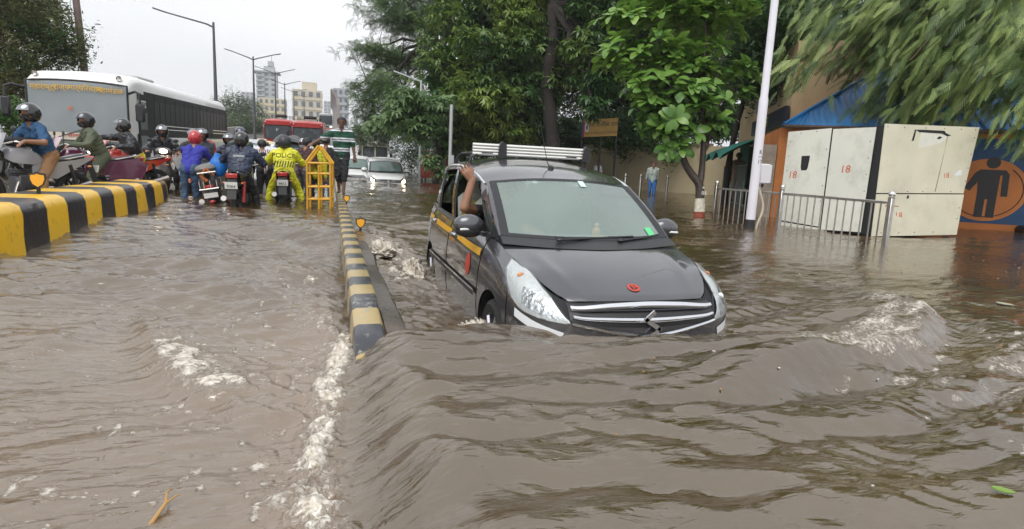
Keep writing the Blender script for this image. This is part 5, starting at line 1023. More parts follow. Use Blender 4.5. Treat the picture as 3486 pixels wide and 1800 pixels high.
for k in range(10): mb = MB(); mb.tube([(k*.34, -.1*k, 0), (k*.34, -.1*k, 2.0)], .02, 5); mb.build('picket', MATS['rusted_steel'], fc)
for z in (.9, 1.9): mb = MB(); mb.tube([(0, 0, z), (3.1, -.9, z)], .025, 5); mb.build('fence_rail', MATS['rusted_steel'], fc)
for k in (1, 3): mb = MB(); mb.box((k*.5, -.12*k+.05, 1.35), (.75, .03, .7), rotm(0, 0, -16)); mb.build('sheet_panel', MATS['faded_red'], fc)
# flyover: parapets, barrier screen and lamps
ys = np.array([22, 30, 45, 60, 90, 130, 170, 260.]); zz = ramp_z(ys)
def parapet(x, h, th, name, label, y0=22, mat=CONC):
    mb = MB(); P = [[(x-th/2, y, z-1.2), (x-th/2, y, z+h), (x+th/2, y, z+h), (x+th/2, y, z-6)] for y, z in zip(ys, zz) if y >= y0]; mb.grid(np.array(P)); mb.add(P[0], [(0, 1, 2, 3)]); return tag(mb.build(name, mat, smooth=False), label, 'parapet')
parapet(.75, .95, .3, 'flyover_wall', 'grey retaining wall of the flyover ramp right of the walking man', 30)
parapet(-12.4, .9, .3, 'flyover_parapet', 'concrete parapet on the far left edge of the flyover', 22)
md = parapet(-5.3, .55, .3, 'flyover_divider', 'grey concrete divider with planters down the middle of the flyover', 33)
for k in range(7):
    y = 40+k*4.5; mb = MB(); z = float(ramp_z(np.array(y))); mb.prism([(-.8, 0), (.8, 0), (.95, .45), (-.95, .45)], .4, (-5.3, y, z+.56), ((0, 1, 0), (0, 0, 1))); mb.build('planter', M('pale_concrete', (.45, .44, .42), .8, dirt=.3), md)
mb = MB(); P = []
for y in np.linspace(46, 130, 12):
    z = float(ramp_z(np.array(y))); P.append([(.55, y, z+.9), (.5, y, z+3.4), (.35, y, z+4.4), (.0, y, z+4.9), (.1, y, z+4.95), (.5, y, z+4.5), (.65, y, z+3.4), (.7, y, z+.9)])
mb.grid(np.array(P)); mb.add(P[0], [tuple(range(8))]); ns = tag(mb.build('noise_screen', M('screen_grey', (.40, .38, .36), .8, var=.2, vs=.3, dirt=.4)), 'tall curved grey noise screen on the right edge of the flyover', 'screen')
LPM = M('lamp_post_dark', (.10, .11, .12), .5, .4)
for k, (y, zt, both) in enumerate(((32.1, 6.8, False), (47.4, 7.6, True), (65.3, 8.9, True), (78.3, 9.3, True), (97.2, 10.3, True), (134, 13.0, True))):
    zb = float(ramp_z(np.array(y))); lb = ['dark street lamp with one long arm above the bus roof', 'dark twin-arm street lamp nearest behind the bus', 'twin-arm street lamp in front of the pale tower', 'third twin-arm lamp along the flyover', 'fourth twin-arm lamp along the flyover', 'farthest small twin-arm lamp on the flyover'][k]
    r = thing('street_lamp', lb, 'street lamp', (-5.2, y, zb), group='street lamps on the flyover'); h = zt-zb
    mb = MB(); mb.tube([(0, 0, 0), (0, 0, h*.45), (0, 0, h+.1)], [.10, .085, .05], 10); mb.build('shaft', LPM, r)
    for s_ in ((-1, 1) if both else (-1,)):
        ln_ = 1.35 if both else 2.0
        mb = MB(); mb.tube([(0, 0, h-.12), (s_*.3, 0, h+.0), (s_*ln_, 0, h+.33)], [.045, .04, .032], 7); am = mb.build('arm', LPM, r); mb = MB(); mb.box((s_*(ln_+.22), 0, h+.385), (.55, .16, .05), rotm(0, -s_*14, 0), b=.015); mb.build('luminaire', LPM, am)
lp = thing('utility_pole', 'leaning brown steel pole with a wire behind the bus roof', 'pole', (-10.0, 31.2, -.5), 0, ry=-2.6); mb = MB(); mb.tube([(0, 0, 0), (0, 0, 4), (0, 0, 10)], [.16, .15, .12], 10); mb.build('shaft', M('rust_brown', (.17, .12, .11), .7, var=.2), lp); mb = MB(); mb.tube([(-.17, -.1, 4.5), (-.2, -.1, 6.5), (-.15, -.1, 9)], .012, 5); mb.build('cable', M('green_cable', (.1, .3, .2), .6), lp)
# distant buildings
def block(name, label, x, y, w_, d, h, mat, floors, bays, z0=0, rz=0, wm=None, balc=False, extras=None, side=True):
    r = thing(name, label, 'building', (x, y, z0), rz); wm = wm or M('far_window', (.12, .14, .16), .4); mb = MB(); mb.box((0, 0, h/2), (w_, d, h)); mb.build('wall', mat, r, smooth=False); fh = h/floors
    for f in range(floors):
        for b in range(bays):
            mb = MB(); mb.box((-w_/2+w_*(b+.5)/bays, -d/2, fh*(f+.55)), (w_/bays*.52, .3, fh*.5)); mb.build('window', wm, r, smooth=False)
        if side: mb = MB(); mb.box((w_/2, 0, fh*(f+.55)), (.3, d*.5, fh*.45)); mb.build('window', wm, r, smooth=False)
        if balc: mb = MB(); mb.box((-w_*.30, -d/2-.6, fh*(f+.25)), (w_*.42, 1.4, fh*.28)); mb.build('balcony', mat, r, smooth=False)
        elif f: mb = MB(); mb.box((0, -d/2-.1, fh*f), (w_+.4, .5, fh*.09)); mb.build('ledge', mat, r, smooth=False)
    for (ex, ew, eh, ez) in extras or []: mb = MB(); mb.box((ex, 0, h+ez+eh/2), (ew, d*.6, eh)); mb.build('roof_block', mat, r, smooth=False)
    return r
GREYB = M('far_grey_render', (.40, .42, .44), .85, var=.08, vs=.1); CREAMB = M('far_cream_render', (.55, .49, .38), .85, var=.08, vs=.1); YELB = M('far_yellow_render', (.58, .52, .36), .85, var=.08, vs=.1)
r = block('apartment_tower', 'tall pale grey apartment tower with a flat overhanging roof, above the red buses', -42.6, 470, 13.1, 14, 57, GREYB, 17, 3, balc=True, extras=[(1.5, 7, 3.5, 1), (2.5, 3.5, 4, 4)])
mb = MB(); mb.box((0, 0, 57.4), (17, 17, .9)); mb.build('roof_slab', GREYB, r, smooth=False); mb = MB(); mb.tube([(3, 0, 65), (3, 0, 70)], .15, 5); mb.build('mast', LPM, r)
block('apartment_block', 'low cream apartment block below the grey tower', -30.4, 365, 13.8, 12, 31, YELB, 8, 5)
r = block('apartment_block', 'wide beige apartment block with a raised roof box, right of the tower', -11, 327, 14, 14, 33, CREAMB, 7, 4, extras=[(1, 7, 4, 0)])
block('apartment_block', 'grey concrete block beside the noise screen', 4.2, 280, 6.5, 12, 30, GREYB, 9, 3)
block('distant_tower', 'faint hazy tower behind the far trees left of the tall tower', -92, 783, 14, 14, 71, GREYB, 16, 3, side=False)
block('distant_tower', 'faint hazy tower in the gap above the far bus', -4, 862, 9, 12, 74, GREYB, 16, 2, side=False)
block('distant_tower', 'second faint tower in the gap, lower and wider', 6, 760, 12, 12, 45, GREYB, 10, 2, side=False)
# ================================================================ people
def ik(a, c, l1, l2, hint):
    a, c, hint = (np.array(t, float) for t in (a, c, hint)); d = c-a; L_ = np.linalg.norm(d); L2 = min(L_, (l1+l2)*.998); d = d/L_; c = a+d*L2
    x = (l1*l1-l2*l2+L2*L2)/(2*L2); h = math.sqrt(max(l1*l1-x*x, 1e-6)); n = hint-d*(hint@d); n /= np.linalg.norm(n)+1e-9
    return a+d*x+n*h, c
SKIN = M('skin_brown', (.27, .135, .08), .5, var=.08, vs=12); SKIND = M('skin_dark', (.13, .065, .042), .5, var=.08, vs=12)
HAIR = M('hair_black', (.012, .011, .011), .45, bump=.4, bs=90); VISOR = M('visor_silver', (.28, .29, .31), .12, .8); HBLACK = M('helmet_black', (.015, .015, .017), .18, coat=.8); MASK = M('mask_black', (.012, .012, .013), .8)
def cloth(name, col, **kw): return M('cloth_'+name, col, .8, var=.12, vs=7, bump=.5, bs=16, **kw)
def person(label, loc, rz, shirt, trouser, shoe=None, skin=SKIN, pelvis=(0, 0, .92), chest=(0, -.02, 1.42), head=None, hands=((.24, -.05, .78), (-.24, -.05, .78)), feet=((.10, 0, .08), (-.10, 0, .08)), elbow=None, knee=None,
           sleeve=1.0, leg=1.0, bulk=1.0, lbulk=1.0, helmet=None, hair=True, mask=False, sc=1.0, voxel=.0125, group=None, look_yaw=0, skirt=False, beard=False, fingers=True, finger_dir=None, stripes_mat=None, visor='up'):
    """facing -Y; sides listed left hand (viewer right, +x) first"""
    shoe = shoe or M('shoe_dark', (.03, .025, .02), .6); seg = []; P_ = np.array(pelvis, float); Ch = np.array(chest, float); up = (Ch-P_)/np.linalg.norm(Ch-P_); side = np.array([1., 0, 0]); fwd = np.cross(up, side)*-1
    fwd = np.cross(side, up); fwd = fwd if fwd[1] < 0 else -fwd
    def cap(a, b, ra, rb, lab): seg.append((np.array(a, float), np.array(b, float), ra, rb, lab))
    b = bulk
    for s in (-1, 1):
        cap(P_+side*s*.075, P_+up*.12+side*s*.07, .115*b**.5, .105*b, 1 if False else 0+1 if False else 2); cap(P_+up*.10+side*s*.065, Ch-up*.12+side*s*.085, .112*b, .122*b, 1); cap(Ch-up*.12+side*s*.085, Ch+up*.02+side*s*.10, .122*b, .092*b, 1)
    if bulk > 1.05 or sleeve: cap(P_+up*.02, P_+up*.2, .13*b, .12*b, 1)
    hd = np.array(head, float) if head is not None else Ch+up*.05+np.array([0, -.03, .175]); nk = Ch+up*.05
    cap(nk, hd-np.array([0, 0, .04]), .055, .055, 0); cap(hd+np.array([0, .012, .025]), hd+np.array([0, .0, .045]), .092, .092, 0); cap(hd+np.array([0, -.035, -.055]), hd+np.array([0, -.01, -.02]), .052, .07, 0)
    cy, sy = math.cos(look_yaw), math.sin(look_yaw); face = np.array([sy, -cy, 0]); fr = np.array([cy, sy, 0])
    cap(hd+face*.095+np.array([0, 0, .005]), hd+face*.105+np.array([0, 0, -.02]), .012, .016, 0)
    for s in (-1, 1): cap(hd+fr*s*.09+np.array([0, 0, .0]), hd+fr*s*.092+np.array([0, 0, .03]), .014, .016, 0)
    finger_root = []
    for i, s in enumerate((1, -1)):
        sh = Ch+side*s*.19*(.6+.4*b); el_h = np.array(elbow[i], float) if elbow else np.array([s*.5, .6, -.3]); el, ha = ik(sh, hands[i], .29, .25, el_h)
        cap(Ch+side*s*.09, sh, .085*b, .068*b, 1); cap(sh, el, .072*b, .056*b if sleeve > .45 else .048, 1 if sleeve > .0 else 0)
        if sleeve > .5: m = el+(ha-el)*min(1, (sleeve-.5)*2); cap(el, m, .056*b, .046*b, 1); cap(m, ha, .036, .030, 0)
        elif sleeve > 0:
            m = sh+(el-sh)*sleeve*2; seg.pop(); cap(sh, m, .074*b, .066*b, 1); cap(m, el, .050, .046, 0); cap(el, ha, .046, .030, 0)
        fd = np.array(finger_dir[i], float) if finger_dir else (ha-el); fd = fd/np.linalg.norm(fd); pn = np.cross(fd, side); pn = pn/(np.linalg.norm(pn)+1e-9); ac = np.cross(fd, pn)
        pal = ha+fd*.075; cap(ha, pal, .026, .030, 0); cap(ha+ac*.018, pal+ac*.022, .022, .02, 0); cap(ha-ac*.018, pal-ac*.022, .022, .02, 0)
        if fingers:
            for k, (o_, l_) in enumerate(((-.033, .058), (-.011, .07), (.011, .075), (.033, .066))):
                q0 = pal+ac*o_; fs_ = fd+ac*o_*6; q1 = q0+fs_*l_*.6-pn*.004*k; q2 = q1+fs_*l_*.5-pn*.018; cap(q0, q1, .0105, .0095, 0); cap(q1, q2, .0095, .008, 0)
            t0 = ha+fd*.03+ac*.025*s; t1 = t0+fd*.035+ac*.03*s; cap(t0, t1, .013, .011, 0); cap(t1, t1+fd*.03, .011, .009, 0)
    for i, s in enumerate((1, -1)):
        hp = P_+side*s*.085; kn_h = np.array(knee[i], float) if knee else np.array([s*.12, -1, .1]); kn, an = ik(hp, feet[i], .43, .42, kn_h); lb = b if False else lbulk
        cap(hp, kn, .098*lb, .070*lb, 2)
        m = kn+(an-kn)*max(.0, (leg-.5)*2)
        if leg > .5: cap(kn, m, .070*lb, .056*lb, 2)
        if leg < .98: cap(m, an, .05 if leg < .6 else .042, .035, 0)
        else: cap(m, an, .048*lb, .045*lb, 2)
        t = np.array([s*.12, -1, 0]); t /= np.linalg.norm(t); cap(an+np.array([0, .03, -.03]), an+t*.15+np.array([0, 0, -.045]), .04, .032, 3)
        if skirt: cap(hp, kn, .11, .13, 2)
    mb = MB()
    for a, c, ra, rb, _ in seg:
        d = c-a; L_ = np.linalg.norm(d)
        if L_ < 1e-4: d = np.array([0, 0, 1.]); L_ = 1.
        u = np.linspace(-math.pi/2, 0, 4); v = np.linspace(0, math.pi/2, 4); dn = d/L_
        pts = [a+dn*ra*math.sin(t) for t in u]+[c+dn*rb*math.sin(t) for t in v]; rr_ = [max(ra*math.cos(t), 1e-3) for t in u]+[max(rb*math.cos(t), 1e-3) for t in v]; x, y, _z = frame_from(dn); n = 10; aa = np.arange(n)*2*np.pi/n
        vs = np.vstack([p+r_*(np.outer(np.cos(aa), x)+np.outer(np.sin(aa), y)) for p, r_ in zip(pts, rr_)]); k = len(pts)
        mb.add(vs, [(i*n+j, i*n+(j+1) % n, (i+1)*n+(j+1) % n, (i+1)*n+j) for i in range(k-1) for j in range(n)]+[tuple(range(n))[::-1], tuple(range((k-1)*n, k*n))])
    me = mb.mesh('body', [], smooth=False, fix=False); o = bpy.data.objects.new('body', me); TMP.objects.link(o); md = o.modifiers.new('r', 'REMESH'); md.mode = 'VOXEL'; md.voxel_size = voxel; sm = o.modifiers.new('s', 'SMOOTH'); sm.factor = .5; sm.iterations = 3 if voxel > .008 else 1
    vl = TMPSCENE.view_layers[0]; vl.update(); dg = vl.depsgraph; me2 = bpy.data.meshes.new_from_object(o.evaluated_get(dg), depsgraph=dg); bpy.data.objects.remove(o); bpy.data.meshes.remove(me)
    nv = len(me2.vertices); co = np.empty(nv*3, np.float32); me2.vertices.foreach_get('co', co); co = co.reshape(-1, 3).astype(float); nr = np.empty(nv*3, np.float32); me2.vertex_normals.foreach_get('vector', nr); nr = nr.reshape(-1, 3)
    bv = np.full(nv, 1e9); lv_ = np.zeros(nv, int)
    for a, e, ra, rb, lb in seg:
        d = e-a; L2 = max(d@d, 1e-9); t = np.clip(((co-a) @ d)/L2, 0, 1); dist = np.linalg.norm(co-(a+np.outer(t, d)), axis=1)-(ra+(rb-ra)*t); m = dist < bv; bv[m] = dist[m]; lv_[m] = lb
    sd_ = int(abs(loc[0]*97+loc[1]*31)) % 89; fold = fbm(co[:, 0]*9+co[:, 2]*7, co[:, 2]*13-co[:, 1]*8, sd_, 3); fold = .5-np.abs(fold)*2.2+.4*fbm(co[:, 0]*5+3, co[:, 1]*5+co[:, 2]*4, sd_+3, 2); amp = np.where((lv_ == 1) | (lv_ == 2), .013*(bulk if bulk > 1 else 1), 0); co = co+nr*(fold*amp)[:, None]; me2.vertices.foreach_set('co', co.astype(np.float32).ravel())
    n = len(me2.polygons); c = np.empty(n*3, np.float32); me2.polygons.foreach_get('center', c); c = c.reshape(-1, 3).astype(float); best = np.full(n, 1e9); lab = np.zeros(n, int)
    for a, e, ra, rb, lb in seg:
        d = e-a; L2 = max(d@d, 1e-9); t = np.clip(((c-a) @ d)/L2, 0, 1); dist = np.linalg.norm(c-(a+np.outer(t, d)), axis=1)-(ra+(rb-ra)*t); dist += .006 if lb == 0 else 0; m = dist < best; best[m] = dist[m]; lab[m] = lb
    me2.materials.clear()
    for m_ in (skin, shirt, trouser, shoe): me2.materials.append(m_)
    me2.polygons.foreach_set('material_index', lab); me2.polygons.foreach_set('use_smooth', np.ones(n, bool)); me2.name = 'body'
    root = thing('person', label, 'person', loc, rz, group, sc=sc); link('body', me2, root)
    Rf = np.array([[cy, -face[0]*-1, 0], [sy, 0, 0], [0, 0, 1]]); Rz = rotm(0, 0, math.degrees(look_yaw))
    if helmet:
        hm, vm = helmet; mb = MB(); n_, m_ = 24, 16; A = np.linspace(-math.pi/2, math.pi/2, m_+1); T = np.arange(n_+1)*2*math.pi/n_
        v = np.array([[(math.cos(a)*math.sin(t)*.136, -math.cos(a)*math.cos(t)*.158, math.sin(a)*.156) for t in T] for a in A]); keep = np.ones((m_, n_), bool)
        for i in range(m_):
            for j in range(n_):
                t = (T[j]+T[j+1])/2; t = min(t, 2*math.pi-t); a = (A[i]+A[i+1])/2
                if t < 1.0 and -.38 < a < .30 or a < -1.05: keep[i, j] = False
        v = v.reshape(-1, 3) @ Rz.T+hd+np.array([0, .008, .02]); mb2 = MB(); pgrid(mb2, v.reshape(m_+1, n_+1, 3), keep); hs_ = mb2.build('helmet', hm, root, weld=True)
        if vm:
            vv = np.array([[(math.cos(a)*math.sin(t)*.143, -math.cos(a)*math.cos(t)*.167, math.sin(a)*.163) for t in np.linspace(-1.15, 1.15, 13)] for a in (np.linspace(.22, .78, 6) if visor == 'up' else np.linspace(-.36, .34, 6))]); vv = vv.reshape(-1, 3) @ Rz.T+hd+np.array([0, .008, .02]); mb2 = MB(); mb2.grid(vv.reshape(6, 13, 3)); mb2.build('visor', vm, hs_)
        if mask: mb2 = MB(); mb2.ell(hd+face*.045+np.array([0, 0, -.045]), (.075, .075, .055), 12, 8); mb2.build('face_mask', MASK, root)
    elif hair:
        mb2 = MB(); n_, m_ = 20, 10; v = np.array([[(math.cos(a)*math.sin(t)*.110, -math.cos(a)*math.cos(t)*.119, math.sin(a)*.116) for t in np.linspace(0, 2*math.pi, n_+1)] for a in np.linspace(-.6, math.pi/2, m_+1)]); keep = np.ones((m_, n_), bool)
        for i in range(m_):
            for j in range(n_):
                t = (j+.5)*2*math.pi/n_; t = min(t, 2*math.pi-t); a = -.6+(i+.5)*(math.pi/2+.6)/m_
                if t < 1.25 and a < .50 or t < 1.8 and a < -.05: keep[i, j] = False
        v = v.reshape(-1, 3) @ Rz.T+hd+np.array([0, .012, .035]); pgrid(mb2, v.reshape(m_+1, n_+1, 3), keep); mb2.build('hair', HAIR, root, weld=True)
    if not helmet or not mask:
        for s in (-1, 1):
            mb2 = MB(); mb2.ell(hd+face*.098+fr*s*.034+np.array([0, 0, .022]), (.011, .007, .007), 8, 5); mb2.build('eye', INK, root)
            mb2 = MB(); mb2.tube([hd+face*.103+fr*s*.018+np.array([0, 0, .041]), hd+face*.096+fr*s*.052+np.array([0, 0, .042])], .005, 5); mb2.build('eyebrow', HAIR, root)
        mb2 = MB(); mb2.tube([hd+face*.088+fr*-.022+np.array([0, 0, -.058]), hd+face*.098+np.array([0, 0, -.057]), hd+face*.088+fr*.022+np.array([0, 0, -.058])], .006, 5); mb2.build('mouth', M('lip', (.13, .05, .04), .5), root)
        if beard: mb2 = MB(); mb2.ell(hd+face*.05+np.array([0, 0, -.075]), (.058, .052, .036), 10, 6); mb2.build('beard', HAIR, root)
    return root
def stripe_cloth(name, cols, period, axis=2, angle=None):
    m = bpy.data.materials.new(name); m.use_nodes = True; t = m.node_tree; ln = t.links.new; b = t.nodes['Principled BSDF']; b.inputs['Roughness'].default_value = .85
    tc = N(t, 'ShaderNodeTexCoord'); sp = N(t, 'ShaderNodeSeparateXYZ'); ln(tc.outputs['Object'], sp.inputs[0]); mu = N(t, 'ShaderNodeMath', operation='MULTIPLY_ADD'); mu.inputs[1].default_value = 1/period; mu.inputs[2].default_value = 50; ln(sp.outputs[axis], mu.inputs[0]); fr = N(t, 'ShaderNodeMath', operation='FRACT'); ln(mu.outputs[0], fr.inputs[0])
    r = N(t, 'ShaderNodeValToRGB'); r.color_ramp.interpolation = 'CONSTANT'; e = r.color_ramp.elements; e[0].position = 0; e[0].color = (*cols[0][1], 1); e[1].position = cols[1][0]; e[1].color = (*cols[1][1], 1)
    for p, c in cols[2:]: x = e.new(p); x.color = (*c, 1)
    ln(fr.outputs[0], r.inputs[0]); ln(r.outputs[0], b.inputs['Base Color']); return m
# ================================================================ two-wheelers
def bike_wheel(root, y, r=.30, wd=.085, disc=False, z=None):
    w_ = wheel(root, (0, y, r if z is None else z), r, wd, 1, M('bike_rim', (.05, .05, .055), .35, .8), 6, .72)
    return w_
def motorbike(label, loc, rz, col, col2=None, lit=False, plate=None, lean=0, round_lamp=False, group='motorbikes stuck in the jam', cowl=True):
    r = thing('motorbike', label, 'motorbike', loc, rz, group, ry=lean); pc = col2 or BLACKP; g = []
    bike_wheel(r, -.66, .305, .085); bike_wheel(r, .64, .30, .10)
    for s in (-1, 1): mb = MB(); mb.tube([(s*.085, -.66, .305), (s*.085, -.55, .62), (s*.085, -.45, .95)], [.024, .024, .022], 8); mb.build('fork', STEEL, r)
    a = np.linspace(.3, 2.7, 12); mb = MB(); mb.grid(np.array([[(x, -.66-.335*math.cos(t), .305+.335*math.sin(t)-abs(x)*.4) for x in (-.06, -.03, 0, .03, .06)] for t in a])); mb.build('front_mudguard', col, r)
    mb = MB(); mb.tube(cr(np.array([(-.36, -.28, 1.02), (-.3, -.34, 1.05), (-.1, -.42, 1.0), (.1, -.42, 1.0), (.3, -.34, 1.05), (.36, -.28, 1.02)]), 18), .014, 8); hb = mb.build('handlebar', STEEL, r)
    for s in (-1, 1):
        mb = MB(); mb.tube([(s*.27, -.355, 1.045), (s*.38, -.265, 1.015)], .019, 8); mb.build('grip', RUBBER, hb)
        mb = MB(); mb.tube([(s*.26, -.36, 1.05), (s*.30, -.36, 1.2)], .007, 6); mb.ell((s*.31, -.36, 1.235), (.062, .018, .042), 12, 8); mb.build('mirror', BLACKP, hb)
    if round_lamp: mb = MB(); mb.lathe([(.0, -.06), (.07, -.05), (.09, .02), (.092, .05)], 16, (0, -.52, .92), rotm(90)); hl = mb.build('headlamp_shell', STEEL, r); mb = MB(); mb.ell((0, -.575, .92), (.082, .03, .082), 16, 10); mb.build('headlamp', LITLAMP if lit else LAMPW, hl)
    else:
        mb = MB(); P = np.array([[(x*w_, y, z) for x in (-1, -.6, 0, .6, 1)] for w_, y, z in ((.05, -.66, .80), (.13, -.63, .86), (.15, -.56, .97), (.12, -.50, 1.08), (.07, -.44, 1.17))]); P[:, :, 1] += np.array([.12, .03, 0, .03, .12]); mb.grid(P); cw_ = mb.build('headlamp_cowl', col, r)
        mb = MB(); mb.ell((0, -.635, .885), (.10, .035, .052), 14, 8, rotm(-18)); mb.build('headlamp', LITLAMP if lit else LAMPW, cw_)
    P = np.array([[(s*w_, y, z) for s, z in ((-1, z0), (-1.0, z0+h*.45), (-.72, z0+h*.85), (0, z0+h), (.72, z0+h*.85), (1.0, z0+h*.45), (1, z0))] for y, w_, z0, h in ((-.36, .05, .80, .10), (-.28, .13, .74, .24), (-.1, .155, .72, .28), (.06, .13, .72, .20), (.16, .09, .74, .10))]); mb = MB(); mb.grid(cr(P, 14)); mb.build('fuel_tank', col, r)
    P = np.array([[(x*w_, y, z+.03*(1-x*x)) for x in (-1, -.7, 0, .7, 1)]+[(w_*.9, y, z-.07), (-w_*.9, y, z-.07), (-w_, y, z)] for y, w_, z in ((.08, .08, .80), (.25, .125, .79), (.5, .13, .81), (.72, .10, .86), (.80, .06, .87))]); mb = MB(); mb.grid(cr(P, 14)); mb.build('seat', M('seat_vinyl', (.02, .02, .022), .55, bump=.2), r)
    for s in (-1, 1):
        mb = MB(); mb.prism([(-.05, .52), (.32, .50), (.86, .80), (.92, .86), (.60, .80), (.2, .74), (-.02, .72)], .03, (s*.115, 0, 0), ((0, 1, 0), (0, 0, 1))); mb.build('side_panel', col if s else col, r)
        mb = MB(); mb.tube([(s*.11, .45, .80), (s*.15, .70, .86), (s*.09, .88, .90)], .013, 6); mb.build('grab_rail', STEEL, r)
        mb = MB(); mb.ell((s*.15, .82, .70), (.03, .035, .02), 8, 6); mb.build('turn_indicator', AMBER, r); mb = MB(); mb.tube([(s*.06, .05, .33), (s*.24, .05, .33)], .014, 6); mb.build('footpeg', RUBBER, r)
        mb = MB(); mb.tube([(s*.13, .52, .72), (s*.12, .62, .34)], .028, 8); mb.build('shock_absorber', M('red_spring', (.4, .03, .03), .4) if plate == '9364' else BLACKP, r)
    mb = MB(); mb.box((0, -.08, .42), (.25, .36, .34), b=.05); mb.lathe([(.10, 0), (.10, .05)], 12, (.12, -.05, .38), rotm(0, 90)); [mb.box((0, -.16, .56+.025*k), (.24, .22, .01)) for k in range(4)]; mb.build('engine', M('engine_metal', (.10, .10, .105), .45, .7), r)
    mb = MB(); mb.tube([(.08, -.2, .5), (.12, -.3, .3), (.14, 0, .24), (.15, .4, .30), (.17, .82, .42)], [.02, .022, .03, .045, .05], 10); mb.build('exhaust', STEEL, r)
    mb = MB(); mb.tube([(0, -.42, .92), (0, -.1, .62), (0, .2, .45), (0, .64, .30)], .03, 8); mb.tube([(0, .1, .72), (0, .5, .74), (0, .85, .82)], .03, 8); mb.build('frame', BLACKP, r)
    mb = MB(); mb.box((0, .93, .83), (.19, .05, .085), rotm(-12), b=.015); mb.build('tail_lamp', REDL, r); mb = MB(); mb.grid(np.array([[(x, y, z) for x in (-.08, 0, .08)] for y, z in ((.90, .80), (.96, .62), (1.02, .42))])); mb.build('rear_mudguard', BLACKP, r)
    mb = MB(); mb.box((0, 1.0, .66), (.21, .008, .12), rotm(-14)); pl = mb.build('number_plate', WHITEP, r)
    if plate: text(plate, .072, INK, pl, (0, 1.012, .645), rx=76, rz=180); text('MH 01', .035, INK, pl, (0, 1.003, .70), rx=76, rz=180)
    return r
def scooter(label, loc, rz, col, lit=False, lean=0, plate=None, cover=None, group='motorbikes stuck in the jam'):
    r = thing('scooter', label, 'scooter', loc, rz, group, ry=lean); bike_wheel(r, -.58, .235, .09); bike_wheel(r, .56, .235, .10)
    P = np.array([[(x*w_, y+.09*x*x, z) for x in (-1, -.7, -.3, 0, .3, .7, 1)] for y, w_, z in ((-.50, .12, .28), (-.50, .17, .5), (-.46, .20, .72), (-.42, .16, .92))]); mb = MB(); mb.grid(cr(P, 12)); mb.build('front_apron', col, r)
    a = np.linspace(.4, 2.6, 10); mb = MB(); mb.grid(np.array([[(x, -.58-.27*math.cos(t), .235+.27*math.sin(t)-abs(x)*.4) for x in (-.065, 0, .065)] for t in a])); mb.build('front_mudguard', col, r)
    mb = MB(); mb.ell((0, -.42, 1.0), (.17, .10, .085), 14, 10); hc = mb.build('handlebar_cowl', col, r); mb = MB(); mb.ell((0, -.50, .995), (.085, .035, .05), 12, 8); mb.build('headlamp', LITLAMP if lit else LAMPW, hc)
    for s in (-1, 1):
        mb = MB(); mb.tube([(s*.14, -.40, 1.02), (s*.34, -.33, 1.03)], .018, 8); mb.build('grip', RUBBER, hc); mb = MB(); mb.tube([(s*.2, -.4, 1.04), (s*.25, -.4, 1.2)], .007, 6); mb.ell((s*.26, -.4, 1.24), (.058, .016, .042), 12, 8); mb.build('mirror', BLACKP, hc)
        mb = MB(); mb.ell((s*.13, -.47, .80), (.03, .02, .03), 8, 6); mb.build('turn_indicator', AMBER, r)
    mb = MB(); mb.box((0, -.15, .30), (.34, .55, .07), b=.02); mb.build('floorboard', BLACKP, r)
    P = np.array([[(s*w_, y, z) for s, z in ((-.7, z0), (-1, z0+.18), (-.85, z0+.38), (0, z0+.42), (.85, z0+.38), (1, z0+.18), (.7, z0))] for y, w_, z0 in ((.08, .12, .32), (.25, .18, .32), (.5, .19, .36), (.75, .14, .44), (.86, .06, .50))]); mb = MB(); mb.grid(cr(P, 14)); mb.build('body_shell', col, r)
    mb = MB(); mb.box((0, .36, .80), (.26, .66, .10), rotm(3), b=.04); mb.build('seat', M('seat_vinyl', (.02, .02, .022), .55), r)
    mb = MB(); mb.tube([(-.13, .62, .84), (-.15, .85, .88), (.15, .85, .88), (.13, .62, .84)], .014, 8); [mb.tube([(x, .70, .80), (x, .92, .72), (x, .93, .58)], .009, 6) for x in (-.14, -.03, .08, .15)]; mb.tube([(-.16, .93, .58), (.17, .93, .58)], .011, 6); mb.build('luggage_rack', STEEL, r)
    mb = MB(); mb.box((0, .86, .62), (.16, .04, .06), b=.012); mb.build('tail_lamp', REDL, r); mb = MB(); mb.box((0, .90, .46), (.24, .01, .09), rotm(-8)); pl = mb.build('number_plate', WHITEP, r); mb = MB(); mb.ell((0, .90, .34), (.05, .02, .03), 10, 6); mb.build('reflector', REDL, r)
    mb = MB(); mb.tube([(.16, .2, .26), (.18, .5, .3), (.19, .8, .36)], [.03, .05, .05], 10); mb.build('exhaust', STEEL, r); mb = MB(); mb.box((0, .4, .3), (.16, .4, .2), b=.04); mb.build('engine', MATS.get('engine_metal') or M('engine_metal', (.10, .10, .105), .45, .7), r)
    return r
def ride(feet_out=.26, foot_y=.0, ground=.0, arms=.31, sit=.28, lean=.16, seat_z=.84):
    """riding pose in the bike's own frame: hands on the grips, feet down beside it"""
    return dict(pelvis=(0, sit, seat_z), chest=(0, sit-.02-lean, seat_z+.41), hands=((arms, -.26, 1.05), (-arms, -.26, 1.05)), feet=((feet_out, foot_y, ground+.09), (-feet_out, foot_y, ground+.09)), knee=((.5, -1, .25), (-.5, -1, .25)), elbow=((.6, .4, -.5), (-.6, .4, -.5)), finger_dir=((.1, -.8, -.5), (-.1, -.8, -.5)))
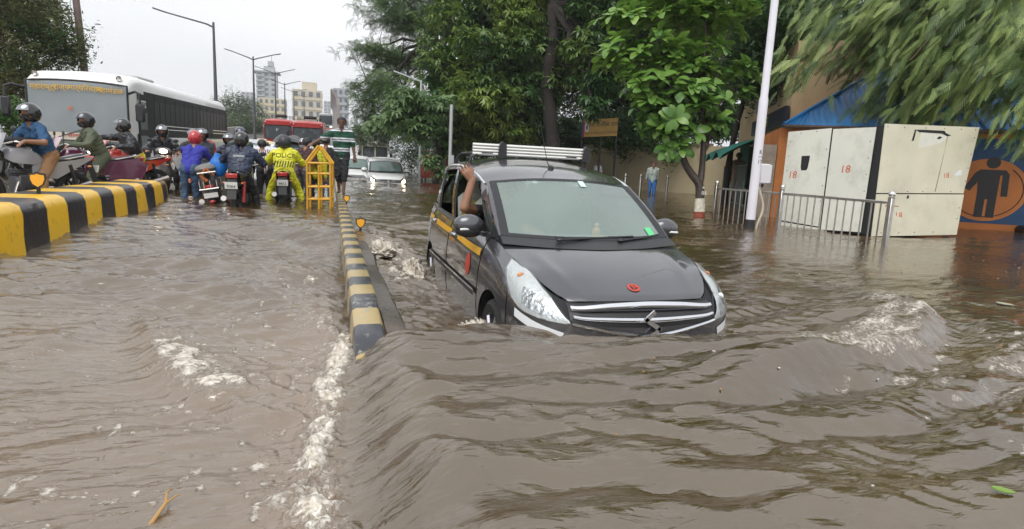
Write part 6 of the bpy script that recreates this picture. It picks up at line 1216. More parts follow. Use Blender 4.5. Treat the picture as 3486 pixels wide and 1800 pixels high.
# ================================================================ buses, lorry and other cars
def shell(secs, n=None):
    """loft closed-ish cross sections: list of (y, [(x,z)...])"""
    return np.array([[(x, y, z) for x, z in sec] for y, sec in secs])
def bus_section(w_, z0, z1, r=.32, top=.10):
    h = w_/2; pts = [(-h, z0), (-h, z1-r-.25), (-h*.985, z1-r)]
    for a in np.linspace(0, math.pi/2, 5)[1:]: pts.append((-h*.985+r*(1-math.cos(a))*1.0, z1-r+r*math.sin(a)*.8))
    pts.append((0, z1-r*.2+top*.5)); return pts+[(-x, z) for x, z in pts[:-1][::-1]]
BUSW = M('bus_white', (.76, .76, .74), .28, coat=.6, var=.04, vs=1, dirt=.12, dcol=(.4, .36, .3)); BUSG = M('bus_black_band', (.010, .010, .012), .45, spec=.25); WSG = glass('bus_windscreen', (.45, .50, .52), (.46, .51, .53), .46)
bus = thing('coach_bus', 'white long-distance bus with black window band and yellow lettering over its windscreen', 'bus', (-6.43, 19.0, -.14), -3.6, rx=1.3)
secs = [(.30, bus_section(2.30, .95, 2.62, .3)), (.12, bus_section(2.40, .5, 2.82, .3)), (.22, bus_section(2.46, .42, 2.98, .3)), (.45, bus_section(2.50, .40, 3.08, .3)), (1.0, bus_section(2.52, .40, 3.14, .3)), (3, bus_section(2.52, .40, 3.12, .3)), (7, bus_section(2.52, .40, 3.12, .3)), (10.9, bus_section(2.52, .40, 3.12, .3)), (11.4, bus_section(2.44, .45, 3.02, .3)), (11.5, bus_section(2.2, .6, 2.85, .3))]
P = shell(secs[1:]); mb = MB(); mb.grid(P); k = P.shape[1]; mb.add(P[-1], [tuple(range(k))]); mb.add(P[0], [tuple(range(k))]); mb.build('body', BUSW, bus)
def curved(x0, x1, z0, z1, y0, bow=.22, n=13, m=7, back=.0, taper=0, top_bow=0):
    x = np.linspace(x0, x1, n); z = np.linspace(z0, z1, m); h = max(abs(x0), abs(x1)); return np.array([[(xx*(1-taper*(zz-z0)/(z1-z0)), y0+bow*(xx/h)**2*abs(xx/h)+back*((zz-z0)/(z1-z0))**2, zz+top_bow*(1-(xx/h)**2)*(zz-z0)/(z1-z0)) for xx in x] for zz in z])
mb = MB(); mb.grid(curved(-1.16, 1.16, 1.22, 2.72, -.0, .085, back=.035, top_bow=.06)); ws = mb.build('windscreen', WSG, bus)
mb = MB(); e_ = curved(-1.18, 1.18, 1.2, 2.74, -.0, .085, back=.035, top_bow=.06); ring = np.vstack([e_[0], e_[1:, -1], e_[-1, ::-1][1:], e_[::-1, 0][1:]]); mb.tube(ring, .028, 6, cap=False); mb.build('windscreen_seal', BLACKP, ws)
mb = MB(); mb.grid(curved(-1.21, 1.21, .80, 1.17, .0, .14)); mb.build('front_panel', BUSG, bus)
text('LEYLAND', .155, M('white_print', (.75, .75, .76), .4), bus, (.18, -.03, 1.02), sx=1.25, name='badge')
mb = MB(); mb.grid(curved(-1.22, 1.22, .42, .76, -.06, .16)); mb.build('front_bumper', BUSW, bus); mb = MB(); mb.grid(curved(-.6, .6, .50, .64, -.085, .02)); mb.build('bumper_grille', BUSG, bus)
for s in (-1, 1): mb = MB(); mb.ell((s*.92, .02, .92), (.2, .05, .1), 12, 8); mb.build('headlamp', LAMPW, bus); mb = MB(); mb.lathe([(.0, -.03), (.06, -.01), (.07, .04)], 12, (s*.98, .20, 2.93), rotm(80)); mb.build('marker_lamp', STEEL, bus)
for i, ch in enumerate(['महाराष्ट्र', 'राज्य', 'मार्ग', 'पिरवहन', 'महामंडळ']): text(ch, .185, YELINK, ws, ((-.74, -.31, .02, .36, .80)[i], -.035+.13*abs((-.80, -.36, 0, .36, .82)[i])**3*.6+.0, 2.565+.04*(1-((-.80, -.36, .0, .36, .82)[i])**2)), rz=(-8, -2, 0, 2, 8)[i], ex=.004)
bp_ = curved(-1.05, 1.05, 1.26, 1.44, -.045, .12); mb = MB(); mb.grid(bp_); mb.build('route_board', M('board_cream', (.62, .55, .45), .6, var=.15, vs=4), bus); text('लालपरी', .15, REDINK, bus, (-.02, -.055, 1.37), ex=.003); text('सांगली-मुंबई', .10, REDINK, bus, (.62, -.02, 1.36), ex=.003, rz=5)
for x, s in ((-.72, 1), (.25, 1)): mb = MB(); mb.tube([(x, -.05, 1.2), (x+.35, -.07, 1.35), (x+.85, -.03, 1.55)], .012, 6); mb.build('wiper', BLACKP, bus)
for s in (-1, 1):
    mb = MB(); mb.tube([(s*1.2, .15, 2.55), (s*1.42, -.05, 2.60), (s*1.55, -.12, 2.55), (s*1.55, -.14, 2.3)], .035, 8); am = mb.build('mirror_arm', BLACKP, bus); mb = MB(); mb.box((s*1.55, -.13, 2.05), (.22, .13, .48), b=.04); mb.build('mirror_head', BLACKP, am)
mb = MB(); mb.box((-.55, .75, 1.55), (.5, .12, .75), b=.05); mb.build('driver_seat', M('cab_grey', (.2, .21, .22), .7), bus); mb = MB(); a = np.linspace(0, 2*math.pi, 21); mb.tube(np.stack([-.55+.24*np.cos(a), .42+.06*np.sin(a), 1.48+.20*np.sin(a)], 1), .018, 6, cap=False); mb.build('steering_wheel', BLACKP, bus)
mb = MB(); mb.box((.0, .9, 2.0), (.05, .02, .5)); mb.box((-.65, .8, 2.0), (.06, .5, .8)); mb.build('cab_partition', M('cab_grey', (.2, .21, .22), .7), bus)
text('ॐ', .16, M('orange_print', (.7, .12, .03), .5), ws, (-.15, -.03, 2.05)); 
for s in (1, -1):
    mb = MB(); mb.box((s*1.262, 6.2, 2.08), (.012, 10.2, 1.22)); mb.build('window_band', BUSG, bus)
    for k in range(9):
        y = 2.35+k*1.0; mb = MB(); mb.box((s*1.270, y, 2.05), (.008, .92, .82), b=.003); w_ = mb.build('window', M('bus_dark_pane', (.014, .015, .017), .4, spec=.3) if k < 5 else M('bus_tint', (.05, .05, .048), .4, spec=.3), bus); mb = MB(); mb.box((s*1.276, y, 2.15), (.012, .02, .6)); mb.build('window_divider', BLACKP, w_)
        mb = MB(); mb.box((s*1.272, y, 2.555), (.006, .9, .13)); mb.build('top_light', BUSG, bus)
    for z in (1.66, 1.77): mb = MB(); mb.tube([(s*1.29, 2.1, z), (s*1.29, 7.6, z)], .018, 6); mb.build('guard_rail', STEEL, bus); mb = MB(); mb.tube([(s*1.29, 8.6, z), (s*1.29, 11, z)], .018, 6); mb.build('guard_rail', STEEL, bus)
    for y in (2.3, 8.6):
        wheel(bus, (s*1.10, y, .50), .5, .28, s, ALLOY, 8, .55)
    mb = MB(); mb.prism([(.45, .95), (1.45, .95), (1.75, 1.42), (11.3, 1.45), (11.3, 1.5), (.45, 1.5)], .006, (s*1.263, 0, 0), ((0, 1, 0), (0, 0, 1))); mb.build('band_edge', BUSG, bus)
mb = MB(); mb.box((1.268, .95, 1.65), (.012, .78, 1.9), b=.004); dr = mb.build('door', BUSG, bus)
for z0, z1 in ((1.0, 1.45), (1.62, 2.1)): mb = MB(); mb.box((1.277, .95, (z0+z1)/2), (.008, .55, z1-z0), b=.003); mb.build('door_pane', M('door_glass', (.16, .18, .18), .12, coat=.5), dr)
mb = MB(); mb.box((1.279, .85, 2.33), (.01, .62, .2)); pq = mb.build('name_board', M('board_white', (.7, .7, .68), .5), dr); text('मुख्यालय', .17, INK, pq, (1.287, .85, 2.33), rz=90, ex=.002)
for i, (z, sc_) in enumerate(((1.12, .11), (.86, .09))): mb = MB(); mb.lathe([(sc_*1.25, 0), (sc_*1.2, .006), (0, .008)], 18, (1.264, 2.0, z), rotm(0, 90)); mb.build('emblem', YELINK, bus)
mb = MB(); mb.lathe([(.07, 0), (.06, .012), (0, .012)], 14, (1.264, 2.0, 1.12), rotm(0, 90)); mb.build('emblem_centre', INK, bus)
mb = MB(); mb.box((1.2, 11.35, 1.2), (.1, .2, .5), b=.03); mb.build('rear_marker', M('orange_red', (.55, .07, .03), .4), bus)
mb = MB(); mb.box((0, 3.0, 3.16), (1.5, 1.4, .10), b=.04); mb.build('roof_hatch', M('roof_grey', (.45, .45, .43), .6), bus)
text('ST', .12, YELINK, bus, (1.268, 2.0, .84), rz=90, ex=.003)
# --- red minibuses
REDB = M('red_bus_paint', (.45, .03, .025), .3, coat=.5, var=.08, dirt=.15)
def minibus(label, loc, rz, paint, H=2.62, W=2.0, Ln=6.5, rack=True, lit=False, trim=None, sign=None, rx=3.4, cat='bus', name='minibus'):
    r = thing(name, label, cat, loc, rz, rx=rx); secs = [(.05, bus_section(W*.97, .45, H-.28, .22)), (.2, bus_section(W, .4, H-.12, .22)), (.6, bus_section(W, .4, H, .22)), (3, bus_section(W, .4, H+.02, .22)), (Ln, bus_section(W*.98, .4, H-.02, .22))]
    P = shell(secs); mb = MB(); mb.grid(P); k = P.shape[1]; mb.add(P[0], [tuple(range(k))]); mb.add(P[-1], [tuple(range(k))]); mb.build('body', paint, r); h = W/2
    mb = MB(); mb.grid(curved(-h*.88, h*.88, 1.25, H-.46, -.005, .05)); w_ = mb.build('windscreen', glass('minibus_screen', (.3, .34, .36), (.13, .16, .18), .5), r); e_ = curved(-h*.9, h*.9, 1.23, H-.44, .0, .05); ring = np.vstack([e_[0], e_[1:, -1], e_[-1, ::-1][1:], e_[::-1, 0][1:]]); mb = MB(); mb.tube(ring, .03, 6, cap=False); mb.build('windscreen_seal', BLACKP, w_)
    mb = MB(); mb.grid(curved(-h*.96, h*.96, H-.40, H-.14, -.06, .08)); mb.build('visor_panel', paint, r)
    mb = MB(); mb.grid(curved(-h*.5, h*.5, .72, .95, .01, .03)); mb.build('grille', BLACKP, r); mb = MB(); mb.grid(curved(-h*.99, h*.99, .4, .58, -.06, .08)); mb.build('bumper', trim or paint, r)
    for s in (-1, 1):
        mb = MB(); mb.ell((s*h*.75, .03, .84), (.14, .05, .1), 10, 6); mb.build('headlamp', LITLAMP if lit else LAMPW, r); mb = MB(); mb.ell((s*h*.86, -.05, H-.22), (.04, .03, .03), 8, 6); mb.build('marker_lamp', LAMPW, r); mb = MB(); mb.tube([(s*h, .2, 1.9), (s*(h+.2), .05, 1.95)], .02, 6); mb.box((s*(h+.22), .03, 1.75), (.16, .06, .34), b=.02); mb.build('mirror', BLACKP, r)
        for k in range(5): mb = MB(); mb.box((s*h*1.005, 1.1+k*1.1, 1.75), (.02, .95, .75), b=.006); mb.build('window', DARKG, r)
        for y in (.95, Ln-1.4): wheel(r, (s*(h-.15), y, .38), .38, .22, s, STEEL, 6, .55)
    if rack:
        mb = MB()
        for x in (-h*.7, h*.7):
            mb.tube([(x, 1.2, H+.24), (x, Ln-.5, H+.24)], .018, 6)
            for y in (1.2, 2.4, 3.6, 4.8): mb.tube([(x, y, H), (x, y, H+.24)], .015, 6)
        for y in (1.2, 2.4, 3.6, 4.8): mb.tube([(-h*.7, y, H+.12), (h*.7, y, H+.12)], .014, 6); mb.tube([(-h*.7, y, H+.24), (h*.7, y, H+.24)], .014, 6)
        rk = mb.build('roof_rack', BLACKP, r); mb = MB(); a = np.linspace(0, 2*math.pi, 21); mb.tube([(.08+.33*math.cos(t), 1.9+.33*math.sin(t), H+.22) for t in a], .11, 10, cap=False); mb.build('spare_tyre', RUBBER, rk)
    if sign: text(sign, .2, INK, r, (0, -.10, H-.27), name='lettering', ex=.003)
    return r
minibus('red minibus in front with black spare tyre on its roof rack, right of the pair', (-1.43, 42.3, .60), -1, REDB)
o = minibus('red minibus further back with white bird mark on its windscreen, left of the pair', (-3.65, 47.6, .90), -1, REDB); text('V', .3, MATS['white_print'], o, (-.1, -.03, 1.85), name='screen_mark', shear=.3)
minibus('grey bus with lit headlamps far up the flyover', (.1-.9, 112, 5.35), 0, M('grey_bus_paint', (.5, .5, .5), .4), 3.1, 2.3, 9, rack=False, lit=True, trim=M('orange_red', (.55, .07, .03), .4))
minibus('pale goods lorry with black lettering above its split windscreen, behind the white cars', (3.2, 46.8, -.45), 0, M('lorry_cream', (.58, .55, .46), .5, dirt=.25), 2.75, 1.9, 6, rack=False, sign='GOODS CARRIER', rx=0, cat='lorry', name='goods_lorry'); lo_ = bpy.data.objects['goods_lorry']; mb = MB(); mb.box((0, -.03, 1.75), (.10, .08, 1.05)); mb.build('screen_post', M('lorry_cream', (.58, .55, .46), .5), lo_)
mb = MB(); text('*', .3, INK, lo_, (-.78, -.10, 2.42), name='painted_star'); text('*', .3, INK, lo_, (.78, -.10, 2.42), name='painted_star')
# --- cars in the jam
SILVER = M('silver_paint', (.52, .54, .56), .25, .5, coat=.8); WHITEC = M('white_car_paint', (.78, .78, .77), .25, coat=.9, dirt=.1, vs=3); YTAXI = M('cab_yellow', (.70, .48, .12), .35, coat=.6)
GREENS = glass('green_screen', (.33, .45, .41), (.20, .30, .27), .55)
make_car('hatchback_car', 'silver hatchback nosing into the water between the riders', (-2.08, 16.7, -.36), SILVER, sc=(1.0, .93, .94), wind=GREENS, grille='mesh', full=False, rz=-1)
make_car('estate_car', 'white car with black cover on its roof behind the police rider', (-1.35, 21.2, -.22), WHITEC, wind=GREENS, grille='mesh', full=False); ec = bpy.data.objects['estate_car']
mb = MB(); P = [[(x, y, 1.60+.28*math.exp(-((x+.1)/.5)**4)*math.exp(-((y-2.4)/.8)**4)*(1+.25*math.sin(x*7+y*5))) for x in np.linspace(-.62, .6, 14)] for y in np.linspace(1.5, 3.4, 14)]; mb.grid(np.array(P)); mb.build('roof_cover', M('black_tarp', (.03, .03, .032), .4, bump=.6, bs=8), ec)
make_car('saloon_car', 'pale grey car seen between the helmets left of the silver hatchback', (-3.25, 25.2, -.1), M('grey_car_paint', (.42, .45, .46), .3, .4, coat=.7), wind=GREENS, grille='mesh', full=False)
yt = make_car('cab_car', 'yellow-topped taxi cab with a roof sign in front of the red minibuses', (-3.4, 31.6, .0), YTAXI, wind=GREENS, grille='mesh', full=False); mb = MB(); mb.box((0, 2.4, 1.68), (.45, .16, .13), b=.03); mb.build('roof_sign', M('sign_cream', (.7, .65, .5), .5), yt); text('TAXI', .1, INK, yt, (0, 2.315, 1.68))
make_car('estate_car', 'white car half hidden right of the police rider, nearest the kerb', (-.35, 24.6, -.1), WHITEC, wind=GREENS, grille='mesh', full=False, sc=.95)
wc = make_car('people_carrier', 'white people-carrier with lit headlamps driving behind the taxi', (2.25, 25.0, -.58), WHITEC, wind=GREENS, grille='mesh', full=True, lit=True)
mb = MB(); mb.box((.0, -.03, .40+.1), (.52, .02, .12), b=.004); pl = mb.build('number_plate', WHITEP, wc); text('MH 01 BT 4417', .075, INK, pl, (0, -.045, .50))
for s in (-1, 1): mb = MB(); mb.tube([(s*.55, .08, .42), (s*.78, .25, .44), (s*.76, .22, .60), (s*.62, .09, .60)], .022, 6); fl = mb.build('fog_lamp_trim', CHROME, wc); mb = MB(); mb.ell((s*.68, .13, .50), (.05, .03, .05), 10, 6); mb.build('fog_lamp', LITLAMP, fl); mb = MB(); mb.ell((s*.62, .06, .70), (.07, .05, .05), 10, 6); mb.build('lit_lamp', LITLAMP, wc)
mb = MB(); mb.grid(windscreen(21, 9, .04, .012)[17:19, 6:8]); mb.build('screen_sticker', M('orange_print', (.7, .12, .03), .5), wc)
make_car('hatchback_car', 'white car following close behind the white people-carrier, on its left', (1.25, 28.4, -.5), WHITEC, wind=GREENS, grille='mesh', full=False, sc=.97)
make_car('saloon_car', 'pale car behind the striped-shirt man, farther up the side road', (1.1, 36, -.45), M('white_car_paint', (.78, .78, .77)), wind=GREENS, grille='mesh', full=False)
for i, (x, y, z, p, lb) in enumerate(((-7.6, 36, .2, SILVER, 'silver car on the flyover just past the rear of the bus'), (-9.8, 17.5, -.1, MATS['grey_car_paint'], 'grey car cut off by the picture edge behind the first rider'))):
    make_car('saloon_car', lb, (x, y, z), p, wind=GREENS, grille='mesh', full=False)
# ================================================================ riders, walkers and their bikes
GZ = -.06
BLUES = cloth('blue_tee', (.02, .075, .17)); OLIVE = cloth('olive', (.085, .10, .06)); BLKR = M('cloth_black_rain', (.018, .02, .026), .35, var=.15, vs=5, bump=.7, bs=9); NAVY = M('cloth_navy_rain', (.022, .032, .065), .38, var=.15, vs=5, bump=.8, bs=9); YPANTS = M('cloth_yellow_rain', (.62, .50, .02), .45, bump=.7, bs=10, var=.08)
POLY = M('cloth_police_rain', (.60, .58, .02), .42, bump=.8, bs=9, var=.07); ROYAL = cloth('royal_blue', (.03, .035, .30)); JEANS = cloth('jeans', (.045, .085, .16)); TAN = cloth('tan', (.28, .15, .07)); DKSHIRT = cloth('maroon', (.06, .025, .028)); REDSH = cloth('brick_red', (.30, .05, .05)); BLKT = cloth('black', (.015, .016, .018)); GREYT = cloth('grey_check', (.13, .13, .14))
GREYW = M('bike_grey', (.30, .30, .32), .3, coat=.6); PURPLE = M('bike_maroon', (.10, .018, .05), .2, coat=.9); REDK = M('bike_red', (.42, .03, .02), .22, coat=.9); BLKB = M('bike_black', (.018, .018, .02), .2, coat=.9); ORNG = M('bike_orange', (.55, .10, .02), .25, coat=.8); SGREY = M('scooter_grey', (.16, .15, .15), .25, .4, coat=.7)
b1 = (-4.45, 11.1, GZ); r1 = -37
o = motorbike('silver and black motorbike at the picture edge under the rider in blue', b1, r1, GREYW); mb = MB(); mb.box((0, -.60, 1.05), (.17, .02, .12), rotm(-30)); mb.build('screen_sticker', M('yellow_sticker', (.8, .7, .05), .5), o); mb = MB(); mb.box((.0, -.12, 1.05), (.30, .34, .14), b=.05); mb.build('tank_bag', BLKT, o)
person('rider in a blue T-shirt with rolled tan trousers and raised silver visor', b1, r1, BLUES, TAN, SKIN and M('sandal', (.10, .05, .03), .7), sleeve=.35, leg=.86, helmet=(HBLACK, VISOR), mask=True, look_yaw=-.1, **{**ride(), 'hands': ((.33, -.24, 1.06), (-.33, -.24, 1.06))})
b2 = (-4.35, 13.0, GZ); r2 = -58
o = motorbike('maroon and silver motorbike under the rider in olive rainwear', b2, r2, PURPLE); mb = MB(); mb.prism([(.30, .42), (.85, .36), (1.0, .74), (.8, .84), (.45, .74)], .05, (.16, 0, 0), ((0, 1, 0), (0, 0, 1))); mb.build('tail_panel', PURPLE, o)
person('rider in olive rainwear with a black and maroon helmet', b2, r2, OLIVE, OLIVE, bulk=1.14, lbulk=1.15, helmet=(HBLACK, M('visor_dark', (.05, .05, .07), .1, .3, coat=.8)), mask=True, look_yaw=.25, **ride())
b3 = (-4.2, 14.7, GZ); r3 = -50
motorbike('red and black sports motorbike with its headlamp lit behind the barrier end', b3, r3, REDK, lit=True)
person('rider in black rain jacket and bright yellow trousers holding up a phone', b3, r3, BLKR, YPANTS, bulk=1.16, lbulk=1.15, helmet=(HBLACK, M('visor_clear', (.25, .26, .28), .1, .5)), mask=True, look_yaw=-.5, **{**ride(lean=.2), 'hands': ((.33, -.26, 1.05), (-.30, -.62, 1.22))})
b4 = (-3.78, 16.1, GZ); scooter('grey scooter with a bright headlamp, ridden towards the barrier end', b4, 14, SGREY, lit=True)
person('rider in black on the grey scooter with lit headlamp', b4, 14, BLKR, BLKR, bulk=1.12, helmet=(HBLACK, VISOR), mask=True, **ride(seat_z=.80, arms=.3))
b5 = (-3.2, 16.4, -.15); motorbike('orange-red motorbike with a glaring headlamp behind the woman in blue', b5, 4, ORNG, lit=True)
person('rider in dark jacket behind the red helmet, on the orange-red motorbike', b5, 4, cloth('dark_brown', (.04, .035, .03)), BLKT, bulk=1.1, helmet=(M('helmet_grey', (.10, .10, .11), .2, coat=.8), VISOR), mask=True, **ride())
person('bare-headed bearded man in a brick-red shirt looking aside among the riders', (-2.86, 16.0, -.28), -18, REDSH, JEANS, head=(0, -.05, 1.62), look_yaw=-.9, beard=True, sleeve=.9)
b7 = (-2.42, 16.45, -.2); motorbike('black roadster motorbike with a round lamp next to the man in red', b7, -3, BLKB, round_lamp=True)
person('helmeted rider in dark blue on the round-lamp motorbike', b7, -3, M('cloth_night_blue', (.03, .03, .07), .5, bump=.5, bs=9), BLKT, bulk=1.1, helmet=(HBLACK, VISOR), mask=True, **ride())
person('rider in dark green raincoat just behind the navy jacket, face hidden', (-2.0, 15.3, -.25), 20, M('cloth_bottle_rain', (.03, .045, .045), .4, bump=.6, bs=9), BLKT, bulk=1.12, helmet=(M('helmet_navy', (.02, .025, .06), .2, coat=.8), None), mask=True)
for x_, y_, r_, jk, hl, lb in ((-3.45, 18.3, 10, BLKR, HBLACK, 'black-clad rider right beside the bus flank, farthest of the group'), (-.75, 18.6, -6, GREYT, M('helmet_white', (.5, .5, .5), .2, coat=.8), 'rider in grey with a pale helmet behind the policeman'), (-2.75, 14.95, 30, cloth('slate', (.06, .07, .09)), HBLACK, 'rider in slate grey between the woman in blue and the orange-red motorbike')):
    person(lb, (x_, y_, -.25), r_, jk, BLKT, bulk=1.12, helmet=(hl, VISOR), mask=True, sc=.95)
# woman in blue pushing a scooter
b8 = (-2.2, 13.55, -.26); scooter('mud-grey scooter tilted over, pushed through the water by the woman in blue', (-2.12, 13.25, -.28), 184, SGREY, lean=10)
sc8 = bpy.data.objects['scooter.001']; mb = MB(); mb.ell((.02, .55, .95), (.20, .30, .10), 14, 8); mb.build('seat_cover', M('grey_cover', (.16, .155, .15), .55, bump=.5, bs=10), sc8); mb = MB(); mb.tube([(-.1, .78, .82), (.0, .84, .95), (.1, .80, .83), (.02, .82, .72)], .035, 8); mb.build('orange_cloth', M('orange_rag', (.45, .13, .03), .8, bump=.4), sc8)
person('woman in a royal blue top, jeans and red helmet pushing the tilted scooter', (-2.72, 13.55, -.30), 176, ROYAL, JEANS, chest=(-.04, -.22, 1.34), pelvis=(0, .05, .92), head=(-.04, -.33, 1.57), hands=((-.62, -.52, 1.08), (-.30, -.62, 1.05)), feet=((.09, .18, .10), (-.09, -.06, .08)), helmet=(M('helmet_red', (.42, .015, .02), .18, coat=.9), None), sleeve=1, bulk=.98, lbulk=.95, sc=.97)
BAG = M('blue_bag', (.01, .16, .55), .3, bump=.6, bs=12); mb = MB(); pr_ = [(.02, .34), (.06, .33), (.075, .27), (.13, .20), (.16, .08), (.14, -.04), (.08, -.09), (.0, -.10)]; mb.lathe(pr_, 18); mb.xf(np.diag([1, .75, 1])); v = mb.v[0]; v += .012*np.sin(v[:, [2]]*30+v[:, [0]]*25); tag(mb.build('carrier_bag', BAG), 'bright blue plastic carrier bag hanging between the scooter and the navy jacket', 'bag').location = (-2.06, 12.72, .62)
# navy jacket rider, seen from behind
b10 = (-1.62, 12.65, -.26); motorbike('black motorbike with number plate 9364, seen from behind', b10, 176, BLKB, plate='9364')
o = person('rider in a wet navy rain jacket and glossy black helmet, seen from behind', b10, 176, NAVY, BLKT, bulk=1.25, lbulk=1.1, helmet=(HBLACK, None), **ride(lean=.16)); mb = MB(); mb.box((-.03, .455, 1.18), (.20, .02, .035), rotm(12), b=.004); mb.build('reflective_strip', M('grey_reflective', (.32, .34, .36), .4), o)
# person leaning over the silver car
STRW = stripe_cloth('cloth_striped', [(0, (.55, .50, .48)), (.55, (.10, .05, .06))], .045, 0)
person('person in a striped shirt and black shorts bending over the silver car', (-1.5, 15.45, -.28), 192, STRW, BLKT, chest=(0, -.30, 1.27), pelvis=(0, .06, .90), head=(0, -.42, 1.46), hands=((.22, -.62, 1.02), (-.22, -.62, 1.02)), leg=.66, sleeve=.5, lbulk=1.15, skin=SKIN)
# policeman in yellow
b12 = (-.95, 14.0, -.24); motorbike('small red-tailed motorbike under the policeman in yellow', b12, 181, BLKB, plate='4412')
po = person('policeman in a yellow rain suit on a motorbike, seen from behind', b12, 181, POLY, POLY, M('rubber_boot', (.015, .015, .017), .35), bulk=1.2, lbulk=1.28, helmet=(M('helmet_matt', (.03, .032, .035), .4), None), **ride(feet_out=.36, foot_y=.1))
back = lambda z: .30+.1+.135*1.0+(.0 if z < 1.2 else -.045*(z-1.2))
text('POLICE', .135, INK, po, (0, .432, 1.20), rz=180, rx=100, ex=.006, sx=1.05)
for k in range(8): mb = MB(); mb.box((-.19+k*.052, .455, 1.03), (.018, .02, .13), rotm(0, -14, 0)); mb.build('reflective_bar', INK, po)
for s in (-1, 1): pass
person('man in a dark maroon shirt and shorts beside the policeman, looking aside', (-.62, 14.75, -.3), 150, DKSHIRT, GREYT, chest=(0, -.12, 1.36), head=(0, -.2, 1.56), look_yaw=.75, sleeve=.42, leg=.62, hands=((.1, -.42, 1.0), (-.2, -.35, .95)))
person('person in a bright yellow jacket behind the barricade', (-.34, 15.0, -.3), 170, POLY, BLKT, sleeve=1, bulk=1.05, sc=.93)
person('man in black with blue jeans standing behind the barricade, near the kerb', (-.12, 16.2, -.3), 175, BLKT, JEANS, sleeve=.4)
# man walking along the kerb
POLO = stripe_cloth('cloth_polo', [(0, (.01, .06, .035)), (.36, (.62, .63, .66)), (.50, (.10, .12, .16)), (.60, (.62, .63, .66)), (.72, (.01, .06, .035))], .23, 2)
person('man in a green and white striped polo walking on the kerb, hand on the barricade', (.25, 14.75, .115), -4, POLO, BLKT, M('sandal', (.10, .05, .03), .7), skin=SKIND, hands=((.30, -.08, .86), (-.62, -.18, 1.16)), feet=((.05, -.16, .08), (-.07, .12, .10)), leg=.68, sleeve=.42, bulk=1.08, lbulk=1.1, look_yaw=-.05)
# pavement walkers
person('man in a pale green shirt and blue jeans wading along the cream wall', (13.5, 23.6, -.33), -28, cloth('pale_green', (.36, .42, .38)), cloth('bright_jeans', (.03, .13, .38)), head=(0, -.06, 1.62), sleeve=.72, look_yaw=.35, hands=((.16, .02, .80), (-.30, .06, .82)), feet=((.1, -.1, .08), (-.08, .14, .1)), beard=False)
person('man in a white shirt seen over the taxi roof, facing left', (12.85, 27.9, -.33), -70, cloth('white_shirt', (.62, .64, .66)), BLKT, sleeve=.5, beard=True)
person('man in khaki standing in the shaded police entrance', (14.35, 19.0, .05), -40, cloth('khaki', (.22, .17, .10)), cloth('khaki', (.22, .17, .10)), sleeve=.5, skin=SKIND)
# taxi driver waving through the open window, and a passenger
dv = person('taxi driver with a bare arm raised out of the open window', (1.947-.40, 3.279+2.0, -.617), 0, M('cloth_dark_driver', (.02, .02, .022), .8), BLKT, pelvis=(0, 0, .72), chest=(-.06, -.02, 1.16), head=(0, -.02, 1.38), hands=((.12, -.42, 1.05), (-.38, -.20, 1.46)), elbow=((.3, .3, -1), (-.6, -.5, -.6)), feet=((.12, -.55, .45), (-.12, -.55, .45)), sleeve=.16, voxel=.0065, finger_dir=((0, -1, 0), (-.42, .1, .55)), sc=1)
person('passenger in an olive shirt on the middle seat of the taxi', (1.947-.36, 3.279+2.85, -.617), 0, cloth('mustard', (.20, .17, .03)), BLKT, pelvis=(0, .05, .70), chest=(0, .0, 1.12), hands=((.2, -.3, .85), (-.2, -.3, .85)), feet=((.12, -.5, .45), (-.12, -.5, .45)))
bpy.data.scenes.remove(TMPSCENE)
# ================================================================ floating bits
LEAFG = M('fallen_leaf_green', (.16, .26, .04), .5); LEAFY = M('fallen_leaf_ochre', (.40, .20, .06), .6); LITW = M('litter_white', (.62, .60, .56), .6)
def zw(x, y):
    d = (np.hypot(X-x, Y-y)); i = np.unravel_index(np.argmin(d), d.shape); return float(Z[i])
def leaf_obj(name, label, cat, x, y, s, mat, rz, pts=None):
    pts = pts or [(-1, 0), (-.6, .32), (0, .45), (.6, .3), (1, 0), (.6, -.3), (0, -.45), (-.6, -.32)]; mb = MB(); mb.prism(np.array(pts)*s, .004, (0, 0, 0), ((1, 0, 0), (0, 1, 0))); o = mb.build(name, mat, smooth=False); o.location = (x, y, zw(x, y)+.012); o.rotation_euler = (.08, .1, rz); return tag(o, label, cat)
leaf_obj('fallen_leaf', 'bright green leaf floating in front of the breaking wave', 'leaf', 2.34, 2.63, .05, LEAFG, .4); leaf_obj('fallen_leaf', 'large green leaf at the lower right picture edge', 'leaf', 2.0, 1.2, .035, LEAFG, -.5); leaf_obj('fallen_leaf', 'long pale leaf near the painted wall', 'leaf', 5.6, 3.62, .12, M('fallen_leaf_pale', (.32, .32, .22), .5), .2)
g = np.random.default_rng(5); lab = ['small ochre leaf', 'scrap of white litter']
vs = MB(); vw = MB()
for k in range(92):
    x, y = (g.uniform(4.5, 9), g.uniform(3.2, 8.5)) if k < 75 else (g.uniform(.6, 4), g.uniform(1.3, 3.0)); s = g.uniform(.003, .007)*(1+.16*math.hypot(x, y)); a_ = g.uniform(0, 6.28); t = np.arange(6)*math.pi/3; el = g.uniform(.3, .7); p = np.stack([s*np.cos(t), s*el*np.sin(t)], 1); c_, s_ = math.cos(a_), math.sin(a_); p = p @ np.array([[c_, s_], [-s_, c_]])
    (vs if k % 3 else vw).prism(p, .004, (x, y, zw(x, y)+.008), ((1, 0, 0), (0, 1, 0)))
tag(vs.build('floating_debris', LEAFY, smooth=False), 'scattered small ochre leaves and twigs drifting on the flood', 'debris', kind='stuff'); tag(vw.build('floating_litter', LITW, smooth=False), 'scattered small pale scraps of litter drifting on the flood', 'litter', kind='stuff')
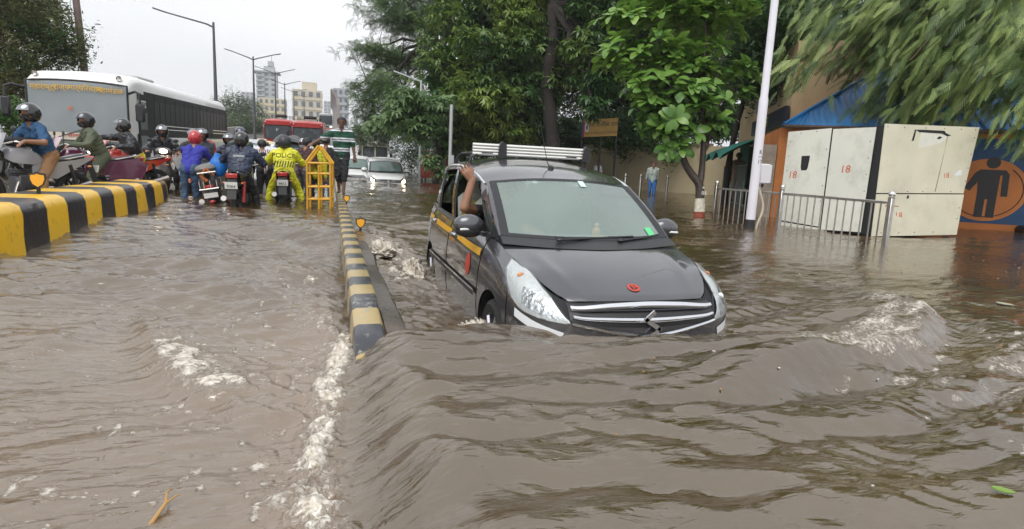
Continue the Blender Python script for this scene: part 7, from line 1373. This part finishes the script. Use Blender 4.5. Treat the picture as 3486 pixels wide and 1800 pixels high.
tw = MB(); tw.tube([(0, 0, 0), (.03, .07, .03), (.05, .13, .05)], [.012, .010, .009], 7); tw.tube([(.05, .13, .05), (.04, .2, .07), (.045, .26, .06)], [.008, .006, .003], 5); tw.tube([(.05, .13, .05), (.09, .18, .06), (.11, .20, .05)], [.006, .004, .002], 5); o = tag(tw.build('twig', M('twig_tan', (.42, .24, .08), .6)), 'forked tan twig floating at the bottom edge', 'twig'); o.location = (-.53, 1.88, zw(-.54, 1.9)-.01); o.scale = (.6,)*3
# splashes at the taxi wheel and behind it
def splash(label, c, r, n, seed, h=1.0):
    g = np.random.default_rng(seed); mb = MB(); a = np.linspace(-math.pi*.1, math.pi/2, 14); t = np.linspace(0, 2*math.pi, 41); P = []
    for aa in a:
        row = []
        for tt in t: k = 1+.45*float(fbm(np.array(5*math.cos(tt)+5+seed), np.array(5*math.sin(tt)+aa*5), seed, 4)); row.append((c[0]+r[0]*k*math.cos(aa)*math.cos(tt), c[1]+r[1]*k*math.cos(aa)*math.sin(tt), c[2]+r[2]*h*k*math.sin(aa)))
        P.append(row)
    mb.grid(np.array(P))
    for k in range(n): d = g.normal(size=3); d[2] = abs(d[2])*1.2; d /= np.linalg.norm(d); p = np.array(c)+d*np.array(r)*g.uniform(.95, 1.35); mb.ell(p, g.uniform(.003, .010), 6, 4)
    me = mb.mesh('splash', WATER); at = me.attributes.new('foam', 'FLOAT', 'POINT'); at.data.foreach_set('value', np.full(len(me.vertices), .85, np.float32)); return tag(link('splash', me), label, 'splash', kind='stuff')
splash('churned water thrown up at the front wheel of the taxi', (.95, 3.86, -.27), (.13, .2, .17), 90, 3); splash('lump of foam surging over the kerb footing behind the taxi', (.62, 7.6, -.16), (.17, .3, .12), 60, 6); splash('spray at the rear wheel of the taxi', (.86, 6.6, -.28), (.14, .34, .16), 40, 9)
# a bird in the sky
bd_ = MB(); bd_.ell((0, 0, 0), (.08, .28, .07), 8, 6); [bd_.prism([(0, -.12), (s*.35, -.05), (s*.75, .12), (s*.3, .10), (0, .12)], .02, (0, 0, .05), ((1, 0, 0), (0, 1, 0))) for s in (-1, 1)]; o = tag(bd_.build('bird', BLKT), 'small dark bird in the grey sky above the bus', 'bird'); o.location = (-18.5, 62, 16.5); o.rotation_euler = (0, .4, 1)

# damp air
hz = MB(); hz.box((0, 420, 60), (1240, 1010, 123.4)); hm = bpy.data.materials.new('damp_air'); hm.use_nodes = True; t = hm.node_tree; t.nodes.remove(t.nodes['Principled BSDF']); pv = N(t, 'ShaderNodeVolumePrincipled'); pv.inputs['Color'].default_value = (.86, .88, .9, 1); pv.inputs['Density'].default_value = .0006; t.links.new(pv.outputs[0], t.nodes['Material Output'].inputs['Volume'])
tag(hz.build('haze', hm, smooth=False), kind='stuff')
